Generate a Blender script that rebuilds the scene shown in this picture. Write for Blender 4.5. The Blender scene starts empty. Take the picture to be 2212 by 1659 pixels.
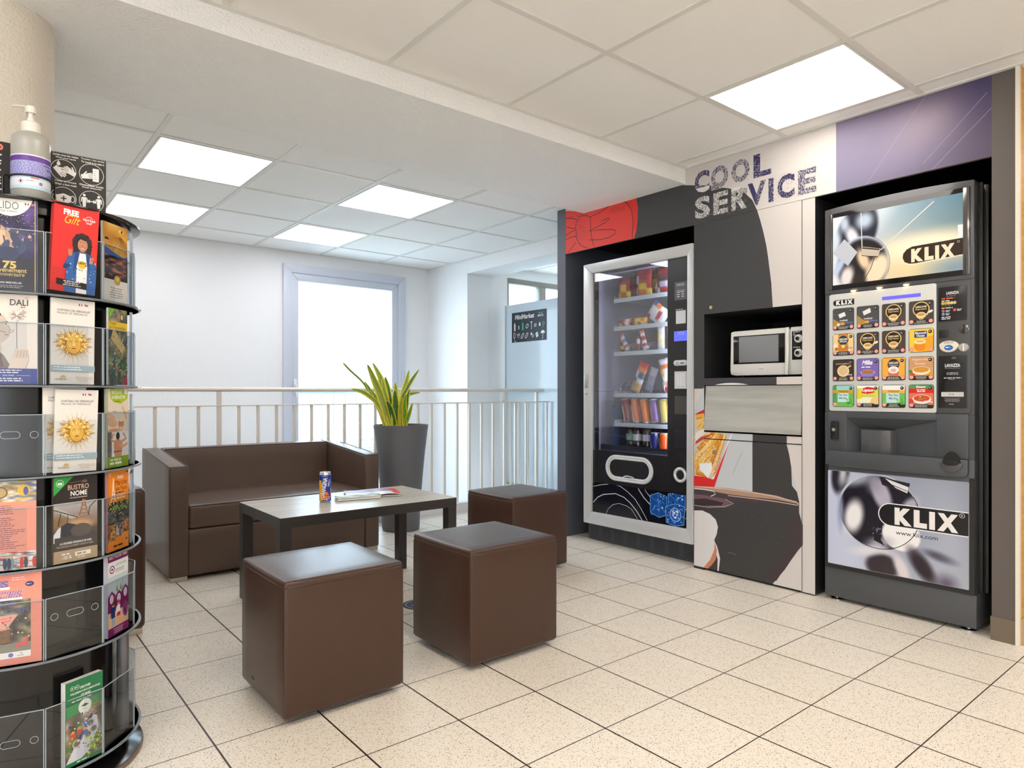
import bpy, bmesh, math, random
from math import sin, cos, pi, radians as R_
from mathutils import Vector, Matrix

# ------------------------------------------------------------------ scene, camera, light
S = bpy.context.scene
COL = S.collection
FPX, AZ, CY, CX, EYE = 1435.2, 0.8962, 847.4, 1073.65, 0.98     # focal length in px, heading, principal point, eye height
cam = bpy.data.objects.new('camera', bpy.data.cameras.new('camera'))
COL.objects.link(cam)
cam.location = (0, 0, EYE)
cam.rotation_euler = (pi/2, 0, AZ - pi/2)
cam.data.sensor_width = 36
cam.data.lens = FPX/2212*36
cam.data.shift_x = (1106 - CX)/2212
cam.data.shift_y = (CY - 829.5)/2212
cam.data.clip_start = 0.02
S.camera = cam
S.cycles.transparent_max_bounces = 32
S.view_settings.view_transform = 'Standard'
S.view_settings.look = 'None'
S.view_settings.gamma = 1
S.view_settings.use_curve_mapping = False
S.view_settings.exposure = 0.46

PANEL = 5.2          # strength of the ceiling light panels
SKY = 6.0
wd = bpy.data.worlds.new('daylight'); S.world = wd; wd.use_nodes = True
bg = wd.node_tree.nodes['Background']
bg.inputs[0].default_value = (0.86, 0.93, 1.0, 1); bg.inputs[1].default_value = SKY

# ------------------------------------------------------------------ measuring on a plane
FW = (cos(AZ), sin(AZ)); RT = (sin(AZ), -cos(AZ))
def _ray(u, v):
    k = (u - CX)/FPX
    return FW[0] + RT[0]*k, FW[1] + RT[1]*k, -(v - CY)/FPX
def on_x(u, v, X):
    a, b, c = _ray(u, v); t = X/a; return t*b, EYE + t*c
def on_z(u, v, Z):
    a, b, c = _ray(u, v); t = (Z - EYE)/c; return t*a, t*b
def W(u, v, X=3.18):            # a point of the service wall as (s, t): s runs to the right, t is the height
    y, z = on_x(u, v, X); return -y, z

# ------------------------------------------------------------------ materials
def lin(c):
    c = c/255.0
    return c/12.92 if c <= 0.04045 else ((c + 0.055)/1.055)**2.4
def rgb(*c): return (lin(c[0]), lin(c[1]), lin(c[2]), 1)
MATS = {}
def mat(name, col=(200, 200, 200), rough=0.5, metal=0.0, bump=None, spec=0.5, coat=0.0, emit=None, vary=None, sheen=0):
    if name in MATS: return MATS[name]
    m = bpy.data.materials.new(name); m.use_nodes = True
    nt = m.node_tree; b = nt.nodes['Principled BSDF']
    b.inputs['Base Color'].default_value = rgb(*col)
    b.inputs['Roughness'].default_value = rough
    b.inputs['Metallic'].default_value = metal
    b.inputs['Specular IOR Level'].default_value = spec
    b.inputs['Coat Weight'].default_value = coat
    b.inputs['Coat Roughness'].default_value = 0.08
    if emit:
        b.inputs['Emission Color'].default_value = rgb(*emit[0]); b.inputs['Emission Strength'].default_value = emit[1]
    if bump or vary:
        tc = nt.nodes.new('ShaderNodeTexCoord')
    if bump:                     # (scale, strength, distance)
        n = nt.nodes.new('ShaderNodeTexNoise'); n.inputs['Scale'].default_value = bump[0]; n.inputs['Detail'].default_value = 3
        nt.links.new(tc.outputs['Object'], n.inputs['Vector'])
        bp = nt.nodes.new('ShaderNodeBump'); bp.inputs['Strength'].default_value = bump[1]; bp.inputs['Distance'].default_value = bump[2]
        nt.links.new(n.outputs['Fac'], bp.inputs['Height']); nt.links.new(bp.outputs['Normal'], b.inputs['Normal'])
    if vary:                     # (scale vector, second colour)
        mp = nt.nodes.new('ShaderNodeMapping'); mp.inputs['Scale'].default_value = vary[0]
        n = nt.nodes.new('ShaderNodeTexNoise'); n.inputs['Scale'].default_value = 1; n.inputs['Detail'].default_value = 5
        mx = nt.nodes.new('ShaderNodeMix'); mx.data_type = 'RGBA'
        mx.inputs[6].default_value = rgb(*col); mx.inputs[7].default_value = rgb(*vary[1])
        rp = nt.nodes.new('ShaderNodeMapRange'); rp.inputs[1].default_value = 0.35; rp.inputs[2].default_value = 0.65
        nt.links.new(tc.outputs['Object'], mp.inputs[0]); nt.links.new(mp.outputs[0], n.inputs['Vector'])
        nt.links.new(n.outputs['Fac'], rp.inputs[0]); nt.links.new(rp.outputs[0], mx.inputs[0])
        nt.links.new(mx.outputs[2], b.inputs['Base Color'])
    MATS[name] = m
    return m

def clear(name, tint=(255, 255, 255), refl=1.0, rough=0.0, base=0.0):   # clear pane: see-through plus Fresnel reflection
    if name in MATS: return MATS[name]
    m = bpy.data.materials.new(name); m.use_nodes = True; nt = m.node_tree; nt.nodes.clear()
    o = nt.nodes.new('ShaderNodeOutputMaterial'); t = nt.nodes.new('ShaderNodeBsdfTransparent'); g = nt.nodes.new('ShaderNodeBsdfGlossy')
    t.inputs[0].default_value = rgb(*tint); g.inputs['Roughness'].default_value = rough
    fr = nt.nodes.new('ShaderNodeLayerWeight'); fr.inputs[0].default_value = 0.5
    pw = nt.nodes.new('ShaderNodeMath'); pw.operation = 'POWER'; pw.inputs[1].default_value = 5; nt.links.new(fr.outputs['Facing'], pw.inputs[0])
    ma = nt.nodes.new('ShaderNodeMath'); ma.operation = 'MULTIPLY_ADD'; ma.inputs[1].default_value = .6*refl; ma.inputs[2].default_value = .04*refl+base
    ma.use_clamp = True
    mx = nt.nodes.new('ShaderNodeMixShader')
    nt.links.new(pw.outputs[0], ma.inputs[0]); nt.links.new(ma.outputs[0], mx.inputs[0])
    nt.links.new(t.outputs[0], mx.inputs[1]); nt.links.new(g.outputs[0], mx.inputs[2]); nt.links.new(mx.outputs[0], o.inputs[0])
    MATS[name] = m
    return m

def printed(name, rough=0.45, coat=0.0, trans=0.0):     # printed surface, colours from the mesh
    if name in MATS: return MATS[name]
    m = mat(name, (255, 255, 255), rough, coat=coat)
    nt = m.node_tree; a = nt.nodes.new('ShaderNodeVertexColor'); a.layer_name = 'ink'
    nt.links.new(a.outputs['Color'], nt.nodes['Principled BSDF'].inputs['Base Color'])
    return m

M_PRINT = printed('printed_panel', 0.5)
M_GLOSSY = printed('glossy_print', 0.25)
M_PAPER = printed('leaflet_paper', 0.35)
M_LEAF = printed('variegated_leaf', 0.4)

def floor_material():
    m = bpy.data.materials.new('speckled_floor_tile'); m.use_nodes = True; nt = m.node_tree; b = nt.nodes['Principled BSDF']
    N = nt.nodes.new; L = nt.links.new
    tc = N('ShaderNodeTexCoord'); sx = N('ShaderNodeSeparateXYZ'); L(tc.outputs['Object'], sx.inputs[0])
    def line(out, off, half):
        a = N('ShaderNodeMath'); a.operation = 'SUBTRACT'; L(out, a.inputs[0]); a.inputs[1].default_value = off
        d = N('ShaderNodeMath'); d.operation = 'DIVIDE'; L(a.outputs[0], d.inputs[0]); d.inputs[1].default_value = 0.30575
        r = N('ShaderNodeMath'); r.operation = 'ROUND'; L(d.outputs[0], r.inputs[0])
        s = N('ShaderNodeMath'); s.operation = 'SUBTRACT'; L(d.outputs[0], s.inputs[0]); L(r.outputs[0], s.inputs[1])
        ab = N('ShaderNodeMath'); ab.operation = 'ABSOLUTE'; L(s.outputs[0], ab.inputs[0])
        lt = N('ShaderNodeMath'); lt.operation = 'LESS_THAN'; L(ab.outputs[0], lt.inputs[0]); lt.inputs[1].default_value = half/0.30575
        fl = N('ShaderNodeMath'); fl.operation = 'FLOOR'; L(d.outputs[0], fl.inputs[0])
        return lt, fl
    lx, fx = line(sx.outputs[0], 2.0688, 0.0027); ly, fy = line(sx.outputs[1], 1.9276, 0.0018)
    mxx = N('ShaderNodeMath'); mxx.operation = 'MAXIMUM'; L(lx.outputs[0], mxx.inputs[0]); L(ly.outputs[0], mxx.inputs[1])
    cb = N('ShaderNodeCombineXYZ'); L(fx.outputs[0], cb.inputs[0]); L(fy.outputs[0], cb.inputs[1])
    wn = N('ShaderNodeTexWhiteNoise'); L(cb.outputs[0], wn.inputs[0])
    base = N('ShaderNodeMix'); base.data_type = 'RGBA'; base.inputs[6].default_value = rgb(234, 226, 213); base.inputs[7].default_value = rgb(238, 231, 219)
    L(wn.outputs[0], base.inputs[0])
    prev = base.outputs[2]
    for scale, thr, dens, colr in ((230, 0.26, 0.87, (110, 88, 68)), (150, 0.25, 0.93, (132, 112, 88)), (330, 0.28, 0.85, (150, 118, 84))):
        vo = N('ShaderNodeTexVoronoi'); vo.voronoi_dimensions = '2D'; vo.inputs['Scale'].default_value = scale; L(tc.outputs['Object'], vo.inputs['Vector'])
        a = N('ShaderNodeMath'); a.operation = 'LESS_THAN'; L(vo.outputs['Distance'], a.inputs[0]); a.inputs[1].default_value = thr
        sc = N('ShaderNodeSeparateColor'); L(vo.outputs['Color'], sc.inputs[0])
        c = N('ShaderNodeMath'); c.operation = 'GREATER_THAN'; L(sc.outputs[0], c.inputs[0]); c.inputs[1].default_value = dens
        p = N('ShaderNodeMath'); p.operation = 'MULTIPLY'; L(a.outputs[0], p.inputs[0]); L(c.outputs[0], p.inputs[1])
        mm = N('ShaderNodeMix'); mm.data_type = 'RGBA'; L(p.outputs[0], mm.inputs[0]); L(prev, mm.inputs[6]); mm.inputs[7].default_value = rgb(*colr)
        prev = mm.outputs[2]
    g = N('ShaderNodeMix'); g.data_type = 'RGBA'; L(mxx.outputs[0], g.inputs[0]); L(prev, g.inputs[6]); g.inputs[7].default_value = rgb(48, 38, 30)
    L(g.outputs[2], b.inputs['Base Color'])
    no = N('ShaderNodeTexNoise'); no.inputs['Scale'].default_value = 3; L(tc.outputs['Object'], no.inputs['Vector'])
    mr = N('ShaderNodeMapRange'); mr.inputs[3].default_value = 0.34; mr.inputs[4].default_value = 0.44; L(no.outputs['Fac'], mr.inputs[0]); L(mr.outputs[0], b.inputs['Roughness'])
    bp = N('ShaderNodeBump'); bp.invert = True; bp.inputs['Distance'].default_value = 0.001; bp.inputs['Strength'].default_value = 0.6; L(mxx.outputs[0], bp.inputs['Height']); L(bp.outputs[0], b.inputs['Normal'])
    return m

# ------------------------------------------------------------------ mesh helpers
class B:
    """collects shapes in one bmesh"""
    def __init__(s): s.m = bmesh.new()
    def box(s, x0, y0, z0, x1, y1, z1, bev=0.0, seg=2, rot=None):
        r = bmesh.ops.create_cube(s.m, size=1)
        vs = r['verts']
        for v in vs:
            v.co = Vector((x0 + (v.co.x + .5)*(x1 - x0), y0 + (v.co.y + .5)*(y1 - y0), z0 + (v.co.z + .5)*(z1 - z0)))
        if bev > 0:
            es = set(e for v in vs for e in v.link_edges)
            g = bmesh.ops.bevel(s.m, geom=list(es) + vs, offset=bev, segments=seg, profile=0.5, affect='EDGES', clamp_overlap=True)
            vs = list(set(v for f in g['faces'] for v in f.verts) | set(v for v in vs if v.is_valid))
        if rot is not None:
            bmesh.ops.transform(s.m, matrix=rot, verts=vs)
        return s
    def prism(s, pts, axis, a, b, bev=0.0):
        """polygon pts (2-D) extruded along axis from a to b; pts are the other two axes in x,y,z order"""
        def P(p, h):
            return {'x': (h, p[0], p[1]), 'y': (p[0], h, p[1]), 'z': (p[0], p[1], h)}[axis]
        lo = [s.m.verts.new(P(p, a)) for p in pts]; hi = [s.m.verts.new(P(p, b)) for p in pts]
        n = len(pts); fs = [s.m.faces.new(lo[::-1]), s.m.faces.new(hi)]
        for i in range(n): fs.append(s.m.faces.new((lo[i], lo[(i+1) % n], hi[(i+1) % n], hi[i])))
        bmesh.ops.recalc_face_normals(s.m, faces=fs)
        if bev:
            bmesh.ops.bevel(s.m, geom=list(set(e for f in fs for e in f.edges)), offset=bev, segments=2, profile=.5, affect='EDGES', clamp_overlap=True)
        return s
    def lathe(s, prof, cx=0, cy=0, n=32, cap=True, axis='z', z0=0):
        """prof: (radius, height) list"""
        rings = []
        for r, z in prof:
            ring = []
            for i in range(n):
                a = 2*pi*i/n
                if axis == 'z': co = (cx + r*cos(a), cy + r*sin(a), z0 + z)
                elif axis == 'x': co = (z0 + z, cx + r*cos(a), cy + r*sin(a))
                else: co = (cx + r*cos(a), z0 + z, cy + r*sin(a))
                ring.append(s.m.verts.new(co))
            rings.append(ring)
        fs = []
        for a, b in zip(rings, rings[1:]):
            for i in range(n): fs.append(s.m.faces.new((a[i], a[(i+1) % n], b[(i+1) % n], b[i])))
        if cap: fs.append(s.m.faces.new(rings[0][::-1])); fs.append(s.m.faces.new(rings[-1]))
        bmesh.ops.recalc_face_normals(s.m, faces=fs)
        return s
    def cyl(s, x, y, z, r, h, n=24, axis='z', r2=None):
        return s.lathe([(r, 0), (r if r2 is None else r2, h)], x, y, n, True, axis, z)
    def tube(s, pts, r, n=10, closed=False, flat=1.0):
        pts = [Vector(p) for p in pts]; N = len(pts); rings = []; up = None
        for i, p in enumerate(pts):
            if closed: d = (pts[(i+1) % N] - pts[i-1])
            else: d = pts[min(i+1, N-1)] - pts[max(i-1, 0)]
            d.normalize()
            if up is None:
                up = Vector((0, 0, 1)) if abs(d.z) < .9 else Vector((1, 0, 0))
            sd = d.cross(up).normalized(); up = sd.cross(d).normalized()
            rings.append([s.m.verts.new(p + sd*cos(2*pi*k/n)*r + up*sin(2*pi*k/n)*r*flat) for k in range(n)])
        fs = []
        for i in range(N if closed else N-1):
            a, b = rings[i], rings[(i+1) % N]
            for k in range(n): fs.append(s.m.faces.new((a[k], a[(k+1) % n], b[(k+1) % n], b[k])))
        if not closed: fs.append(s.m.faces.new(rings[0][::-1])); fs.append(s.m.faces.new(rings[-1]))
        bmesh.ops.recalc_face_normals(s.m, faces=fs)
        return s
    def quad(s, *c):
        s.m.faces.new([s.m.verts.new(p) for p in c]); return s

def link(o, parent=None, kind=None, label=None, cat=None, group=None):
    COL.objects.link(o)
    if parent is not None: o.parent = parent
    if kind: o['kind'] = kind
    if label: o['label'] = label
    if cat: o['category'] = cat
    if group: o['group'] = group
    return o

def wmat(o):
    m = Matrix.Translation(o.location) @ o.rotation_euler.to_matrix().to_4x4()
    return m if o.parent is None else wmat(o.parent) @ m

def obj(name, b, material, parent=None, smooth=35, world=False, **kw):
    bm = b.m if isinstance(b, B) else b
    if smooth:
        for f in bm.faces: f.smooth = True
        lim = R_(smooth)
        for e in bm.edges:
            if len(e.link_faces) == 2 and e.calc_face_angle(0) > lim: e.smooth = False
    me = bpy.data.meshes.new(name); bm.to_mesh(me); bm.free()
    me.materials.append(material)
    if world and parent is not None: me.transform(wmat(parent).inverted())
    return link(bpy.data.objects.new(name, me), parent, **kw)

def thing(name, label, cat, loc=(0, 0, 0), rotz=0, group=None):
    o = bpy.data.objects.new(name, None); o.location = loc; o.rotation_euler = (0, 0, rotz)
    o.empty_display_size = 0.05
    return link(o, None, None, label, cat, group)

def struct(name, b, m, smooth=35): return obj(name, b, m, None, smooth, kind='structure')

def copy_tree(o, parent=None):
    c = o.copy(); COL.objects.link(c); c.parent = parent
    for ch in [k for k in bpy.data.objects if k.parent == o]: copy_tree(ch, c)
    return c

# ------------------------------------------------------------------ printed graphics: one mesh, colours in the mesh
_TXT = {}
def text_mesh(s, bold):
    k = (s, bold)
    if k not in _TXT:
        cu = bpy.data.curves.new('t', 'FONT'); cu.body = s; cu.resolution_u = 3; cu.offset = bold; cu.size = 1
        o = bpy.data.objects.new('t', cu)
        COL.objects.link(o)
        dg = bpy.context.evaluated_depsgraph_get(); dg.update()
        me = bpy.data.meshes.new_from_object(o.evaluated_get(dg))
        vs = [(v.co.x, v.co.y) for v in me.vertices]; fs = [tuple(p.vertices) for p in me.polygons]
        bpy.data.objects.remove(o); bpy.data.curves.remove(cu); bpy.data.meshes.remove(me)
        _TXT[k] = (vs, fs)
    return _TXT[k]

class Print:
    """flat artwork in (s, t) metres: s to the right, t up"""
    def __init__(p, clip=None, step=2e-5):
        p.v = []; p.f = []; p.c = []; p.z = 0.0; p.step = step; p.clip = clip
    def _clip(p, pts):
        if not p.clip: return pts
        x0, y0, x1, y1 = p.clip
        for ax, lim, sg in ((0, x0, 1), (0, x1, -1), (1, y0, 1), (1, y1, -1)):
            out = []
            for i in range(len(pts)):
                a, b = pts[i-1], pts[i]
                ia, ib = (a[ax]-lim)*sg >= 0, (b[ax]-lim)*sg >= 0
                if ia != ib:
                    t = (lim-a[ax])/(b[ax]-a[ax]); out.append((a[0]+(b[0]-a[0])*t, a[1]+(b[1]-a[1])*t))
                if ib: out.append(b)
            pts = out
            if len(pts) < 3: return []
        return pts
    def poly(p, pts, col, up=True):
        pts = p._clip([tuple(q) for q in pts])
        if len(pts) < 3: return p
        if up: p.z += p.step
        a = sum(pts[i-1][0]*pts[i][1]-pts[i][0]*pts[i-1][1] for i in range(len(pts)))
        if a < 0: pts = pts[::-1]
        n = len(p.v); p.v += [(x, y, p.z) for x, y in pts]; p.f.append(tuple(range(n, n+len(pts)))); p.c.append([rgb(*col)]*len(pts))
        return p
    def rect(p, x0, y0, x1, y1, col, r=0.0):
        if r <= 0: return p.poly([(x0, y0), (x1, y0), (x1, y1), (x0, y1)], col)
        return p.poly(rrect(x0, y0, x1, y1, r), col)
    def disc(p, x, y, r, col, ry=None, n=28, rot=0, a0=0, a1=2*pi):
        ry = ry or r; pts = []
        m = n if abs(a1-a0-2*pi) < 1e-6 else n+1
        for i in range(m):
            a = a0+(a1-a0)*i/n; q, w = r*cos(a), ry*sin(a); pts.append((x+q*cos(rot)-w*sin(rot), y+q*sin(rot)+w*cos(rot)))
        return p.poly(pts, col)
    def stroke(p, pts, w, col, closed=False):
        p.z += p.step; pts = [Vector(q) for q in pts]; N = len(pts)
        L = []
        for i in range(N):
            d = (pts[(i+1) % N]-pts[i-1]) if closed else pts[min(i+1, N-1)]-pts[max(i-1, 0)]
            if d.length < 1e-9: d = Vector((1, 0))
            d.normalize(); nn = Vector((-d.y, d.x))*w/2; L.append((pts[i]+nn, pts[i]-nn))
        for i in range(N if closed else N-1):
            a, b = L[i], L[(i+1) % N]; p.poly([a[0], a[1], b[1], b[0]], col, up=False)
        return p
    def ring(p, x, y, r, w, col, ry=None, n=28, rot=0, a0=0, a1=2*pi):
        ry = ry or r; pts = []
        full = abs(a1-a0-2*pi) < 1e-6
        for i in range(n if full else n+1):
            a = a0+(a1-a0)*i/n; q, v = r*cos(a), ry*sin(a); pts.append((x+q*cos(rot)-v*sin(rot), y+q*sin(rot)+v*cos(rot)))
        return p.stroke(pts, w, col, closed=full)
    def text(p, s, x0, y0, x1, y1, col, bold=0.0, rot=0, shear=0):
        """text stretched to fill the box"""
        vs, fs = text_mesh(s, bold)
        if not vs: return p
        a = min(v[0] for v in vs); b = max(v[0] for v in vs); c = min(v[1] for v in vs); d = max(v[1] for v in vs)
        p.z += p.step; ccx, ccy = (x0+x1)/2, (y0+y1)/2
        q = []
        for vx, vy in vs:
            fx = (vx-a)/(b-a or 1); fy = (vy-c)/(d-c or 1)
            x = x0+(x1-x0)*fx + shear*(fy-.5)*(y1-y0); y = y0+(y1-y0)*fy
            if rot: x, y = ccx+(x-ccx)*cos(rot)-(y-ccy)*sin(rot), ccy+(x-ccx)*sin(rot)+(y-ccy)*cos(rot)
            q.append((x, y))
        for f in fs: p.poly([q[i] for i in f], col, up=False)
        return p
    def lines(p, x0, y1, x1, n, pitch, h, col, rnd=None, centre=False):
        """tiny lines of illegible copy"""
        rnd = rnd or random.Random(7)
        for i in range(n):
            y = y1 - i*pitch; w = (x1-x0)*(rnd.uniform(.6, 1)); xa = x0 + ((x1-x0)-w)/2 if centre else x0; xe = xa+w
            p.z += p.step; x = xa
            while x < xe:
                k = min(rnd.uniform(2.2, 6)*h, xe-x); p.poly([(x, y-h), (x+k, y-h), (x+k, y), (x, y)], col, up=False); x += k+h*.8
        return p
    def speckle(p, x0, y0, x1, y1, n, s0, s1, cols, seed=1):
        r = random.Random(seed); p.z += p.step
        for i in range(n):
            x, y, q = r.uniform(x0, x1), r.uniform(y0, y1), r.uniform(s0, s1); a = r.uniform(0, pi); e = r.uniform(.5, 1)
            c = cols[r.randrange(len(cols))] if isinstance(cols, list) else cols
            pts = [(x+q*cos(a), y+q*sin(a)), (x-q*e*sin(a), y+q*e*cos(a)), (x-q*cos(a), y-q*sin(a)), (x+q*e*sin(a), y-q*e*cos(a))]
            p.z += 1e-7; p.poly(pts, c, up=False)
        return p
    def raster(p, x0, y0, x1, y1, nx, ny, fn):
        """soft picture: fn(a, b) gives the colour, a 0..1 to the right, b 0..1 downwards"""
        p.z += p.step; n = len(p.v); cols = []
        for j in range(ny+1):
            for i in range(nx+1):
                a, b = i/nx, j/ny; p.v.append((x0+(x1-x0)*a, y1+(y0-y1)*b, p.z)); c = fn(a, b); cols.append(rgb(*[min(255, max(0, k)) for k in c]))
        for j in range(ny):
            for i in range(nx):
                q = [j*(nx+1)+i, (j+1)*(nx+1)+i, (j+1)*(nx+1)+i+1, j*(nx+1)+i+1]
                p.f.append(tuple(n+k for k in q)); p.c.append([cols[k] for k in q])
        return p
    def build(p, name, material, parent, origin, U, V, off=0.0004, warp=None, **kw):
        U, V = Vector(U), Vector(V); N = U.cross(V); o = Vector(origin)
        if warp: vs = [warp(x, y, z+off) for x, y, z in p.v]
        else: vs = [o+U*x+V*y+N*(z+off) for x, y, z in p.v]
        me = bpy.data.meshes.new(name); me.from_pydata([tuple(v) for v in vs], [], p.f)
        at = me.color_attributes.new('ink', 'FLOAT_COLOR', 'CORNER'); k = 0
        flat = []
        for poly, cs in zip(me.polygons, p.c):
            for c in cs: flat += list(c)
        at.data.foreach_set('color', flat)
        me.materials.append(material)
        if parent is not None: me.transform(wmat(parent).inverted())
        return link(bpy.data.objects.new(name, me), parent, **kw)

def rrect(x0, y0, x1, y1, r, n=5):
    pts = []
    for cx, cy, a in ((x1-r, y0+r, -pi/2), (x1-r, y1-r, 0), (x0+r, y1-r, pi/2), (x0+r, y0+r, pi)):
        for i in range(n+1): pts.append((cx+r*cos(a+pi/2*i/n), cy+r*sin(a+pi/2*i/n)))
    return pts

def blobs(bgf, bl):
    """soft ellipses over a background: (cx, cy, rx, ry, rot, colour, softness, strength)"""
    def fn(a, b):
        c = list(bgf(a, b))
        for cx, cy, rx, ry, rot, col, soft, st in bl:
            dx, dy = a-cx, b-cy; q = dx*cos(rot)+dy*sin(rot); w = -dx*sin(rot)+dy*cos(rot)
            d = math.sqrt((q/rx)**2+(w/ry)**2); k = max(0, min(1, (1+soft-d)/(2*soft) if soft else (d < 1)))*st
            k = k*k*(3-2*k); c = [c[i]*(1-k)+col[i]*k for i in range(3)]
        return c
    return fn
def noise_pic(seed, cols, cell=6):
    """blotchy photo of many small things"""
    r = random.Random(seed); g = [[cols[r.randrange(len(cols))] for _ in range(40)] for _ in range(60)]
    def fn(a, b):
        x, y = a*cell, b*cell*1.6; i, j = int(x), int(y); fx, fy = x-i, y-j
        def G(i, j): return g[j % 60][i % 40]
        return [((G(i, j)[k]*(1-fx)+G(i+1, j)[k]*fx)*(1-fy)+(G(i, j+1)[k]*(1-fx)+G(i+1, j+1)[k]*fx)*fy) for k in range(3)]
    return fn

def coloured(name, grid, cols, closed, material, parent, **kw):
    """grid of points [row][col] with a colour per point"""
    nr, nc = len(grid), len(grid[0]); vs = [tuple(q) for r in grid for q in r]; fs = []
    for j in range(nr-1):
        for i in range(nc if closed else nc-1):
            fs.append((j*nc+i, j*nc+(i+1) % nc, (j+1)*nc+(i+1) % nc, (j+1)*nc+i))
    if closed:
        fs.append(tuple(range(nc))[::-1]); fs.append(tuple((nr-1)*nc+i for i in range(nc)))
    me = bpy.data.meshes.new(name); me.from_pydata(vs, [], fs)
    at = me.color_attributes.new('ink', 'FLOAT_COLOR', 'CORNER'); flat = []
    fc = [rgb(*c) for r in cols for c in r]
    for f in fs:
        for i in f: flat += list(fc[i])
    at.data.foreach_set('color', flat)
    bm = bmesh.new(); bm.from_mesh(me); bmesh.ops.recalc_face_normals(bm, faces=bm.faces)
    for f in bm.faces: f.smooth = len(f.verts) == 4
    bm.to_mesh(me); bm.free()
    me.materials.append(material)
    return link(bpy.data.objects.new(name, me), parent, **kw)

# ------------------------------------------------------------------ the room
H = 2.2465
M_WALL = mat('textured_white_wall', (240, 240, 241), 0.7, bump=(70, 0.35, 0.004))
M_SMOOTH = mat('smooth_white_wall', (243, 244, 245), 0.6)
M_ROUGH = mat('coarse_white_render', (246, 245, 242), 0.8, bump=(110, 0.9, 0.006))
M_TILE = mat('ceiling_tile', (248, 246, 242), 0.85, bump=(160, 0.25, 0.002))
M_TBAR = mat('white_ceiling_bar', (228, 226, 220), 0.45)
M_DARK = mat('charcoal_laminate', (74, 74, 76), 0.45, bump=(500, .1, .0004))
M_BLACK = mat('black_interior', (16, 16, 17), 0.6)
M_WOOD = mat('yellow_bamboo_panel', (226, 170, 70), 0.4, vary=((2, 2, 60), (206, 146, 48)))
M_CLEARPANE = clear('window_pane', (235, 245, 250))

b = B(); b.box(-3.5, -3.2, -.06, 6.2, 4.44, 0); b.box(4.27, 4.44, -.06, 6.2, 5.2, 0)
struct('floor', b, floor_material(), None)
b = B(); b.box(-3.5, -3.2, H, 4.27, 5.83, H+.06); b.box(4.27, -3.2, H, 6.2, 5.3, H+.06); struct('ceiling', b, M_TILE, None)
b = B()
for k in range(0, 12):
    x = 3.063-.6*k
    if x > -3.5: b.box(x-.012, -3.2, H-.004, x+.012, 2.27, H+.001)
for k in range(0, 9): b.box(-3.5, 1.675-.6*k-.012, H-.0045, 3.18, 1.675-.6*k+.012, H+.0005)
b.box(-3.5, 2.245, H-.006, 3.18, 2.27, H+.001); b.box(3.16, -3.2, H-.007, 3.18, 2.27, H+.001)
struct('trim_1', b, M_TBAR, None)
b = B()
for k in range(0, 6):
    x = .732+.603*k; b.box(x-.012, 3.06, H-.004, x+.012, 5.81, H+.001)
for y in (3.58, 4.185, 4.79, 5.39): b.box(.23, y-.012, H-.0045, 3.74, y+.012, H+.0005)
b.box(.23, 5.79, H-.006, 3.74, 5.81, H); b.box(3.72, 3.4, H-.006, 3.74, 5.81, H+.001)
for x in (4.6, 5.2, 5.8): b.box(x-.012, 3.4, H-.004, x+.012, 5.2, H+.001)
for y in (3.98, 4.58): b.box(4.05, y-.012, H-.0045, 6.2, y+.012, H+.0005)
struct('trim_2', b, M_TBAR, None)
b = B(); b.box(.0, 2.27, 2.158, 3.18, 3.06, H+.02); struct('trim_3', b, M_ROUGH, None)                # beam across the ceiling
b = B(); b.box(3.741, 3.31, 2.115, 4.06, 5.129, H+.02); struct('trim_4', b, M_SMOOTH, None)

# left column with its rounded corner, running back as the left wall of the lounge
pts = [(-3.5, 2.475), (.09, 2.475)]+[(.09+.14*sin(a*pi/20), 2.475+.165-.165*cos(a*pi/20)) for a in range(1, 11)]+[(.23, 6.05), (-3.5, 6.05)]
b = B(); b.prism(pts, 'z', -1.2, H+.01); struct('wall_left', b, mat('cream_render', (232, 222, 206), 0.8, bump=(110, 0.9, 0.006)))
# back wall with the window opening
WX0, WX1, WZ1 = 2.20, 3.443, 2.128
b = B(); b.box(.23, 5.81, -1.2, WX0, 6.05, H+.01); b.box(WX1, 5.81, -1.2, 3.9, 6.05, H+.01); b.box(WX0, 5.81, WZ1, WX1, 6.05, H+.01); b.box(WX0, 5.81, -1.2, WX1, 6.05, -.25)
struct('wall_back', b, M_WALL, None)
b = B(); b.box(3.74, 5.13, -1.2, 4.0, 5.83, H+.01); b.box(4.0, 5.15, -1.2, 4.1, 5.83, H+.01); b.box(4.1, 5.165, -1.2, 4.262, 5.83, H+.01)
struct('wall_right', b, M_SMOOTH, None)
b = B(); b.box(-3.6, -3.3, -.06, 6.3, -3.2, H+.06); struct('wall_front', b, M_SMOOTH, None)
# side wall with an unseen window, added to let in fill daylight
b = B(); b.box(-3.6, -3.2, -.06, -3.5, -3.0, H+.06); b.box(-3.6, -.8, -.06, -3.5, 2.475, H+.06); b.box(-3.6, -3.0, -.06, -3.5, -.8, .12); b.box(-3.6, -3.0, 2.12, -3.5, -.8, H+.06); struct('wall_side', b, M_SMOOTH, None)
b = B(); b.box(-3.58, -3.0, .12, -3.52, -.8, .17); b.box(-3.58, -3.0, 2.07, -3.52, -.8, 2.12)
for y in (-3.0, -1.92, -.85): b.box(-3.58, y, .17, -3.52, y+.05, 2.07)
struct('added_fill_window', b, mat('pale_window_frame', (206, 210, 222), .35), None)
b = B(); b.box(6.2, -3.2, -.06, 6.3, 5.27, H+.06); struct('wall_far', b, M_SMOOTH, None)
b = B(); b.box(.23, 4.54, -1.26, 4.17, 5.81, -1.2); b.box(.23, 4.50, -1.2, 4.17, 4.54, -.06); b.box(4.17, 4.54, -1.2, 4.27, 5.2, -.06)
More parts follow.
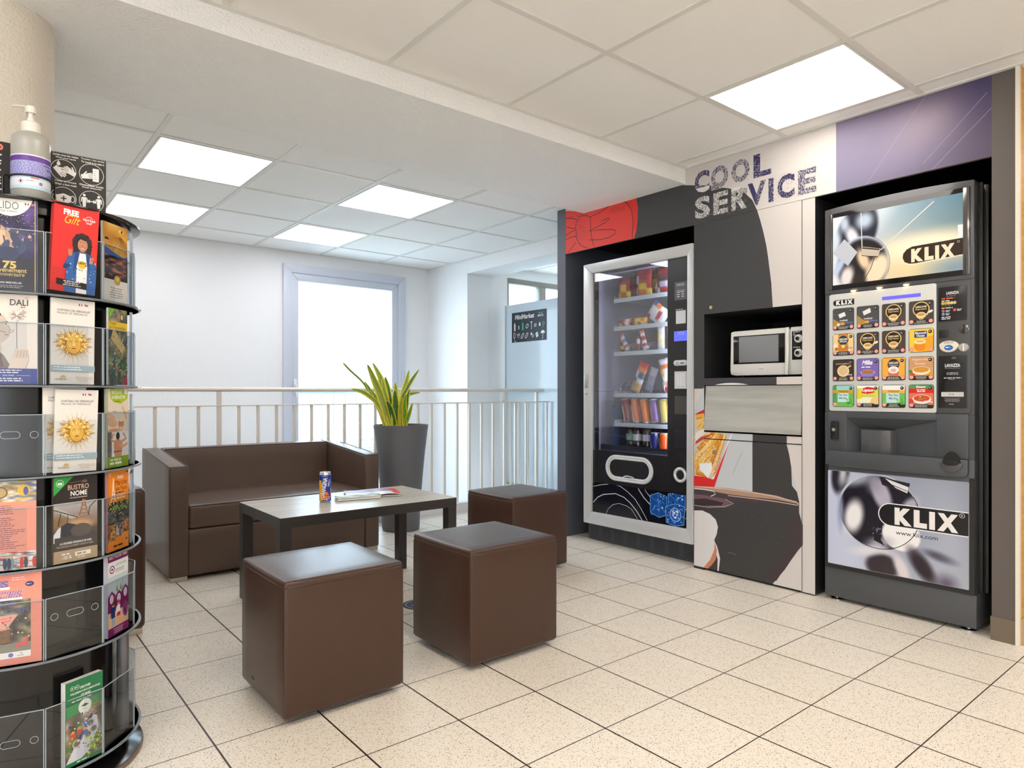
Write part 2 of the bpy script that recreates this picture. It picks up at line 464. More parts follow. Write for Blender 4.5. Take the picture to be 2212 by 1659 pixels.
struct('floor_stairwell', b, M_SMOOTH, None)
# white kerb the railing stands on
b = B(); b.box(.23, 4.44, 0, 4.27, 4.54, .074, .004); b.box(4.17, 4.54, 0, 4.27, 5.13, .074, .004); b.box(.23, 4.436, 0, 4.27, 4.44, .018)
struct('trim_5', b, mat('white_kerb', (232, 233, 236), .35), None)
# recess for the machines
b = B(); b.box(4.0, .745, 0, 4.05, 3.31, H); struct('wall_recess', b, M_BLACK, None)
b = B(); b.box(3.18, 3.232, 0, 4.05, 3.312, 2.228, .002); struct('trim_6', b, mat('blue_grey_post', (92, 96, 106), .4, bump=(400, .1, .0005)), None)
b = B(); b.box(3.18, .755, .093, 4.05, .833, H); struct('trim_7', b, mat('grey_brown_post', (96, 88, 84), .45, bump=(500, .1, .0005)), None)
b = B(); b.box(3.174, .755, 0, 3.6, .836, .093); struct('baseboard_post', b, mat('bronze_plinth', (112, 100, 84), .4), None)
b = B(); b.box(3.170, .741, 0, 3.19, .755, H); struct('trim_8', b, mat('cream_corner_strip', (232, 222, 205), .4), None)
b = B(); b.box(3.19, .741, .10, 6.2, .755, H); struct('wall_corridor', b, M_WOOD, None)
b = B(); b.box(3.19, .733, 0, 6.2, .755, .10); struct('baseboard_corridor', b, mat('tan_plinth', (190, 160, 120), .4), None)
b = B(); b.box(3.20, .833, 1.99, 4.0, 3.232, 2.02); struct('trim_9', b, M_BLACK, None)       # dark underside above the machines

# window 1: pale frame and sash
M_PVC = mat('pale_window_frame', (206, 210, 222), .35)
w1 = bpy.data.objects.new('window_1', None); w1.location = (WX0, 5.81, 0); link(w1, None, 'structure')
def frame(bb, x0, x1, z0, z1, w, y0, y1, bev=.003, axis='x'):
    """mitred rectangular frame in the x-z plane"""
    o = [(x0, z0), (x1, z0), (x1, z1), (x0, z1)]; i = [(x0+w, z0+w), (x1-w, z0+w), (x1-w, z1-w), (x0+w, z1-w)]
    for k in range(4):
        q = (k+1) % 4; bb.prism([o[k], o[q], i[q], i[k]], 'y', y0, y1, bev)
b = B(); frame(b, WX0, WX1, -.25, WZ1, .075, 5.775, 5.85); obj('window_frame', b, M_PVC, w1, world=True)
b = B(); frame(b, WX0+.072, WX1-.072, -.18, WZ1-.072, .072, 5.79, 5.85, .006); obj('window_sash', b, M_PVC, w1, world=True)
b = B(); b.box(WX0+.142, 5.825, -.11, WX1-.142, 5.831, WZ1-.142); obj('window_glass', b, M_CLEARPANE, w1, None, world=True)
b = B(); b.box(2.292, 5.772, .97, 2.322, 5.792, 1.10, .008); b.box(2.300, 5.750, 1.03, 2.314, 5.775, 1.05, .003); b.box(2.298, 5.742, .93, 2.316, 5.754, 1.05, .005)
obj('window_handle', b, mat('white_plastic', (235, 235, 238), .3), w1, world=True)
b = B()
for z in (.35, 1.1, 1.85): b.cyl(3.412, 5.768, z, .008, .09, 10)
obj('window_hinge', b, M_PVC, w1, world=True)
# window 2: greige frame seen above the frosted screen
M_GREIGE = mat('greige_aluminium', (150, 146, 138), .4)
w2 = bpy.data.objects.new('window_2', None); w2.location = (4.262, 5.2, 0); link(w2, None, 'structure')
b = B()
frame(b, 4.262, 6.2, 0, 2.145, .055, 5.2, 5.27); b.box(4.735, 5.2, .05, 4.825, 5.27, 2.1, .003); b.box(5.45, 5.2, .05, 5.53, 5.27, 2.1, .003)
obj('window_frame', b, M_GREIGE, w2, world=True)
b = B(); b.box(4.31, 5.232, .05, 6.15, 5.238, 2.1); obj('window_glass', b, M_CLEARPANE, w2, None, world=True)
b = B(); b.box(4.262, 5.2, 2.14, 6.2, 5.27, H+.01); struct('trim_10', b, M_SMOOTH, None)

# outside
b = B(); b.box(-12, 6.6, -3.1, 30, 40, -3.0); struct('ground_outside', b, mat('pale_concrete', (205, 205, 205), .8), None)
b = B(); b.tube([(1.0, 6.32, .985), (5.0, 6.32, .985)], .02, 10); b.tube([(1.0, 6.32, .2), (5.0, 6.32, .2)], .014, 8)
for k in range(32): b.tube([(1.05+.125*k, 6.32, .2), (1.05+.125*k, 6.32, .985)], .006, 6)
t = thing('balcony_railing', 'pale metal railing outside the window, behind the glass', 'railing', (1.0, 6.32, 0))
obj('bars', b, mat('pale_balcony_metal', (190, 200, 215), .4), t, world=True)
b = B(); b.box(1.0, 6.25, -.35, 5.0, 6.4, .0); obj('ledge', b, mat('pale_concrete'), t, world=True)
def leafy(name, x0, y0, z0, x1, y1, z1, n, s, m, seed, parent=None, **kw):
    r = random.Random(seed); bm = B()
    for i in range(n):
        c = Vector((r.uniform(x0, x1), r.uniform(y0, y1), z0+(z1-z0)*r.random()**.8)); q = Matrix.Rotation(r.uniform(0, 6.28), 3, 'Z') @ Matrix.Rotation(r.uniform(-1, 1), 3, 'X')
        bm.quad(*[c+q @ Vector(p)*s*r.uniform(.6, 1.2) for p in ((-1, 0, 0), (0, -.35, .1), (1, 0, 0), (0, .35, .1))])
    return obj(name, bm, m, parent, None, **kw)
h = thing('hedge', 'washed-out green hedge outside, low behind the window glass', 'hedge', (8, 12.5, -3))
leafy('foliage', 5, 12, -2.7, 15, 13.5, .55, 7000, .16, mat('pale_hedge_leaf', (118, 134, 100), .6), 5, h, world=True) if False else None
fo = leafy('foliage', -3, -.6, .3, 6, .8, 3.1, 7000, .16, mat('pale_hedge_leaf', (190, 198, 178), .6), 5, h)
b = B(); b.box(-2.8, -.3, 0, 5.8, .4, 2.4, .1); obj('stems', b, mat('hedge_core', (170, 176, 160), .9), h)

# ------------------------------------------------------------------ ceiling light panels
def light_mat(name, col, st):
    m = mat(name, (255, 255, 255), .5); q = m.node_tree.nodes['Principled BSDF']
    q.inputs['Emission Color'].default_value = rgb(*col); q.inputs['Emission Strength'].default_value = st
    return m
M_LED = light_mat('led_diffuser', (250, 251, 255), PANEL)
M_LEDW = light_mat('warm_led_diffuser', (255, 238, 214), PANEL)
M_LEDN = light_mat('neutral_led_diffuser', (255, 248, 238), 5)
M_LEDL = light_mat('added_led_diffuser', (255, 242, 226), 11.0)
def panel(x0, y0, label, m, g='recessed ceiling light panels', w=.6, d=.6):
    t = thing('ceiling_light', label, 'ceiling light', (x0+w/2, y0+d/2, H), 0, g)
    b = B(); z0, z1 = -.006, .002; hw, hd = w/2-.013, d/2-.013
    for q in ((-hw, -hd, hw, -hd+.010), (-hw, hd-.010, hw, hd), (-hw, -hd+.01, -hw+.010, hd-.01), (hw-.010, -hd+.01, hw, hd-.01)): b.box(q[0], q[1], z0, q[2], q[3], z1)
    obj('frame', b, M_TBAR, t, None)
    b = B(); b.box(-hw+.010, -hd+.010, -.004, hw-.010, hd-.010, .001); obj('diffuser', b, m, t, None)
panel(2.463, 1.075, 'large bright square ceiling light nearest the machines, above the drinks dispenser', M_LEDN)
panel(.732, 3.58, 'bright ceiling panel above the sofa left, nearest the beam', M_LED, d=.605)
panel(.732, 4.79, 'bright ceiling panel above the back wall, just right of the leaflet rack top', M_LED)
panel(1.938, 3.58, 'bright ceiling panel right of the centre, near side, beyond the beam', M_LED, d=.605)
panel(1.938, 4.79, 'bright ceiling panel above the window, farthest from the beam', M_LED)
for x, y in ((.663, .475), (2.463, -.725), (.663, -1.325), (-1.137, .475), (-1.137, -1.325)):  # extra unseen panels added to light the room from the camera side
    panel(x, y, 'warm ceiling panel added on the camera side for more light, out of view', M_LEDL, 'added ceiling panels out of view')
panel(4.2, -.3, 'warm ceiling panel added over the wood corridor, out of view', M_LEDW, 'added corridor ceiling panel')  # unseen panel added to light the wood wall
panel(5.2, 3.98, 'unseen ceiling panel added behind the frosted glass screen to brighten it', M_LED, 'added side room ceiling panel')  # lamp added out of sight to brighten the frosted glass

# ------------------------------------------------------------------ stair railing
M_RAIL = mat('cream_railing_paint', (232, 226, 216), .35)
t = thing('stair_railing', 'cream metal railing with thin upright bars behind the sofa and plant', 'railing', (.30, 4.49, 0.074))
b = B(); b.tube([(.25, 4.49, .998), (4.05, 4.49, .998), (4.15, 4.52, .998), (4.165, 4.62, .998), (4.165, 5.12, .998)], .02, 14, flat=.75); obj('handrail', b, M_RAIL, t, world=True)
b = B(); b.box(.25, 4.475, .888, 4.20, 4.505, .897, .001); obj('mid_rail', b, M_RAIL, t, None, world=True)
b = B(); b.box(4.15, 4.505, .888, 4.18, 5.12, .897, .001); obj('mid_rail', b, M_RAIL, t, None, world=True)
def bar(x, y, w, z1, nm='baluster'):
    b = B(); b.box(x-w/2, y-w/2, .074, x+w/2, y+w/2, z1, .001, 1); return obj(nm, b, M_RAIL, t, None, world=True)
for k in range(-6, 24):
    x = 1.283+.1257*k
    if x < .27 or x > 4.2: continue
    if k in (0, 10, 22): bar(x, 4.49, .026, .985, 'post')
    else: bar(x, 4.49, .018, .89)
for k in range(1, 5): bar(4.165, 4.49+.1257*k, .018, .89)
bar(4.165, 5.09, .030, .985, 'post')

# frosted glass screen with its poster
m = bpy.data.materials.new('frosted_glass'); m.use_nodes = True; nt = m.node_tree; nt.nodes.clear()
o = nt.nodes.new('ShaderNodeOutputMaterial'); tl = nt.nodes.new('ShaderNodeBsdfTranslucent'); df = nt.nodes.new('ShaderNodeBsdfDiffuse'); gl = nt.nodes.new('ShaderNodeBsdfGlossy')
tl.inputs[0].default_value = rgb(238, 245, 250); df.inputs[0].default_value = rgb(232, 240, 246); gl.inputs['Roughness'].default_value = .12
m1 = nt.nodes.new('ShaderNodeMixShader'); m1.inputs[0].default_value = .45; m2 = nt.nodes.new('ShaderNodeMixShader'); fr = nt.nodes.new('ShaderNodeFresnel')
nt.links.new(tl.outputs[0], m1.inputs[1]); nt.links.new(df.outputs[0], m1.inputs[2]); nt.links.new(fr.outputs[0], m2.inputs[0]); nt.links.new(m1.outputs[0], m2.inputs[1]); nt.links.new(gl.outputs[0], m2.inputs[2]); nt.links.new(m2.outputs[0], o.inputs[0])
M_FROST = m
t = thing('glass_screen', 'tall frosted glass screen at the end of the railing', 'glass screen', (4.215, 4.3, .074))
b = B(); b.box(4.21, 3.36, .074, 4.22, 5.128, 1.842, .001, 1); obj('pane', b, M_FROST, t, None, world=True)
b = B(); b.box(4.205, 5.118, .074, 4.225, 5.131, 1.842); b.box(4.2, 3.36, .074, 4.23, 5.128, .09); obj('edge_profile', b, mat('pale_steel', (190, 200, 206), .3, .6), t, None, world=True)
X = 4.2085
def G(a, c): return W(980+a/6.38, 540+c/6.38, 4.21)
p = Print(); s0, z0 = G(805, 1280); s1, z1 = G(1282, 805); p.rect(s0, z0, s1, z1, (52, 58, 70))
def gb(x0, y0, x1, y1): a = G(x0, y1); c = G(x1, y0); m = (a[1]+c[1])/2; return a[0], a[1], c[0], c[1]
w_, h_ = s1-s0, z1-z0
def F(a, c): return s0+a*w_, z0+(1-c)*h_
x, y = F(.10, .24); x2, y2 = F(.66, .08); p.text('MiniMarket', x, y, x2, y2, (240, 240, 240), .03, 0, .15)
x, y = F(.76, .22); x2, y2 = F(.92, .165); p.text('ESCO', x, y, x2, y2, (240, 240, 240), .03)
for d in (-1, 1): x, y = F(.84, .14); p.poly([(x, y), (x+d*.03, y+.026), (x+d*.022, y)], (60, 190, 110))
WH, GR = (238, 240, 240), (60, 200, 120)
for i, (cx_, k) in enumerate(zip((.09, .21, .33, .455, .58, .69, .815, .92), 'bfgpthlk')):
    x, y = F(cx_, .49); c = GR if k in 'gk' else WH
    if k in 'bg': p.rect(x-.011, y-.036, x+.011, y+.03, c, .005); p.rect(x-.005, y+.03, x+.005, y+.042, c)
    elif k == 'f': p.rect(x-.006, y-.024, x+.006, y+.012, c, .003)
    elif k == 'p': p.ring(x, y, .022, .006, c, .014, rot=.9)
    elif k == 't': p.stroke([(x, y-.034), (x, y+.034)], .006, c); p.stroke([(x-.014, y+.034), (x+.014, y+.034)], .009, c)
    elif k == 'h': p.ring(x, y, .014, .004, c); p.stroke([(x-.016, y-.014), (x+.016, y+.014)], .004, c)
    elif k == 'l': p.rect(x-.011, y-.012, x+.011, y+.012, c, .003); p.ring(x, y+.014, .008, .004, c)
    else: p.ring(x, y+.012, .012, .005, c); p.stroke([(x, y), (x-.01, y-.03)], .005, c)
for i, cx_ in enumerate((.08, .20, .32, .44, .60, .74, .90)):
    x, y = F(cx_, .80)
    if i == 0: p.ring(x, y+.01, .012, .005, WH, .026); p.stroke([(x, y-.02), (x, y-.05), (x+.03, y-.05)], .004, WH)
    elif i == 1: p.ring(x-.012, y+.015, .009, .004, WH); p.ring(x+.012, y+.015, .009, .004, WH); p.stroke([(x-.012, y), (x, y-.02), (x+.012, y)], .004, WH)
    elif i in (2, 3): p.ring(x, y, .03, .006, WH, .011, rot=.9)
    elif i == 4: p.rect(x-.02, y, x, y+.024, WH, .003); p.ring(x+.01, y-.008, .012, .005, WH)
    elif i == 5: p.poly([(x-.022, y+.01), (x+.006, y+.028), (x+.02, y-.014), (x-.008, y-.03)], WH); p.disc(x, y, .007, GR)
    else: p.disc(x, y+.008, .028, WH, a0=0, a1=pi); p.stroke([(x, y+.01), (x, y-.04), (x-.01, y-.046)], .005, WH)
bx = B(); bx.box(4.2075, -s1, z0, 4.2098, -s0, z1)
t2 = thing('minimarket_poster', 'small dark poster with white and green icons on the frosted screen', 'poster', (4.209, -(s0+s1)/2, z0))
obj('card', bx, mat('dark_card', (52, 58, 70), .5), t2, None, world=True)
p.build('icons', M_PRINT, t2, (4.2075, 0, 0), (0, -1, 0), (0, 0, 1))
# ------------------------------------------------------------------ service wall: printed headers and cabinet
LIGHT, DK, NAVY = (212, 205, 201), (62, 62, 64), (44, 42, 84)
U_, V_ = (0, -1, 0), (0, 0, 1)
def zone(sc, ox, oy, X=3.18):
    return lambda a, c: W(ox+a/sc, oy+c/sc, X)
Z2 = zone(2.962, 1480, 300); Z3 = zone(3.2529, 1480, 800); Z8 = zone(4.147, 1200, 420)
CURVE = [(1440, 400), (1480, 400), (1531, 400.5), (1581, 408), (1608, 416.5), (1625, 432), (1635, 453.6), (1642, 476), (1649, 502.6), (1655, 530), (1659, 556.6), (1665.7, 610.6), (1669, 663), (1671, 690), (1672, 760), (1671, 815)]
curve_pts = [W(*q) for q in CURVE]
dark_poly = curve_pts + [W(1671, 835), W(1440, 835)]
dark_poly = [(-3.3, curve_pts[0][1])] + curve_pts + [(curve_pts[-1][0], 1.0), (-3.3, 1.0)]

# long header
t = thing('header_panel', 'long printed header panel with red shape and large distressed lettering above the snack machine', 'panel', (3.2, -(-2.33), 1.918))
b = B(); b.box(3.182, 1.437, 1.918, 3.20, 3.232, H, .0005, 1); obj('board', b, mat('laminate_board', (120, 116, 114), .45), t, None, world=True)
p = Print(clip=(-3.232, 1.918, -1.437, H))
p.rect(-3.232, 1.918, -1.437, H, LIGHT); p.poly(dark_poly, DK)
red = [Z8(*q) for q in ((60, 0), (0, 140), (90, 150), (180, 150), (300, 122), (350, 100), (560, 40), (710, 5), (728, 60), (736, 120), (735, 220), (724, 320), (705, 400), (500, 440), (90, 530), (60, 540))]
p.poly([(-3.24, 1.90), (-3.24, 2.2), (Z8(90, 148)[0], Z8(90, 148)[1]), Z8(180, 150), Z8(300, 122), Z8(352, 96), Z8(560, 40), Z8(712, 0), Z8(728, 60), Z8(737, 120), Z8(735, 220), Z8(724, 320), Z8(703, 400), (Z8(703, 400)[0], 1.90)], (232, 62, 52))
p.poly([Z8(560, 40), Z8(712, 0), Z8(728, 60), Z8(737, 120), Z8(735, 220), Z8(724, 300), Z8(690, 330), Z8(690, 170), Z8(650, 90)], (222, 48, 40))
for s_, q, n_ in ((11, (180, 200, 260, 420), 420), (12, (480, 90, 620, 180), 260), (13, (90, 160, 330, 210), 160)):
    a = Z8(q[0], q[3]); c = Z8(q[2], q[1]); p.speckle(a[0], a[1], c[0], c[1], n_, .0008, .0022, (120, 30, 34), s_)
for pl in ([(90, 212), (150, 215), (180, 225)], [(200, 205), (240, 190), (280, 190), (312, 205), (313, 300), (322, 380), (342, 468)], [(312, 200), (400, 160), (500, 90), (590, 40)],
           [(600, 58), (640, 80), (680, 140), (692, 220), (690, 330), (686, 400)], [(410, 240), (470, 210), (488, 212), (440, 255), (300, 330), (400, 318), (500, 312), (540, 325), (535, 350), (480, 385), (400, 405), (300, 408)],
           [(195, 215), (180, 270), (186, 380), (205, 430), (240, 465), (285, 478)], [(100, 290), (150, 305), (180, 300)], [(90, 370), (140, 335), (180, 318)], [(90, 405), (150, 380), (184, 372)], [(112, 520), (150, 470), (182, 430)]):
    p.stroke([Z8(*q) for q in pl], .0045, (60, 24, 30))
def fitbox(a0, b0, a1, b1):    # zoomed pixel corners (left top, right bottom) -> box
    l, tt = Z2(a0, b0); r, bb = Z2(a1, b1); return l, bb, r, tt
SIL, NV = (226, 224, 222), (50, 48, 92)
def glyph(ch, yl, yr, z0, z1, col, bold=.035): p.text(ch, -yl, z0, -yr, z1, col, bold)
def px_s(a): return -on_x(1480+a/2.962, 400, 3.18)[0]
cool = [('C', 60, 155, NV), ('O', 165, 275, (72, 70, 100)), ('O', 295, 412, (78, 76, 104)), ('L', 437, 550, NV)]
for ch, a, c, col in cool: p.text(ch, px_s(a), 2.085, px_s(c), 2.205, col, .045)
serv = [('S', 62, 160, SIL), ('E', 180, 275, SIL), ('R', 295, 395, SIL), ('V', 400, 515, NV), ('I', 533, 565, NV), ('C', 590, 700, NV), ('E', 722, 838, (62, 60, 98))]
for ch, a, c, col in serv: p.text(ch, px_s(a), 1.943, px_s(c), 2.063, col, .045)
p.poly([(px_s(62), 2.113), (px_s(156), 2.113), (px_s(156), 2.083), (px_s(62), 2.083)], DK)       # dark shape runs behind the first letter
p.text('C', px_s(60), 2.085, px_s(155), 2.205, SIL, .045) if False else None
cb = Print()
# lower part of the first letter is silver where it crosses the dark shape
q = Print(clip=(px_s(55), 2.080, px_s(160), 2.1145)); q.text('C', px_s(60), 2.085, px_s(155), 2.205, SIL, .045)
for f, c in zip(q.f, q.c): p.z += 1e-7; n = len(p.v); p.v += [(q.v[i][0], q.v[i][1], p.z+2e-5) for i in f]; p.f.append(tuple(range(n, n+len(f)))); p.c.append(c)
p.z += 4e-5
for a, c, z0, z1, col, n_, s_ in ((165, 278, 2.08, 2.21, LIGHT, 950, 21), (290, 415, 2.08, 2.21, LIGHT, 950, 22), (60, 160, 2.115, 2.21, LIGHT, 260, 23), (437, 550, 2.085, 2.21, LIGHT, 240, 24),
                                  (60, 160, 1.94, 2.07, DK, 700, 25), (178, 280, 1.94, 2.07, DK, 800, 26), (292, 395, 1.94, 2.05, DK, 700, 27), (450, 520, 1.94, 2.07, LIGHT, 220, 28), (525, 705, 1.94, 2.07, LIGHT, 420, 29), (720, 842, 1.94, 2.07, LIGHT, 700, 30)):
    p.speckle(px_s(a), z0, px_s(c), z1, n_, .0012, .003, col, s_)
for a, c, z0, z1, n_, s_, col in ((58, 560, 2.08, 2.215, 240, 31, (96, 94, 116)), (520, 848, 1.935, 2.075, 200, 32, (96, 94, 116)), (58, 400, 1.935, 2.0, 160, 33, (190, 190, 190))):
    p.speckle(px_s(a), z0, px_s(c), z1, n_, .0008, .002, col, s_)
p.build('printed_graphic', M_PRINT, t, (3.1815, 0, 0), U_, V_)

# purple header above the drinks dispenser
t = thing('header_panel', 'purple printed header panel with soft glow above the drinks dispenser', 'panel', (3.2, 1.135, 1.918))
b = B(); b.box(3.182, .833, 1.918, 3.20, 1.4365, H, .0005, 1); obj('board', b, mat('laminate_board'), t, None, world=True)
p = Print(); bgf = lambda a, c: [134-50*a-10*c*(1-a), 122-52*a, 148-54*a]
p.raster(-1.4365, 1.918, -.833, H-.001, 40, 24, blobs(bgf, [(.70, .30, .22, .42, .5, (164, 146, 156), .9, .75), (.45, .75, .4, .35, 0, (134, 124, 156), .8, .5), (1.0, .1, .3, .4, 0, (58, 50, 92), .8, .7)]))
for x0, z0, x1, z1 in ((.22, .0, .62, 1.0), (.66, .0, 1.02, .62), (.60, .1, .98, .8)):
    p.stroke([(-1.4365+.6*x0, 1.92+.325*z0), (-1.4365+.6*x1, 1.92+.32*z1)], .0022, (146, 134, 168))
p.build('printed_graphic', M_PRINT, t, (3.1815, 0, 0), U_, V_)

# cabinet with doors, niche and waste flap
CB = thing('service_cabinet', 'tall printed cabinet with microwave niche, steel flap and coffee cup graphic', 'cabinet', (3.4, 1.877, 0))
M_EDGE = mat('cabinet_edge', (60, 60, 62), .45)
b = B(); b.box(3.185, 2.151, .012, 3.95, 2.2155, 1.918, .0005, 1); b.box(3.18, 2.151, 0, 3.3, 2.2155, .012)
b.box(3.185, 1.537, 0.008, 3.95, 1.600, 1.918, .0005, 1); b.box(3.21, 1.60, .03, 3.95, 2.151, .05); b.box(3.9, 1.6, .05, 3.95, 2.151, 1.918)
b.box(3.19, 1.60, 1.409, 3.95, 2.151, 1.423); b.box(3.195, 1.60, .72, 3.95, 2.151, .735)
obj('carcass', b, mat('cabinet_carcass', (34, 34, 36), .5), CB, None, world=True)
b = B(); b.box(3.2, 1.62, 0, 3.3, 2.15, .03); obj('plinth', b, mat('black_interior'), CB, None, world=True)
b = B(); b.box(3.183, 1.60, 1.019, 3.95, 2.151, 1.057, .001, 1); obj('shelf', b, M_EDGE, CB, None, world=True)
b = B(); b.box(3.182, 1.6015, 1.409, 3.198, 2.1495, 1.9165, .0008, 1); UD = obj('door', b, M_EDGE, CB, None, world=True)
b = B(); b.lathe([(.006, 0), (.010, -.002), (.010, -.005), (.004, -.006)], 2.103, 1.443, 16, True, 'x', 3.182); obj('lock', b, mat('brass_lock', (214, 196, 150), .3, 1.0), UD, world=True)
b = B(); b.box(3.182, 1.6015, .012, 3.198, 2.1495, .722, .0008, 1); LD = obj('door', b, M_EDGE, CB, None, world=True)
b = B(); b.box(3.184, 1.6015, .727, 3.198, 2.1495, .762, .0008, 1); obj('rail', b, M_EDGE, CB, None, world=True)
b = B(); b.prism([(3.190, .768), (3.198, .764), (3.214, 1.013), (3.206, 1.015)], 'y', 0, 1) if False else None
M_STEEL = mat('brushed_steel', (196, 196, 190), .38, .35, bump=(90, .15, .001), vary=((3, 3, 40), (178, 178, 172)))
b = B(); b.m.faces.ensure_lookup_table()
for y0, y1 in ((1.604, 2.147),):
    q = [(3.176, .772), (3.184, .770), (3.202, 1.013), (3.194, 1.015)]
    lo = [b.m.verts.new((x, y0, z)) for x, z in q]; hi = [b.m.verts.new((x, y1, z)) for x, z in q]
    b.m.faces.new(lo); b.m.faces.new(hi[::-1])
    for i in range(4): b.m.faces.new((lo[i], hi[i], hi[(i+1) % 4], lo[(i+1) % 4]))
    bmesh.ops.recalc_face_normals(b.m, faces=b.m.faces)
obj('waste_flap', b, M_STEEL, CB, None, world=True)

def body_art(p):
    """the picture that runs across stile, doors and shelf edge"""
    p.rect(-2.3, 0, -1.4, 2.0, LIGHT)
    p.poly(dark_poly, DK)
    # lower art: white paper, fries, red tray edge, dark cup
    GR_ = (196, 200, 204)
    p.poly([Z3(60, 250), Z3(140, 100), Z3(145, 40), Z3(145, 1500), Z3(60, 1500)], LIGHT) if False else None
    p.poly([(-2.3, .0), (-2.3, Z3(70, 268)[1]), Z3(70, 268), (Z3(70, 240)[0], Z3(70, 240)[1]), Z3(135, 105), (Z3(135, 105)[0], .99), (-2.05, .99), (-1.95, 1.0), (-1.9, .77), (-1.4, .77), (-1.4, 0)], GR_)
    p.poly([Z3(60, 262), Z3(60, 262), (Z3(60, 262)[0], .85), Z3(140, 268), Z3(140, 303), Z3(60, 312)], (214, 32, 34))
    # fries
    p.poly([Z3(60, 310), Z3(140, 305), Z3(300, 440), Z3(285, 500), Z3(200, 820), Z3(60, 800)], (206, 196, 190))
    FR = [(228, 170, 66), (238, 190, 96), (214, 140, 44), (242, 206, 130)]
    for i, (x0, y0, x1, y1, w) in enumerate(((70, 330, 135, 320, .03), (75, 400, 138, 330, .022), (90, 560, 205, 440, .034), (60, 640, 235, 450, .034), (150, 600, 245, 445, .026), (75, 500, 130, 360, .02), (165, 700, 258, 450, .026), (190, 740, 280, 450, .018), (70, 700, 100, 640, .03), (100, 660, 210, 560, .03), (70, 720, 160, 745, .022))):
        p.stroke([Z3(x0, y0), Z3(x1, y1)], w, FR[i % 4])
        p.stroke([Z3(x0+6, y0+8), Z3(x1+6, y1+8)], .003, (160, 90, 30))
    a = Z3(60, 720); c = Z3(250, 440)
    p.speckle(a[0], a[1], c[0], c[1], 120, .003, .010, [(236, 182, 84), (222, 152, 52), (246, 214, 140)], 41)
    p.poly([Z3(95, 655), Z3(185, 650), Z3(190, 690), Z3(160, 760), Z3(135, 730), Z3(100, 700)], (236, 238, 240))
    p.poly([Z3(70, 480), Z3(200, 440), Z3(150, 470), Z3(70, 520)], (196, 66, 36))
    p.poly([Z3(70, 440), Z3(140, 400), Z3(140, 440), Z3(70, 500)], (232, 226, 222))
    p.poly([Z3(60, 740), Z3(140, 750), Z3(190, 765), Z3(330, 440), Z3(370, 440), Z3(205, 820), Z3(60, 812)], (214, 34, 32))
    p.poly([Z3(185, 765), Z3(215, 720), Z3(240, 660), Z3(300, 500), Z3(325, 440), Z3(334, 440), Z3(310, 500), Z3(200, 765)], (240, 236, 232))
    # grey paper to the right, dark cup silhouette
    cup = [(472, 450), (712, 450), (712, 520), (730, 590), (745, 680), (750, 810), (785, 855), (800, 920), (800, 1000), (824, 1090), (824, 1230), (790, 1270), (740, 1340), (700, 1400), (615, 1500), (620, 1600), (40, 1600), (40, 900), (472, 850)]
    p.poly([Z3(330, 440), Z3(820, 440), Z3(820, 1700), Z3(200, 1700), Z3(205, 820)], GR_)
    p.poly([Z3(712, 430), Z3(960, 430), Z3(960, 1800), Z3(560, 1800), Z3(615, 1500), Z3(824, 1230), Z3(824, 1090), Z3(790, 860), Z3(745, 680)], LIGHT)
    p.poly([Z3(*q) for q in cup], (58, 56, 56))
    p.poly([Z3(*q) for q in ((640, 1480), (700, 1390), (790, 1262), (822, 1225), (822, 1100), (770, 1000), (700, 1100), (740, 1200), (640, 1340), (560, 1480))], (64, 52, 54))
    # saucer band
    p.poly([Z3(*q) for q in ((60, 812), (140, 820), (300, 828), (470, 852), (640, 880), (790, 930), (795, 948), (640, 918), (470, 905), (300, 900), (140, 860), (60, 845))], (176, 140, 120))
    p.poly([Z3(*q) for q in ((60, 835), (140, 842), (300, 870), (470, 892), (640, 908), (790, 938), (792, 950), (640, 935), (470, 925), (60, 930))], (70, 56, 62))
    p.stroke([Z3(*q) for q in ((60, 816), (140, 822), (300, 836), (470, 858), (640, 888), (780, 924), (795, 938), (788, 948), (640, 922), (470, 900), (300, 880))], .0035, (222, 196, 182))
    p.stroke([Z3(*q) for q in ((60, 830), (140, 838), (200, 850), (212, 870), (180, 885))], .004, (236, 232, 236))
    p.poly([Z3(*q) for q in ((60, 870), (140, 878), (260, 900), (340, 935), (270, 965), (170, 960), (60, 925))], (112, 84, 92))
    p.poly([Z3(*q) for q in ((60, 905), (140, 900), (270, 930), (255, 950), (60, 950))], (52, 38, 44))
    p.stroke([Z3(*q) for q in ((60, 948), (160, 962), (280, 958), (340, 936), (280, 905))], .003, (200, 180, 188))
    p.stroke([Z3(*q) for q in ((60, 975), (160, 985), (250, 992))], .006, (60, 46, 52))
    # white rounded form with orange rim
    p.poly([Z3(*q) for q in ((200, 1190), (225, 1240), (245, 1320), (235, 1412), (225, 1420), (228, 1330), (205, 1250))], (224, 216, 226))
    p.poly([Z3(*q) for q in ((200, 1195), (222, 1260), (215, 1330), (185, 1370), (140, 1410), (60, 1420), (60, 1200))], (204, 128, 96))
    p.poly([Z3(*q) for q in ((60, 985), (120, 985), (175, 1010), (215, 1050), (230, 1100), (222, 1150), (205, 1190), (205, 1260), (175, 1330), (130, 1385), (60, 1420))], (220, 216, 216))
    a = Z3(250, 1420); c = Z3(720, 1020); p.speckle(a[0], a[1], c[0], c[1], 26, .0006, .0016, (190, 186, 180), 43)
    p.stroke([Z3(300, 1280), Z3(330, 1285), Z3(360, 1298)], .0012, (170, 166, 160)); p.stroke([Z3(335, 730), Z3(360, 660), Z3(402, 575)], .0016, (120, 122, 126))
def face(name, parent, y1, y0, z0, z1, x=3.182):
    p = Print(clip=(-y1, z0, -y0, z1)); body_art(p); p.build(name, M_PRINT, parent, (x, 0, 0), U_, V_)
